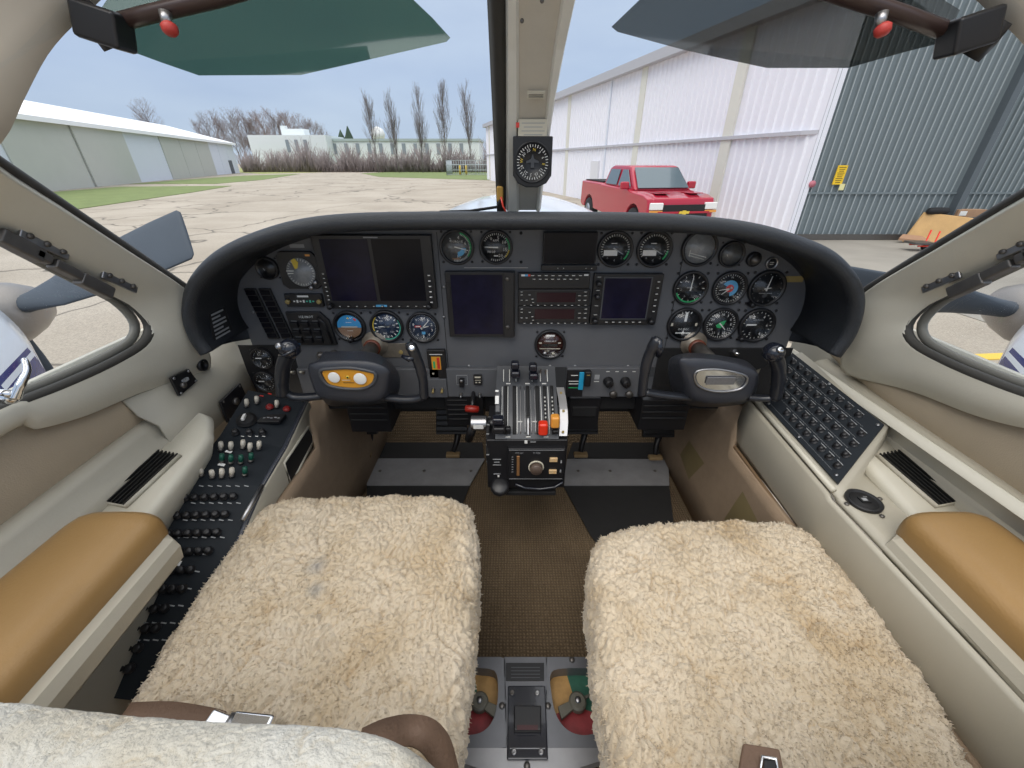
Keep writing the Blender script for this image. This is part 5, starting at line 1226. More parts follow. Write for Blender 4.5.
# ==================================================================== THROTTLE QUADRANT
def quadrant():
    t = thing('throttle_quadrant', (0, .72, -.62), 'throttle quadrant with slotted grey top between the two control wheels', 'throttle quadrant')
    x0, x1 = P(496, 400, y=.76).x, P(557, 400, y=.76).x
    # arc profile in (y,z) from pixel rows
    prof = [P(530, py, y=Y) for py, Y in ((366, .835), (376, .815), (386, .79), (398, .765), (410, .74), (422, .715), (433, .70), (439, .692))]
    pr = [(p.y, p.z) for p in prof]
    def at(px, i):   # px column -> x at that row
        py, Y = ((366, .835), (376, .815), (386, .79), (398, .765), (410, .74), (422, .715), (433, .70), (439, .692))[i]
        return P(px, py, y=Y)
    b = MB(); n = len(pr); top = [[Vector((x, y, z)) for x in (x0, x1)] for y, z in pr]
    b.grid(top, M_quad, True)
    body = [Vector((x0, y, z)) for y, z in pr] + [Vector((x0, .692, -.53)), Vector((x0, .86, -.53))]
    b.prism([p + Vector((.001, .001, -.001)) for p in body], (x1 - x0 - .002, 0, 0), M_black); b.build('slotted_top', t)
    # slots (black) and white-edged ribs
    W = x1 - x0
    def strip(fx, w, i0, i1, m, lift, nm):
        b = MB(); rows = []
        nn = 12
        for k in range(nn + 1):
            f = i0 + (i1 - i0) * k / nn; i = min(int(f), n - 2); g = f - i
            y = pr[i][0] * (1 - g) + pr[i + 1][0] * g; z = pr[i][1] * (1 - g) + pr[i + 1][1] * g
            rows.append([Vector((x0 + W * fx - w / 2, y - lift * .5, z + lift)), Vector((x0 + W * fx + w / 2, y - lift * .5, z + lift))])
        b.grid(rows, m, True); b.build(nm, t, solid=.0006)
    for fx in (.16, .30, .52, .68, .80, .92): strip(fx, W * .055, 2, 6.3, M_blackm, .0012, 'slot')
    for fx in (.155 + .04, .345, .40, .47, .57, .635, .735, .855, .10): strip(fx, .0014, 2.1, 6.2, M_mark if fx > .7 or fx < .4 else M_alu, .002, 'rib')
    for fx in (.5,): strip(fx + .02, W * .05, 4.6, 6.5, M_alu, .0028, 'centre_strip')
    for fx in (.12, .22, .33, .6, .74, .86): strip(fx, .0016, .4, 1.6, M_mark, .002, 'upper_rib')
    b = MB()
    for fx, k in ((.2, 1.8), (.52, 1.8), (.8, 1.8), (.2, 6.7), (.52, 6.7), (.8, 6.7), (.39, 5.0), (.62, 5.0)):
        i = int(k); g = k - i; y = pr[i][0] * (1 - g) + pr[i + 1][0] * g; z = pr[i][1] * (1 - g) + pr[i + 1][1] * g
        b.box((x0 + W * fx, y - .001, z + .0015), (.010, .0015, .0022), M_mark)
    for k in range(6):
        i = 3 + k // 3; y, z = pr[i]; g = (k % 3) / 3; y = pr[i][0] * (1 - g) + pr[i + 1][0] * g; z = pr[i][1] * (1 - g) + pr[i + 1][1] * g
        b.box((x0 + W * .80, y - .001, z + .002), (.003, .002, .003), M_mark); b.box((x0 + W * .92, y - .001, z + .002), (.003, .002, .003), M_mark)
    b.build('markings', t)
    # left placard
    b = MB(); q = P(498, 403, y=.752); b.box(q, (.012, .03, .05), M_quad, Matrix.Rotation(-.8, 3, 'X')); b.build('left_cheek', t, bevel=.003)
    b = MB(); q = P(497, 400, y=.74); b.box(q, (.008, .002, .018), M_white, Matrix.Rotation(-.8, 3, 'X')); q = P(497, 391, y=.75); b.box(q, (.007, .002, .004), M_white, Matrix.Rotation(-.8, 3, 'X')); b.build('left_placard', t)
    # silver side plate at right
    b = MB(); ro = [];
    for px, py, Y in ((560, 388, .79), (562, 398, .768), (563.5, 410, .742), (564, 422, .72), (563, 436, .70)):
        c = P(px, py, y=Y - .006); ro.append([c + Vector((-.0085, 0, 0)), c + Vector((.0085, 0, 0))])
    b.grid(ro, M_alu, False); b.build('side_plate', t, solid=-.003)
    for px, py, Y in ((561, 393, .772), (563.5, 411, .733), (563, 432, .697)):
        b = MB(); b.lathe([(.003, 0), (.003, .0015)], P(px, py, y=Y - .002), M_tape, 10, (0, -.7, .7)); b.build('screw', t)
    # levers
    def lever(px, py, Y, m, sz, nm, st=.03):
        c = P(px, py, y=Y); b = MB(); b.box(c, sz, m); kb = b.build(nm, t, bevel=min(sz) * .28, seg=3)
        b = MB(); b.tube([c + Vector((0, .0, -sz[2] * .3)), c + Vector((0, st, -st * 1.2))], .0025, M_steel, 8); b.build('lever_arm', kb)
    for px, py in ((515, 367), (533, 369)):
        lever(px, py - 2, .80, M_blackg, (.019, .02, .018), 'power_lever_knob'); lever(px + .5, py + 6.5, .795, M_blackg, (.021, .022, .016), 'power_lever_grip')
    lever(498, 420, .69, M_blackg, (.024, .02, .016), 'propeller_lever_knob'); lever(499, 429, .685, M_black, (.026, .02, .016), 'propeller_lever_knob')
    lever(508, 430, .695, M_black, (.012, .012, .016), 'friction_lever')
    lever(543, 428, .68, M_redk, (.020, .02, .030), 'red_lever_knob'); lever(555, 421, .69, M_orgk, (.019, .02, .028), 'orange_lever_knob'); lever(555.5, 431, .69, M_black, (.014, .014, .010), 'lever_base')
    b = MB(); q = P(500, 378, y=.82); b.box(q + Vector((.006, 0, 0)), (.004, .004, .02), M_alu); q = P(543, 374, y=.82)
    for i in (-1, 1): b.box(q + Vector((.006 * i, 0, 0)), (.004, .004, .022), M_steel)
    b.build('lever_posts', t)
    # lower box
    f_ = P(530, 470, y=.69)
    xl, xr = P(487, 465, y=.69).x, P(566, 465, y=.69).x; zt_, zb_ = P(530, 440, y=.69).z, P(530, 488, y=.69).z
    b = MB(); b.box(((xl + xr) / 2, .69 + .07, (zt_ + zb_) / 2), (xr - xl, .14, zt_ - zb_), M_black); b.build('pedestal_box', t, bevel=.003)
    b = MB(); b.box((P(528, 492, y=.70).x, .75, P(528, 491, y=.70).z), (.13, .12, .012), M_blackm); b.build('pedestal_foot', t, bevel=.003)
    b = MB(); c = P(500, 487, y=.685); b.lathe([(.018, 0), (.022, .006), (.022, .016), (.016, .02)], c + Vector((0, 0, -.004)), M_black, 10, (0, -.5, 1)); b.build('star_knob', t)
    b = MB(); c = P(497, 470, y=.688); 
    for i, (yy, ww) in enumerate(((.030, .018), (.022, .012), (.014, .018), (-.012, .016))): b.box((c.x, .6885, c.z + yy), (ww, .001, .0015), M_markd)
    b.box((c.x + .003, .688, c.z - .018), (.004, .002, .004), M_mark); q = P(526, 442, y=.689); b.box(q, (.006, .003, .006), M_mark); b.box(q + Vector((.015, 0, 0)), (.012, .001, .0015), M_markd); b.build('legends', t)
    # autopilot controller
    c = P(536, 463, y=.686); fr = FR(c); a_w = (P(564, 463, y=.686).x - P(508, 463, y=.686).x); a_h = P(536, 448, y=.686).z - P(536, 479, y=.686).z
    b = MB(fr); b.box((0, 0, 0), (a_w, a_h, .012), M_black)
    tc_ = b.build('trim_controller', t, bevel=.002)
    b = MB(fr)
    for yy in (-1, 1): b.box((0, yy * a_h * .46, .0062), (a_w * .96, .0008, .0006), M_markd)
    for k in range(7): b.box((-a_w * .42, a_h * (.25 - k * .08), .0062), (.004, .001, .0005), M_markd)
    b.text('PITCH', (-a_w * .30, a_h * .37), .006, .0063, M_markd); b.text('TURN', (.0, a_h * .37), .006, .0063, M_markd); b.rect((a_w * .44, a_h * .1), .003, .008, .0063, M_markd); b.rect((a_w * .44, -a_h * .2), .003, .008, .0063, M_markd)
    b.build('controller_legends', tc_)
    b = MB(fr); b.box((-a_w * .32, -a_h * .02, .0075), (.0065, a_h * .62, .004), mat('copper_slide', (.33, .17, .07), .4, metal=.4)); b.build('pitch_slide', tc_, bevel=.001)
    b = MB(fr); b.lathe([(.017, 0), (.017, .003), (.0145, .003), (.0145, .001)], (0, -a_h * .06, .006), M_cream, 30); b.build('knob_ring', tc_)
    b = MB(fr); b.lathe([(.0138, 0), (.0138, .012), (.0115, .015)], (0, -a_h * .06, .006), mat('brown_knob', (.10, .07, .055), .45), 12); b.build('turn_knob', tc_)
    for yy in (.18, -.20): b = MB(fr); b.box((a_w * .3, a_h * yy, .008), (.017, .010, .005), mat('cream_key', (.62, .43, .23), .45)); b.rect((a_w * .3 + .003, a_h * yy), .001, .007, .0107, M_amber); b.build('key', tc_, bevel=.001)
    # mouth under controller
    b = MB(); q = [P(x, y, y=.685) for x, y in ((515, 484), (525, 488), (540, 489), (555, 487), (563, 482))]; b.tube(q, .0035, M_blackg, 8); b.build('cable_loop', t)
    # trim wheel at left + silver drum
    b = MB(); c = P(489, 440, y=.74); b.lathe([(.045, -.004), (.052, -.004), (.052, .004), (.045, .004)], c, M_blackm, 40, (1, 0, 0)); 
    for k in range(14):
        a = 2 * PI * k / 14; b.box(c + Vector((0, -.0525 * math.cos(a), .0525 * math.sin(a))), (.006, .002, .002), M_markd)
    b.build('trim_wheel', t)
    b = MB(); c0, c1 = P(471, 423, y=.745), P(487, 423, y=.745); b.cyl(c0, c1, .0165, M_alu, n=28); sdr = b.build('silver_drum', t, bevel=.002)
    b = MB(); q = c0.lerp(c1, .5) + Vector((0, -.0168, .001)); b.box(q, (.022, .001, .010), M_white); b.build('drum_label', sdr)
    b = MB(); b.cyl(c1, P(497, 424, y=.745), .012, M_black, n=20); b.cyl(c0 + Vector((.004, 0, -.01)), c0 + Vector((-.01, .02, -.06)), .010, M_black, n=12); b.build('drum_bracket', t)
quadrant()

# ==================================================================== FLOOR / FOOTWELL
b = MB(); b.box((0, .45, FZ - .02), (1.40, 1.7, .04), M_carpet); struct(b.build('floor'))
# toe board sloping up forward
b = MB(); b.prism([(-.56, 1.16, FZ), (.56, 1.16, FZ), (.56, 1.42, FZ + .30), (-.56, 1.42, FZ + .30)], (0, .01, -.01), M_carpet); struct(b.build('floor_toe_board'))
def fl(px, py, dz=0): return P(px, py, z=FZ + dz)
def mat_poly(pix, m, nm, lab, cat, dz=.004, grp=None, h=.003):
    b = MB(); b.prism([P(x, y, z=FZ + dz) for x, y in pix], (0, 0, h), m); return tag(b.build(nm), lab, cat, grp)
mat_poly([(367, 486), (470, 486), (446, 545), (367, 545)], M_mat, 'floor_mat', 'black rubber mat on the left footwell floor, near the left seat', 'floor mat')
mat_poly([(368, 459), (372, 439), (482, 439), (484, 459)], M_mat, 'floor_mat', 'black rubber mat under the left rudder pedals', 'floor mat')
mat_poly([(563, 486), (669, 486), (676, 545), (600, 548), (590, 535)], M_mat, 'floor_mat', 'black rubber mat on the right footwell floor, with slanted inner edge', 'floor mat')
mat_poly([(567, 459), (574, 440), (664, 440), (668, 459)], M_mat, 'floor_mat', 'black rubber mat under the right rudder pedals', 'floor mat')
for pix, lab in (([(367, 486), (367, 459.5), (485, 459.5), (470, 486)], 'scuffed grey metal heel plate on the left footwell floor'), ([(563, 486), (567, 460), (668, 460), (669, 486)], 'scuffed grey metal heel plate on the right footwell floor')):
    t = thing('heel_plate', P(pix[0][0], pix[0][1], z=FZ), lab, 'heel plate', 'heel plates')
    b = MB(); b.prism([P(x, y, z=FZ + .006) for x, y in pix], (0, 0, .005), M_kick); b.build('plate', t)
    xs = (380, 424, 471) if pix[0][0] < 500 else (578, 610, 655)
    for x_ in xs: b = MB(); b.lathe([(.005, 0), (.005, .002), (.002, .003)], P(x_, 471, z=FZ + .011), M_steel, 10); b.build('screw', t)
# side walls of the footwell
def sidewell(s):
    b = MB(); rows = []
    for Y in (1.3, 1.1, .9, .79, .76, .7, .5, .2, 0):
        k = .55 if Y > .77 else 0.0
        rows.append([Vector((s * x, Y, z)) for x, z in ((.50, FZ), (.501, FZ + .1), (.503, FZ + .2), (.504 + .012 * k, FZ + .27 + .10 * k), (.505 + .025 * k, FZ + .30 + .17 * k))])
    b.grid(rows, M_carpetside, True); struct(b.build('wall_footwell_%s' % SIDE[s], solid=.012 if s < 0 else -.012))
    # leather welt along the sidewall
sidewell(-1); sidewell(1)
def welt(pix, X, lab, m=None, r=.004):
    b = MB(); b.tube([P(x, y, x=X) for x, y in pix], r, m or M_carpetside, 6); tag(b.build('carpet_welt'), lab, 'welt')
welt([(697, 400), (730, 440), (770, 495), (800, 540)], .502, 'sewn diagonal carpet edge on the right footwell wall', mat('welt_brown', (.19, .12, .065), .8))
welt([(352, 412), (345, 450), (338, 498)], -.52, 'dark carpet edge low on the left footwell wall', mat('welt_dark', (.05, .035, .025), .8))
for i, (pix, X, lab) in enumerate((([(679, 452), (692, 436), (711, 464), (692, 490)], .499, 'olive map pocket on the right footwell wall, the forward one'), ([(722, 520), (746, 488), (764, 522), (750, 540)], .499, 'olive map pocket on the right footwell wall, beside the right seat'))):
    b = MB(); q = [P(x, y, x=X) for x, y in pix]; c_ = sum(q, Vector()) / 4; b.prism([v + Vector((-.006, 0, 0)) for v in q], (.012, 0, 0), M_pocket); 
    b.add([q[0] + Vector((-.006, 0, 0)), q[1] + Vector((-.006, 0, 0)), q[2] + Vector((-.006, 0, 0)), q[3] + Vector((-.006, 0, 0)), c_ + Vector((-.018, 0, 0))], [(0, 1, 4), (1, 2, 4), (2, 3, 4), (3, 0, 4)], M_pocket, True)
    tag(b.build('map_pocket'), lab, 'pocket', 'map pockets')
# rudder pedals
def pedals(s):
    px4 = ((362, 420), (452, 420)) if s < 0 else ((582, 420), (658, 423))
    for k, (px, py) in enumerate(px4):
        c = P(px, py, y=1.06); w_ = 'outer' if (k == 0) == (s < 0) else 'inner'
        t = thing('rudder_pedal', c, 'black %s rudder pedal hanging in the %s footwell' % (w_, SIDE[s]), 'rudder pedal', 'rudder pedals')
        b = MB(); R = Matrix.Rotation(-.5, 3, 'X'); b.box(c, (.10, .02, .09), M_black, R)
        for i in range(5): b.box(c + R @ Vector((0, -.012, -.035 + .0175 * i)), (.095, .006, .006), M_blackm, R)
        b.build('pad', t, bevel=.003)
        x_ = c.x
        b = MB(); b.tube([c + Vector((0, .02, .02)), Vector((x_, 1.15, -.50)), Vector((x_, 1.2, -.35))], .014, M_blackm, 8); b.build('hanger_arm', t)
        b = MB(); b.tube([c + Vector((.02, .01, -.03)), c + Vector((.01, -.0, -.085)), c + Vector((.0, -.03, -.105))], [.012, .010, .008], M_black, 8); b.build('toe_link', t)
        b = MB(); b.box(c + Vector((.0, -.035, -.112)), (.045, .02, .012), mat('worn_tan', (.26, .18, .09), .6)); b.build('worn_pad', t, bevel=.003)
pedals(-1); pedals(1)
# yoke linkage boxes under panel
for x0_, x1_, y0_, y1_, w_ in ((345, 392, 402, 432, 'left'), (643, 684, 400, 430, 'right')):
    a_, b2 = P(x0_, y0_, y=.82), P(x1_, y1_, y=.82); b = MB(); b.box(((a_.x + b2.x) / 2, .88, (a_.z + b2.z) / 2), (b2.x - a_.x, .12, a_.z - b2.z), M_black)
    for i in range(3): b.box(((a_.x + b2.x) / 2, .818, a_.z - .015 - i * .018), (b2.x - a_.x - .01, .004, .004), M_blackm)
    tag(b.build('linkage_housing', bevel=.004), 'black control linkage housing under the panel below the %s control wheel' % w_, 'housing', 'linkage housings')
a_, b2 = P(444, 398, y=.84), P(484, 428, y=.84); b = MB(); b.box(((a_.x + b2.x) / 2, .9, (a_.z + b2.z) / 2), (b2.x - a_.x, .1, a_.z - b2.z), M_black)
for i in range(5): b.box((a_.x + .03, .849, a_.z - .012 - i * .014), (.05, .004, .004), M_blackm)
tag(b.build('heater_duct_box', bevel=.004), 'ribbed black box under the panel behind the silver drum', 'box')
a_, b2 = P(570, 398, y=.86), P(597, 430, y=.86); b = MB(); b.box(((a_.x + b2.x) / 2, .9, (a_.z + b2.z) / 2), (b2.x - a_.x, .08, a_.z - b2.z), M_black); b.box(((a_.x + b2.x) / 2, .858, (a_.z + b2.z) / 2 + .01), ((b2.x - a_.x) * .8, .004, .03), M_blackm); tag(b.build('under_panel_box', bevel=.004), 'plain black box under the panel right of the throttle quadrant', 'box')

# ---- fuel selector console on the floor
CZ = FZ + .10
def console():
    t = thing('fuel_selector_console', P(530, 700, z=CZ), 'grey metal fuel selector console on the floor between the seats', 'console')
    Q = lambda x, y, dz=0: P(x, y, z=CZ + dz)
    hole = lambda L: resample(spline([Q(x, y) for x, y in L], 5, True), 40, True)
    left = [(456, 669), (480, 668), (495, 671), (498, 684), (497, 705), (492, 722), (480, 733), (462, 735), (452, 733), (446, 700)]
    right = [(554, 670), (575, 668), (598, 669), (606, 672), (612, 705), (606, 725), (596, 733), (580, 735), (565, 728), (555, 712), (551, 690), (550, 678)]
    # plate made of strips around wells
    M_con = mat('console_metal', (.17, .175, .19), .38, metal=.55, noise_amt=.2, noise_scale=18)
    def ringfill(loopo, loopi, m, b):
        b.grid([loopo, loopi], m, False, closed=True)
    b = MB()
    def angs(L, c, n=64):
        A = sorted([(math.atan2(p.y - c.y, p.x - c.x), p) for p in L], key=lambda q: q[0]); out = []
        for i in range(n):
            a = -PI + 2 * PI * (i + .5) / n; k = next((j for j, q in enumerate(A) if q[0] > a), 0); a1, p1 = A[k]; a0, p0 = A[k - 1]
            da = (a1 - a0) % (2 * PI); f = ((a - a0) % (2 * PI)) / max(1e-6, da); out.append(p0.lerp(p1, min(1, f)))
        return out
    for well, outer in ((left, [(430, 657), (505, 657), (507, 748), (420, 748)]), (right, [(546, 657), (626, 657), (640, 748), (546, 748)])):
        wl_ = hole(well); c = sum(wl_, Vector()) / len(wl_); o_ = resample([Q(x, y) for x, y in outer], 160, True)
        ringfill(angs(o_, c), angs(wl_, c), M_con, b)
        lo = angs(wl_, c); b.grid([lo, [p + Vector((0, 0, -.03)) for p in lo]], M_con, True, closed=True)
    b.prism([Q(504, 657), Q(547, 657), Q(547, 748), Q(506, 748)], (0, 0, -.02), M_con)
    b.build('top_plate', t)
    b = MB(); b.prism([Q(420, 748), Q(640, 748), Q(566, 772), Q(489, 772)], (0, 0, -.02), mat('console_bright', (.34, .34, .35), .35, metal=.6, noise_amt=.2, noise_scale=25)); b.build('rear_plate', t)
    b = MB(); a_ = Q(430, 657); c_ = Q(626, 657); b.box(((a_.x + c_.x) / 2, a_.y - .06, CZ - .065), (c_.x - a_.x, .12, .07), M_blackm); b.build('housing', t)
    for well, hx, hy in ((left, 480, 705), (right, 577, 705)):
        wl_ = hole(well); c = sum(wl_, Vector()) / len(wl_); Y0 = sum(p.y for p in wl_) / 40
        lw = [p + Vector((0, 0, -.026)) for p in wl_]
        s_ = -1 if hx < 530 else 1
        hub = Q(hx, hy, -.02)
        def clipw(fn, m, dz, nm):
            b = MB(); n = 40; vs = []
            # sector fan of the well around the hub
            A = sorted(lw, key=lambda p: math.atan2(p.y - hub.y, p.x - hub.x)); 
            for i in range(len(A)):
                p, q = A[i], A[(i + 1) % len(A)]; mid = (p + q) / 2; a = math.degrees(math.atan2(mid.y - hub.y, mid.x - hub.x)) % 360
                if fn(a): b.add([Vector((hub.x, hub.y, CZ - .026)), p, q], [(0, 1, 2)], m)
            b.build(nm, t)
        red = mat('worn_red_paint', (.24, .03, .035), .5, noise_amt=.5, noise_scale=60); yel = mat('worn_ochre_paint', (.36, .21, .07), .5, noise_amt=.5, noise_scale=60); grn = mat('worn_green_paint', (.02, .10, .065), .5, noise_amt=.5, noise_scale=60)
        clipw(lambda a: 200 <= a <= 340, red, 0, 'red_sector')
        if s_ < 0: clipw(lambda a: a < 110 or a > 340, yel, 0, 'ochre_sector'); clipw(lambda a: 110 <= a < 200, grn, 0, 'green_sector')
        else: clipw(lambda a: 100 <= a < 200, yel, 0, 'ochre_sector'); clipw(lambda a: a < 100 or a > 340, grn, 0, 'green_sector')
        b = MB(); hc_ = hub + Vector((0, 0, .004)); olive = mat('olive_handle', (.10, .095, .075), .5, noise_amt=.3, noise_scale=60)
        b.lathe([(.015, 0), (.015, .010), (.012, .013)], hc_, olive, 24)
        ang = math.radians(-28 if s_ < 0 else 205); dv = Vector((math.cos(ang), math.sin(ang), 0)); nv = Vector((-dv.y, dv.x, 0))
        b.prism([hc_ + dv * .008 + nv * .006 + Vector((0, 0, .002)), hc_ + dv * .038 + nv * .010 + Vector((0, 0, .002)), hc_ + dv * .034 - nv * .008 + Vector((0, 0, .002)), hc_ + dv * .008 - nv * .006 + Vector((0, 0, .002))], (0, 0, .008), olive)
        b.prism([hc_ - dv * .008 + nv * .003 + Vector((0, 0, .002)), hc_ - dv * .036 + nv * .001 + Vector((0, 0, .002)), hc_ - dv * .036 - nv * .001 + Vector((0, 0, .002)), hc_ - dv * .008 - nv * .003 + Vector((0, 0, .002))], (0, 0, .006), olive)
        h_ = b.build('selector_handle', t, bevel=.001)
        b = MB(); b.lathe([(.005, 0), (.005, .003), (.002, .004)], hc_ + Vector((0, 0, .013)), M_alu, 12); b.build('handle_screw', h_)
    b = MB(); b.prism([Q(506, 664, .0), Q(544, 664, .0), Q(544, 681, .0), Q(506, 681, .0)], (0, 0, .004), M_black)
    for i in range(4): yy = 667 + i * 3.4; b.prism([Q(511, yy, .0042), Q(540, yy, .0042), Q(540, yy + .8, .0042), Q(511, yy + .8, .0042)], (0, 0, .0003), M_quad)
    b.build('placard', t)
    b = MB(); b.prism([Q(508, 687, 0), Q(545, 687, 0), Q(548, 761, 0), Q(507, 761, 0)], (0, 0, .006), M_blackg); sp_ = b.build('switch_plate', t, bevel=.002)
    b = MB(); b.prism([Q(514, 708, .006), Q(541, 708, .006), Q(541, 733, .006), Q(514, 733, .006)], (0, 0, .010), M_black); b.build('rocker_switch', sp_, bevel=.002)
    b = MB(); b.prism([Q(517, 725, .0162), Q(538, 725, .0162), Q(538, 730, .0162), Q(517, 730, .0162)], (0, 0, .0005), mat('dark_maroon', (.05, .01, .012), .4)); b.prism([Q(510, 748, .0062), Q(545, 748, .0062), Q(545, 749, .0062), Q(510, 749, .0062)], (0, 0, .0003), M_markd); b.build('switch_marks', sp_)
    for x_, y_, m in ((512, 693, M_steel), (537, 693, M_alu), (514, 752, M_alu), (541, 752, M_alu)): b = MB(); b.lathe([(.004, 0), (.004, .002), (.0015, .002), (.0015, .001)], Q(x_, y_, .006), m, 12); b.build('screw', t)
    for x_, y_ in ((475, 660), (572, 660), (502, 706), (548, 706), (527, 766)): b = MB(); b.lathe([(.005, 0), (.005, .002), (.002, .004)], Q(x_, y_, 0), M_steel, 12); b.build('plate_screw', t)
console()

# ==================================================================== SIDE CONSOLES
def CP_(px, py, pl, off=0):
    p = P(px, py, pl=pl); n_ = Vector(pl[1]); n_ = n_ if n_.z > 0 else -n_
    return p + n_ * off
# right console plane
RPL = plane3((.52, .505, -.48), (.52, .737, -.464), (.64, .594, -.416))
# left breaker console: plane through inner edge x=-.52 and outer x=-.62
LA, LB, LC = P(300, 405, x=-.52), P(262, 485, x=-.52), P(228, 425, x=-.62)
LPLc = plane3(LA, LB, LC)
def console_frame(pl, o, ydir):
    n_ = Vector(pl[1]); n_ = n_ if n_.z > 0 else -n_
    y = Vector(ydir); y = (y - n_ * y.dot(n_)).normalized(); x = y.cross(n_)
    return Matrix((x, y, n_)).transposed().to_4x4(), n_
def right_console():
    t = thing('side_console', (.6, .4, -.5), 'beige plastic side console along the right wall carrying the breaker panel', 'side console')
    # top sloped surface
    a0 = P(762, 403, x=.515); 
    b = MB(); pts = [(.512, .80), (.512, .50), (.512, .30), (.512, .0)]
    n_ = Vector(RPL[1]); p0 = Vector(RPL[0])
    def zz(x, y): return p0.z - ((x - p0.x) * n_.x + (y - p0.y) * n_.y) / n_.z
    xs_ = (.512, .53, .56, .60, .655); LOW = -.499
    yb = lambda x: .500 + (x - .52) / .12 * .089
    rows = []
    for k in range(8):
        rows.append([Vector((x, (.86, (.86 + yb(x)) / 2, yb(x), yb(x) - .006, .40, .3, .15, 0)[k], (zz(x, (.86, (.86 + yb(x)) / 2, yb(x))[k]) - .010) if k < 3 else LOW)) for x in xs_])
    b.grid(rows, M_beige2, True)
    b.build('top_surface', t, solid=-.008)
    b = MB(); rows = []
    for y in (.78, .74, .6, .505, .495, .3, .15, 0):
        z0 = (zz(.512, y) - .010) if y > .5 else -.50
        rows.append([Vector((.512, y, z0)), Vector((.508, y, z0 - .006)), Vector((.507, y, z0 - .05)), Vector((.509, y, z0 - .10)), Vector((.515, y, min(z0 - .11, -.60)))])
    b.grid(rows, M_beige2, True); b.build('side_skin', t, solid=.006)
    # rim at breaker inner edge
    b = MB(); b.tube([Vector((.511, y, zz(.512, y) + .0)) for y in (.79, .6, .50)], .005, M_beige, 8); b.build('front_rim', t)
    b = MB(); b.grid([[Vector((x, y, z)) for y in (.9, .7, .5, .3, 0)] for x, z in ((.642, -.412), (.65, -.398), (.66, -.402), (.672, -.45))], M_beige, True); b.build('outer_rim', t)
    # round jack plate
    OPL = plane3((.5, .4, -.491), (.6, .4, -.491), (.5, .3, -.491)); c = CP_(863, 502, OPL, 0); M4, nn = console_frame(OPL, c, (0, 1, 0)); M4 = M4.copy(); M4.translation = c
    t2 = thing('oxygen_outlet', c, 'round black outlet with four screws set in the right console', 'outlet')
    b = MB(M4); b.lathe([(.026, 0), (.026, .005), (.023, .006), (.02, .003)], (0, 0, 0), M_black, 32); b.build('ring', t2)
    b = MB(M4); b.lathe([(.0198, 0), (.0198, .0035)], (0, 0, 0), M_blackm, 28); b.box((0, 0, .004), (.014, .012, .004), M_bezel); b.rect((0, 0), .008, .006, .0063, M_markd); b.rect((.008, .008), .006, .002, .0038, M_markd); b.build('face', t2)
    for a in (0, 90, 180, 270): b = MB(M4); ar = math.radians(a + 10); b.lathe([(.0035, 0), (.0035, .002)], (.032 * math.cos(ar), .032 * math.sin(ar), .001), M_steel, 10); b.build('screw', t2)
right_console()
def right_breakers():
    px = [(790, 352), (884, 426), (838, 485), (766, 406)]
    q = [CP_(x, y, RPL, 0) for x, y in px]
    t = thing('circuit_breaker_panel', q[3], 'dark blue-black circuit breaker panel on the right side console', 'breaker panel')
    n_ = Vector(RPL[1]); n_ = n_ if n_.z > 0 else -n_
    b = MB(); b.prism([v for v in q], n_ * .004, M_cb); b.build('plate', t)
    b = MB(); fwd = Vector((0, 1, 0)); e0, e3 = q[0] + fwd * .10, q[3] + fwd * .12; b.prism([e0, q[0], q[3], e3], n_ * .003, M_blackm); b.build('forward_filler', t)
    f = lambda u, v: (q[0].lerp(q[1], u)).lerp(q[3].lerp(q[2], u), v) + n_ * .004
    me = None; lab = MB()
    for r in range(5):
        for c in range(10):
            u = .09 + c * .092; v = .13 + r * .18
            if (r, c) in ((0, 9), (4, 0), (4, 1), (3, 0)): continue
            p = f(u, v); 
            b = MB(); b.lathe([(.0068, 0), (.0068, .001), (.0052, .001), (.0048, .006), (.004, .0075)], p, M_black, 14, n_); b.build('breaker_button', t)
            a, c2 = f(u - .03, v - .065) + n_ * .0003, f(u + .03, v - .065) + n_ * .0003; w = (q[3] - q[0]).normalized() * .0016
            lab.add([a, c2, c2 + w, a + w], [(0, 1, 2, 3)], M_markd)
        a, c2 = f(.04, .13 + r * .18 + .085), f(.9, .13 + r * .18 + .085); w = (q[3] - q[0]).normalized() * .0005
        lab.add([a + n_ * .0003, c2 + n_ * .0003, c2 + w + n_ * .0003, a + w + n_ * .0003], [(0, 1, 2, 3)], M_markd)
    lab.build('legends', t)
    for u, v in ((.02, .04), (.5, .03), (.97, .06), (.03, .95), (.5, .96), (.95, .94)): b = MB(); b.lathe([(.003, 0), (.003, .001)], f(u, v), M_alu, 8, n_); b.build('screw', t)
right_breakers()

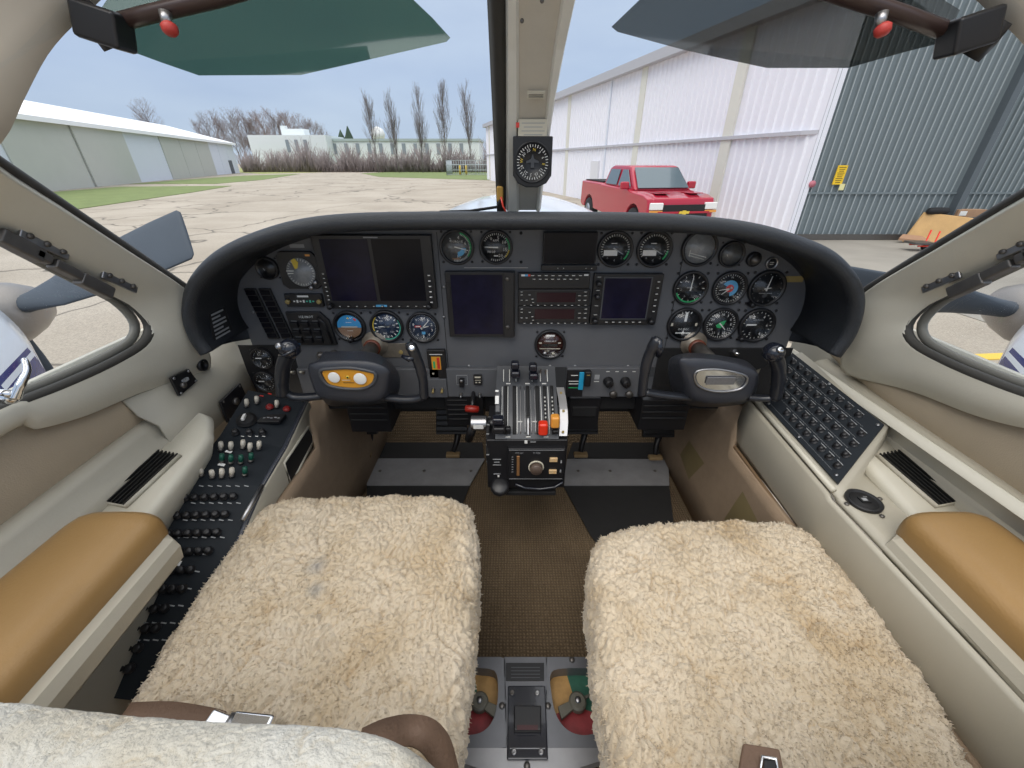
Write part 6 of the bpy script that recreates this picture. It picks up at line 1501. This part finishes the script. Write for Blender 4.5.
def left_console():
    n_ = Vector(LPLc[1]); n_ = n_ if n_.z > 0 else -n_
    t = thing('side_console', (-.57, .5, -.55), 'beige sided console along the left wall carrying the switch panel', 'side console')
    # edge profile of the panel seen in the photo, inner edge x=-.515, outer -.63
    inner = [P(x, y, x=-.515) for x, y in ((306, 403), (285, 448), (262, 487))]
    d_ = inner[2] - inner[1]
    inner += [Vector((-.515, .50, inner[2].z - .03)), Vector((-.515, .38, inner[2].z - .085)), Vector((-.515, .28, inner[2].z - .14))]
    b = MB(); rows = [[p + Vector((0, 0, .004)), p + Vector((.004, 0, -.002)), p + Vector((.0, 0, -.08)), Vector((p.x + .003, p.y, -.66))] for p in inner]
    b.grid(rows, M_beige2, True); b.build('side_skin', t, solid=-.006)
    b = MB(); b.tube([p + Vector((.002, 0, .003)) for p in inner], .0055, mat('navy_edge', (.03, .035, .05), .4), 8); b.build('edge_trim', t)
    b = MB(); L_ = [P(x, y, x=-.508) for x, y in ((263, 487), (252, 506), (243, 522))]; b.tube([p + Vector((0, 0, .004)) for p in L_], .004, M_alu, 8); b.build('metal_edge', t)
    b = MB(); q = [P(x, y, x=-.505) for x, y in ((308, 427), (314, 440), (291, 484), (284, 463))]; b.prism(q, (-.01, 0, 0), M_blackm); b.build('pocket_opening', t)
    b = MB(); b.tube(q, .003, M_beige, 6, True); b.build('pocket_rim', t)
    # black panel surfaces: strip from inner to outer edge
    t2 = thing('switch_console_panel', inner[1], 'long black switch and breaker panel on the left side console', 'switch panel')
    outer = [Vector((-.64, p.y, p.z + .035)) for p in inner]
    b = MB(); b.grid([inner, [p.lerp(q, .5) for p, q in zip(inner, outer)], outer], M_cb, False); b.build('plate', t2, solid=.004)
    ylist = [p.y for p in inner]
    def on(x, y):
        for i in range(len(inner) - 1):
            if inner[i].y >= y >= inner[i + 1].y or i == len(inner) - 2 or (i == 0 and y > inner[0].y):
                f = (inner[i].y - y) / (inner[i].y - inner[i + 1].y); p = inner[i].lerp(inner[i + 1], f); q = outer[i].lerp(outer[i + 1], f); g_ = (-.515 - x) / .125
                ny = (inner[i + 1] - inner[i]).cross(outer[i] - inner[i]).normalized(); ny = ny if ny.z > 0 else -ny
                return p.lerp(q, g_), ny
    def pix(px, py):
        # intersect the pixel ray with the folded surface
        best = None
        for i in range(len(inner) - 1):
            pl = plane3(inner[i], inner[i + 1], outer[i]); p = P(px, py, pl=pl)
            lo, hi = inner[i + 1].y, inner[i].y
            if (lo - .0005 <= p.y <= hi + .0005) or (i == 0 and p.y > hi) or (i == len(inner) - 2 and p.y < lo): best = (p, pl); break
        p, pl = best; nn = Vector(pl[1]); nn = nn if nn.z > 0 else -nn
        return p + nn * .004, nn
    # joints across the panel
    lab = MB()
    def bar(px, py, w, h, m):
        p, nn = pix(px, py); yv = (Vector((0, 1, 0)) - nn * nn.y).normalized(); xv = yv.cross(nn)
        lab.add([p + nn * .0004 + xv * (i * w / 2) + yv * (j * h / 2) for i, j in ((-1, -1), (1, -1), (1, 1), (-1, 1))], [(0, 1, 2, 3)], m)
    for i in range(6):
        bar(243 + i * 7, 437.5, .006, .0015, M_mark) if i < 4 else None
    for px, py in ((228, 453), (221, 466)): bar(px + 1, py, .012, .006, M_white)
    bar(169, 562, .04, .008, M_white)
    for px, py, m in ((262, 397, M_red), (270, 395, M_red), (278, 396, M_red), (286, 398, M_red)): bar(px, py, .008, .003, m)
    for (r, pts) in (('l', [(190 + i * 9 - k * 8, 487 + k * 17) for k in range(10) for i in range(6)]),):
        for px, py in pts:
            if px < 240 - (py - 487) * .55: bar(px + 12, py, .008, .0018, M_markd)
    lab.build('legends', t2)
    def knob(px, py, m, r, L, nm, tilt=(0, 0, 0)):
        p, nn = pix(px, py); ax = (nn + Vector(tilt)).normalized()
        b = MB(); b.lathe([(r * 1.25, 0), (r * 1.25, .001), (r * .95, .0012), (r, L * .85), (r * .7, L)], p, m, 12, ax); b.build(nm, t2)
    ivory = mat('ivory_toggle', (.62, .58, .50), .4); gkn = mat('green_toggle', (.01, .09, .06), .4)
    def tog(px, py, m):
        p, nn = pix(px, py); b = MB(); b.lathe([(.005, 0), (.004, .003)], p, M_steel, 10, nn); b.tube([p, p + nn * .008 + Vector((0, .003, 0)), p + nn * .018 + Vector((0, .005, 0))], [.003, .0048, .004], m, 10); b.build('toggle_switch', t2)
    for px, py in ((221, 451), (231, 451), (243, 449), (250, 452), (259, 450), (202, 476), (213, 478), (222, 478), (232, 477)): tog(px, py, ivory)
    for px, py in ((222, 463), (231, 464), (241, 464), (251, 462), (245, 476)): tog(px, py, gkn)
    for px, py in ((236, 434), (250, 434), (263, 434)): knob(px, py, M_black, .006, .01, 'rotary_knob')
    for px, py in ((270, 408), (287, 410)): knob(px, py, mat('dark_red_guard', (.22, .012, .012), .4), .0065, .005, 'red_guard')
    tog(277, 408, ivory); tog(257, 404, ivory); tog(247, 407, ivory)
    knob(247, 421, M_blackm, .016, .006, 'selector_knob'); p, nn = pix(245, 421); b = MB(); b.box(p + nn * .010, (.006, .02, .006), M_white, Matrix.Rotation(.3, 3, 'Z')); b.build('selector_pointer', t2, bevel=.001)
    p, nn = pix(272, 420); b = MB(); b.box(p, (.05, .03, .006), M_black); b.rect((0, 0), .001, .001, 0, M_black); b.build('dark_window', t2, bevel=.001)
    b = MB(); 
    for i in range(5): b.box(p + nn * .0035 + Vector((-.016 + .008 * i, .002 * (i % 2), 0)), (.005, .003, .0008), M_markd)
    b.build('window_legend', t2)
    # breakers, rows of six marching towards the viewer
    for k in range(10):
        y0 = 498 + k * 17.5 + k * k * .15; x0 = 186 - k * 8.2
        for i in range(6):
            px, py = x0 + i * 9.6, y0 + 1 - i * .3
            if px > 238 - (py - 500) * .68 + 10: continue
            knob(px, py, M_black, .0058, .008, 'breaker_button')
left_console()

# ---- vent boxes + armrests (mirrored)
def vent_armrest(s):
    w = SIDE[s]
    t = thing('vent_console', mir((-.64, .5, -.48), s), 'raised beige ledge with a black louvred vent ahead of the %s armrest' % w, 'vent housing', 'vent housings')
    z = lambda y: -.484 + (y - .646) * .10
    zt = lambda x, y: -.470 + (y - .55) * .12 + (-.62 - x) * .1
    cor = [P(196, 420, x=-.655), P(217, 438, x=-.62), P(166, 512, x=-.60)]
    y1 = cor[1].y; out = [(-.60, y1 - .25), (-.612, y1 - .05), (-.625, y1 - .01), (-.65, y1 + .03), (-.675, y1 + .04)]
    edge = spline([Vector((x, y, zt(x, y))) for x, y in [(-.585, .02), (-.592, .2)] + out], 5)
    b = MB(); inner_ = [Vector((-.685, p.y * .98 - .0, zt(-.685, p.y))) for p in edge]
    down = [p + Vector((.006, .006, -.010)) for p in edge]; down2 = [p + Vector((-.04, -.0, -.12)) for p in edge]
    b.grid([[mir(q, s) for q in r] for r in (inner_, [a.lerp(c, .9) for a, c in zip(inner_, edge)], edge, down, down2)], M_beige, True); b.build('housing', t, solid=.006 if s < 0 else -.006)
    vq = [(159, 453), (180, 457), (126, 508), (104, 504)]
    pl = plane3((-.62, .55, zt(-.62, .55)), (-.62, .4, zt(-.62, .4)), (-.66, .5, zt(-.66, .5)))
    q = [P(x, y, pl=pl) for x, y in vq]; q = [mir(p + Vector((0, 0, .003)), s) for p in q]
    t2 = thing('air_vent', q[0], 'black louvred air vent set in the beige ledge ahead of the %s armrest' % w, 'air vent', 'louvred air vents')
    b = MB(); b.tube(q, .004, M_beige2, 8, True); b.build('frame', t2)
    b = MB(); b.prism(q, (0, 0, -.002) if s < 0 else (0, 0, .0005), M_blackm); b.build('duct', t2)
    for i in range(6):
        u = .06 + i * .175; a, c = q[0].lerp(q[1], u), q[3].lerp(q[2], u)
        b = MB(); wv = (q[1] - q[0]) * .05; b.prism([a, a + wv, c + wv, c], (0, 0, .006), M_vent); b.build('louvre', t2)
    # armrest
    t3 = thing('armrest', mir((-.59, .25, -.45), s), 'padded tan leather armrest on the %s wall' % w, 'armrest', 'padded armrests')
    A0, A1 = P(158, 518, z=-.45), P(75, 513, z=-.45)
    secs = []
    ys = [(.418, .45), (.414, .75), (.405, .93), (.39, 1), (.32, 1), (.2, 1), (.08, 1), (-.1, 1)]
    rows = []
    for y, k in ys:
        xi = -.532 + (.385 - y) * .03; xo = -.662; cx = (xi + xo) / 2; hw = (xi - xo) / 2 * (k ** .5); hh = .034 * (k ** .6); cz = -.470
        r = []
        for i in range(28):
            a = 2 * PI * i / 28; c, s_ = math.cos(a), math.sin(a)
            r.append(mir((cx + hw * math.copysign(abs(c) ** .55, c), y, cz + hh * math.copysign(abs(s_) ** .6, s_)), s))
        rows.append(r)
    b = MB(); b.grid(rows, M_leather, True, closed=True); k = b.mi(M_leather); b.f.append(list(range(28))); b.m.append(k); b.sm.append(True); b.build('pad', t3)
    # beige base: light upper face, recessed lower face
    sec = [(-.535, -.480), (-.523, -.482), (-.519, -.492), (-.524, -.515), (-.600, -.60), (-.61, -.74)]
    rows = []
    for y, k in ((.412, .05), (.404, .015), (.395, 0), (.3, 0), (.15, 0), (-.1, 0)):
        rows.append([mir((x - k + (.385 - y) * .03, y, z), s) for x, z in sec])
    b = MB(); b.grid(rows, M_beige2, False)
    b.add([mir((-.66, .406, -.48), s), mir((-.66, .406, -.74), s)] + rows[0], [tuple([1, 0] + list(range(2, 2 + len(sec))))], M_beige2)
    b.build('base', t3, solid=-.004 if s < 0 else .004)
    if s < 0:
        b = MB(); p = P(12, 636, z=-.4435); b.lathe([(.0022, 0), (.0022, .001)], p, M_steel, 6); b.box(p + Vector((.004, 0, 0)), (.004, .003, .001), M_steel); b.build('scuff_mark', t3)
vent_armrest(-1); vent_armrest(1)

# wall fittings left
def fit(pix, X, m, nm, lab, cat, th=.006):
    q = [P(x, y, x=X) for x, y in pix]; c = sum(q, Vector()) / len(q); t = thing(nm, c, lab, cat)
    b = MB(); b.prism(q, (th, 0, 0), m); b.build('plate', t, bevel=.001); return t, q, c
t, q, c = fit([(168, 378), (186, 369), (195, 381), (177, 396)], -.69, M_black, 'jack_plate', 'small black jack plate with corner screws on the left wall above the ledge', 'jack plate')
for p in q: b = MB(); b.lathe([(.0028, 0), (.0028, .002)], p.lerp(c, .18) + Vector((.006, 0, 0)), M_alu, 8, (1, 0, 0)); b.build('screw', t)
b = MB(); b.box(c + Vector((.008, 0, .002)), (.004, .014, .006), M_markd); b.lathe([(.006, 0), (.006, .006)], c + Vector((.006, -.01, -.004)), M_steel, 12, (1, 0, 0)); b.build('jack_socket', t)
b = MB(); c = P(202, 365, x=-.69); b.lathe([(.013, -.002), (.013, .005), (.009, .006), (.008, .002)], c, M_black, 24, (1, 0, 0)); tag(b.build('round_grommet'), 'round black plug on the left wall just below the glareshield end', 'grommet')
t, q, c = fit([(218, 402), (238, 383), (245, 398), (226, 423)], -.66, M_black, 'hour_meter_plate', 'black square plate with a small round socket beside the left breaker console', 'plate')
for p in q: b = MB(); b.lathe([(.0025, 0), (.0025, .002)], p.lerp(c, .18) + Vector((.006, 0, 0)), M_steel, 8, (1, 0, 0)); b.build('screw', t)
b = MB(); b.lathe([(.008, 0), (.008, .006), (.004, .007)], c + Vector((.006, 0, 0)), M_steel, 16, (1, 0, 0)); b.build('socket', t)
b = MB(); b.grid([[Vector((x, y, z)) for y in (.9, .8, .7, .6)] for x, z in ((-.716, -.36), (-.70, -.40), (-.672, -.42), (-.664, -.5))], M_beige2, True); struct(b.build('trim_7', solid=-.005))

# ==================================================================== SEATS
def wool_height(p, seed, sc=1.0):
    """tufted fleece: locks of wool with creases between them"""
    q = Vector((p.x, p.y, p.z)) + Vector((seed, 0, 0))
    w = noise.noise_vector(q * 16 * sc) * .014 + noise.noise_vector(q * 42 * sc) * .006
    qq = q + w
    dd, pts = noise.voronoi(Vector((qq.x * 84 * sc, qq.y * 66 * sc, qq.z * 80 * sc)), distance_metric='DISTANCE', exponent=2.5)
    h = min(1.0, (dd[1] - dd[0]) * 2.4)
    m = noise.noise(qq * 22 * sc) ; m2 = noise.noise(qq * 130 * sc)
    cr = 1 - math.exp(-(noise.noise(qq * 17 * sc + Vector((9, 3, 1))) / .045) ** 2)   # long creases
    return h, m, m2, cr
def fleece(outline, ztop, name, parent, dome=.03, drop=.10, N=330, seed=0, stain=None, amp=.0058, tilt=0, base=(.585, .495, .37), hscale=1.0, nohair=False, nh=16000):
    m = wool_mat('sheepskin_%d' % seed, base, stain)
    L = resample(spline(outline, 8, True), 4 * N, True)
    # rotate so index 0 is the corner nearest (-x,-y)
    c = sum(L, Vector()) / len(L); k0 = min(range(len(L)), key=lambda i: (L[i].x - c.x) + (L[i].y - c.y)); L = L[k0:] + L[:k0]
    # orientation ccw
    area = sum(L[i].x * L[(i + 1) % len(L)].y - L[(i + 1) % len(L)].x * L[i].y for i in range(len(L)))
    if area < 0: L = [L[0]] + L[:0:-1]
    vs = []; tf = []
    n = N
    for j in range(n + 1):
        v = 2 * j / n - 1
        for i in range(n + 1):
            u = 2 * i / n - 1; r = max(abs(u), abs(v))
            if r < 1e-6: p = c.copy()
            else:
                uu, vv = u / r, v / r
                if vv <= -1 + 1e-9: s_ = (uu + 1) / 2
                elif uu >= 1 - 1e-9: s_ = 1 + (vv + 1) / 2
                elif vv >= 1 - 1e-9: s_ = 2 + (1 - uu) / 2
                else: s_ = 3 + (1 - vv) / 2
                f = s_ * N; a = int(f) % (4 * N); g = f - int(f); e = L[a].lerp(L[(a + 1) % (4 * N)], g)
                # rounding near the edge: r in [.86,1] wraps downward
                re = min(1.0, r / .88); sh = re if r < .88 else 1.0
                rr = (1 - (1 - min(1, r / .90)) ** 1.0)
                p = c.lerp(e, rr)
            r2 = min(1, r / .90)
            z = ztop(p) + dome * (1 - r2 ** 4) - dome
            if r > .80:
                k = (r - .80) / .20; z -= drop * k ** 2.2
            if r > .90: p = p + (p - c).normalized() * -.0
            q = Vector((p.x, p.y, z))
            h, a_, b_, cr = wool_height(q, seed * 3.7, hscale)
            amp_ = amp
            nrm = Vector((0, 0, 1)) if r < .82 else ((p - c).normalized() * min(1, (r - .82) / .1) + Vector((0, 0, 1 - min(.9, (r - .82) / .1)))).normalized()
            q = q + nrm * (amp_ * (h * .75 + a_ * .9 + cr * .45 + b_ * .35) - amp_ * .6)
            q.x += b_ * .0015
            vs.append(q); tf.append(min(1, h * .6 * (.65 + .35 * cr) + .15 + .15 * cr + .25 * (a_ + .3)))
    fs = [(j * (n + 1) + i, j * (n + 1) + i + 1, (j + 1) * (n + 1) + i + 1, (j + 1) * (n + 1) + i) for j in range(n) for i in range(n)]
    me = bpy.data.meshes.new(name); nv0 = len(vs); nf0 = len(fs)
    # curly locks standing out of the pile
    rnd = random.Random(seed + 11)
    if not nohair:
        for k in range(nh):
            i, j = rnd.randrange(1, n), rnd.randrange(1, n); o = vs[j * (n + 1) + i]
            tx = vs[j * (n + 1) + i + 1] - vs[j * (n + 1) + i - 1]; ty = vs[(j + 1) * (n + 1) + i] - vs[(j - 1) * (n + 1) + i]; nn = tx.cross(ty)
            if nn.length < 1e-9: continue
            nn.normalize()
            dr = (nn + Vector((rnd.uniform(-1, 1), rnd.uniform(-1.2, .8), rnd.uniform(-.5, .3))) * .8).normalized()
            Lh = rnd.uniform(.002, .005); w = rnd.uniform(.0004, .0009); sd = dr.cross(Vector((rnd.uniform(-1, 1), rnd.uniform(-1, 1), rnd.uniform(-1, 1)))).normalized()
            up2 = dr.cross(sd)
            p1 = o + dr * Lh * .5 + sd * w; p2 = o + dr * Lh + sd * Lh * .25
            bidx = len(vs)
            for pt, ww in ((o - nn * .001, w), (p1, w * .9)):
                vs += [pt + sd * ww, pt - sd * ww * .5 + up2 * ww, pt - sd * ww * .5 - up2 * ww]; tf += [tf[j * (n + 1) + i] * .8] * 3
            vs.append(p2); tf.append(min(1, tf[j * (n + 1) + i] + .2))
            for a_ in range(3):
                c_ = (a_ + 1) % 3; fs.append((bidx + a_, bidx + c_, bidx + 3 + c_, bidx + 3 + a_)); fs.append((bidx + 3 + a_, bidx + 3 + c_, bidx + 6))
    me.from_pydata([tuple(v) for v in vs], [], fs)
    at = me.attributes.new('tuft', 'FLOAT', 'POINT'); at.data.foreach_set('value', tf)
    me.polygons.foreach_set('use_smooth', [True] * len(fs)); me.materials.append(m); me.update()
    o = bpy.data.objects.new(name, me); COL.objects.link(o)
    if parent: adopt(o, parent)
    return o
SZ = -.56
def seat(s):
    if s < 0:
        pix = [(250, 512), (275, 500), (310, 496), (360, 495), (420, 494), (455, 497), (472, 508), (479, 535), (480, 580), (477, 625), (470, 680), (462, 725), (455, 765), (440, 830), (300, 880), (130, 850), (85, 780), (108, 724), (150, 652), (185, 598), (220, 550)]
        lab = 'left pilot seat covered in cream sheepskin'
    else:
        pix = [(592, 545), (605, 532), (640, 524), (700, 519), (760, 519), (800, 526), (830, 545), (862, 580), (900, 628), (945, 692), (985, 765), (1030, 850), (900, 900), (700, 900), (630, 860), (614, 775), (603, 715), (594, 660), (588, 600), (587, 565)]
        lab = 'right copilot seat covered in cream sheepskin, set slightly further back'
    out = [P(x, y, z=SZ - .02) for x, y in pix]
    c = sum(out, Vector()) / len(out); out = [p + (c - p).normalized() * .006 + Vector((0, .012 if p.y > .45 else 0, 0)) for p in out]
    t = thing('pilot_seat', Vector((c.x, c.y, FZ)), lab, 'seat', 'sheepskin covered seats')
    st = [] 
    if s < 0: st = [(tuple(P(317, 566, z=SZ)), .022, (.22, .24, .27)), (tuple(P(316, 590, z=SZ)), .018, (.26, .28, .30)), (tuple(P(342, 501, z=SZ)), .02, (.5, .36, .16))]
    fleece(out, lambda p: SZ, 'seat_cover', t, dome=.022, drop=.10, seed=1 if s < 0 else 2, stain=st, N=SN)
    x0 = min(p.x for p in out) + .03; x1 = max(p.x for p in out) - .03; y1 = max(p.y for p in out) - .04
    b = MB(); b.box(((x0 + x1) / 2, y1 / 2, SZ - .12), (x1 - x0, y1 + .0, .08), M_vinyl); b.build('cushion_base', t, bevel=.02)
    b = MB()
    for xx in (x0 + .05, x1 - .05): b.box((xx, y1 / 2, (FZ + SZ - .15) / 2), (.03, y1 * .8, SZ - .15 - FZ), M_steel)
    b.build('seat_rails', t)
    # seat back, top edge close to the viewer
    b = None
    if s < 0:
        px = [(-120, 700), (0, 692), (60, 698), (200, 711), (330, 716), (390, 724), (430, 743), (446, 768), (447, 800)]
        Z0 = -.34
        q = [P(x, y, z=Z0) for x, y in px]
    else:
        q = [Vector((-p.x + .02, p.y - .035, p.z)) for p in [P(x, y, z=-.34) for x, y in [(-120, 700), (0, 692), (60, 698), (200, 711), (330, 716), (390, 724), (430, 743), (446, 768), (447, 800)]]]
        q = q
    front = q[:]
    # closed outline: front edge then rear edge 9 cm behind
    rear = [Vector((p.x, p.y - .12, p.z)) for p in reversed(q)]
    outl = front + [rear[0].lerp(front[-1], .5)] + rear
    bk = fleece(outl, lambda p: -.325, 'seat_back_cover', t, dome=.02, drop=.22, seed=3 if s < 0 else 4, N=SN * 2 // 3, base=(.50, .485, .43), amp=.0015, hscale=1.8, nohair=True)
SN = 330
seat(-1); seat(1)

# seat belts
def belt_pts(b, pts, w, m, th=.0025):
    rows = []
    for i, p in enumerate(pts):
        a = pts[max(0, i - 1)]; c = pts[min(len(pts) - 1, i + 1)]; t = (c - a).normalized(); n_ = t.cross(Vector((0, 0, 1))); n_.normalize()
        rows.append([p + n_ * w / 2, p - n_ * w / 2])
    b.grid(rows, m, True)
t = thing('seat_belt', P(235, 720, z=-.535), 'brown seat belt with a chrome buckle lying on the left seat', 'seat belt')
b = MB(); belt_pts(b, spline([P(x, y, z=-.545) for x, y in ((120, 718), (160, 717), (195, 722), (215, 727))], 5), .03, M_strap); b.build('webbing', t, solid=.003)
b = MB(); c = P(250, 725, z=-.535); b.box(c, (.048, .022, .010), M_chrome, Matrix.Rotation(-.08, 3, 'Z')); b.build('buckle', t, bevel=.004)
b = MB(); c = P(216, 723, z=-.535); b.box(c, (.022, .020, .008), M_chrome, Matrix.Rotation(-.2, 3, 'Z') @ Matrix.Rotation(.3, 3, 'Y')); b.build('buckle_tongue', t, bevel=.003)
b = MB(); b.cyl(P(229, 725, z=-.533) + Vector((0, -.010, 0)), P(229, 725, z=-.533) + Vector((0, .010, 0)), .004, M_alu, n=12); b.build('buckle_bar', t)
t = thing('brown_strap', P(420, 740, z=-.5), 'wide brown strap curving over the inner rear corner of the left seat', 'strap')
b = MB(); rows = []
for (x, y, z, x2, y2, z2) in ((362, 728, -.47, 372, 760, -.46), (385, 718, -.48, 392, 752, -.47), (410, 714, -.49, 408, 745, -.49), (432, 718, -.50, 420, 750, -.50), (447, 732, -.52, 430, 762, -.52), (455, 752, -.54, 440, 780, -.54), (462, 785, -.56, 445, 800, -.56)):
    rows.append([P(x, y, z=z + .03), P(x2, y2, z=z2 + .03)])
b.grid([spline(r_, 4) for r_ in zip(*rows)], M_strap, True); b.build('webbing', t, solid=.004)
t = thing('seat_belt', P(758, 757, z=-.53), 'brown belt end with a small chrome buckle at the rear of the right seat', 'seat belt')
b = MB(); b.prism([P(x, y, z=-.535) for x, y in ((742, 745), (778, 751), (786, 790), (734, 790))], (0, 0, .006), M_strap); b.build('webbing', t, bevel=.002)
b = MB(); q = [P(x, y, z=-.525) for x, y in ((762, 757), (776, 759), (778, 772), (760, 772))]; b.tube(q, .002, M_chrome, 8, True); b.build('buckle', t)
b = MB(); b.prism([P(x, y, z=-.528) for x, y in ((764, 760), (774, 761), (776, 772), (763, 772))], (0, 0, .002), M_black); b.build('buckle_inset', t)

# ==================================================================== LIGHT, WORLD, CAMERA
w = bpy.data.worlds.new('world'); scn.world = w; w.use_nodes = True; nt = w.node_tree; bg = nt.nodes['Background']
tc = nt.nodes.new('ShaderNodeTexCoord'); sep = nt.nodes.new('ShaderNodeSeparateXYZ'); nt.links.new(tc.outputs['Generated'], sep.inputs[0])
r = ramp(nt, [(0, (.25, .24, .22)), (.499, (.36, .36, .36)), (.5, (.56, .67, .79)), (.57, (.49, .61, .80)), (.72, (.56, .66, .83)), (.86, (1.5, 1.55, 1.6)), (1, (1.9, 1.9, 1.9))])
mp = nt.nodes.new('ShaderNodeMapRange'); mp.inputs['From Min'].default_value = -1; mp.inputs['From Max'].default_value = 1
nt.links.new(sep.outputs['Z'], mp.inputs['Value']); nt.links.new(mp.outputs[0], r.inputs[0])
n = nt.nodes.new('ShaderNodeTexNoise'); n.inputs['Scale'].default_value = 2.2; n.inputs['Detail'].default_value = 5; n.inputs['Roughness'].default_value = .55
mv = nt.nodes.new('ShaderNodeMapping'); mv.inputs['Scale'].default_value = (1, 1, 3.5); nt.links.new(tc.outputs['Generated'], mv.inputs[0]); nt.links.new(mv.outputs[0], n.inputs['Vector'])
r2 = ramp(nt, [(.35, (.93, .94, .97)), (.65, (1.10, 1.08, 1.05))]); nt.links.new(n.outputs['Fac'], r2.inputs[0])
mx = nt.nodes.new('ShaderNodeMix'); mx.data_type = 'RGBA'; mx.blend_type = 'MULTIPLY'; mx.inputs[0].default_value = 1
nt.links.new(r.outputs[0], mx.inputs[6]); nt.links.new(r2.outputs[0], mx.inputs[7]); nt.links.new(mx.outputs[2], bg.inputs['Color'])
bg.inputs['Strength'].default_value = 1.0
sd = bpy.data.lights.new('sun', 'SUN'); sd.energy = 1.75; sd.angle = math.radians(50); sd.color = (1, .93, .84)
so = bpy.data.objects.new('sun', sd); COL.objects.link(so); so.rotation_euler = (math.radians(28), math.radians(-18), 0); so.location = (0, 0, 10)

cam = bpy.data.cameras.new('camera'); co = bpy.data.objects.new('camera', cam); COL.objects.link(co)
cam.sensor_fit = 'HORIZONTAL'; cam.sensor_width = 36; cam.lens = 36 * F / 1024; cam.clip_start = .02; cam.clip_end = 2000
co.location = (EX, 0, 0); co.rotation_euler = (PI / 2 - PITCH, 0, 0); scn.camera = co
vs_ = scn.view_settings; vs_.view_transform = 'Standard'; vs_.look = 'None'; vs_.exposure = 0; vs_.gamma = 1; vs_.use_curve_mapping = False
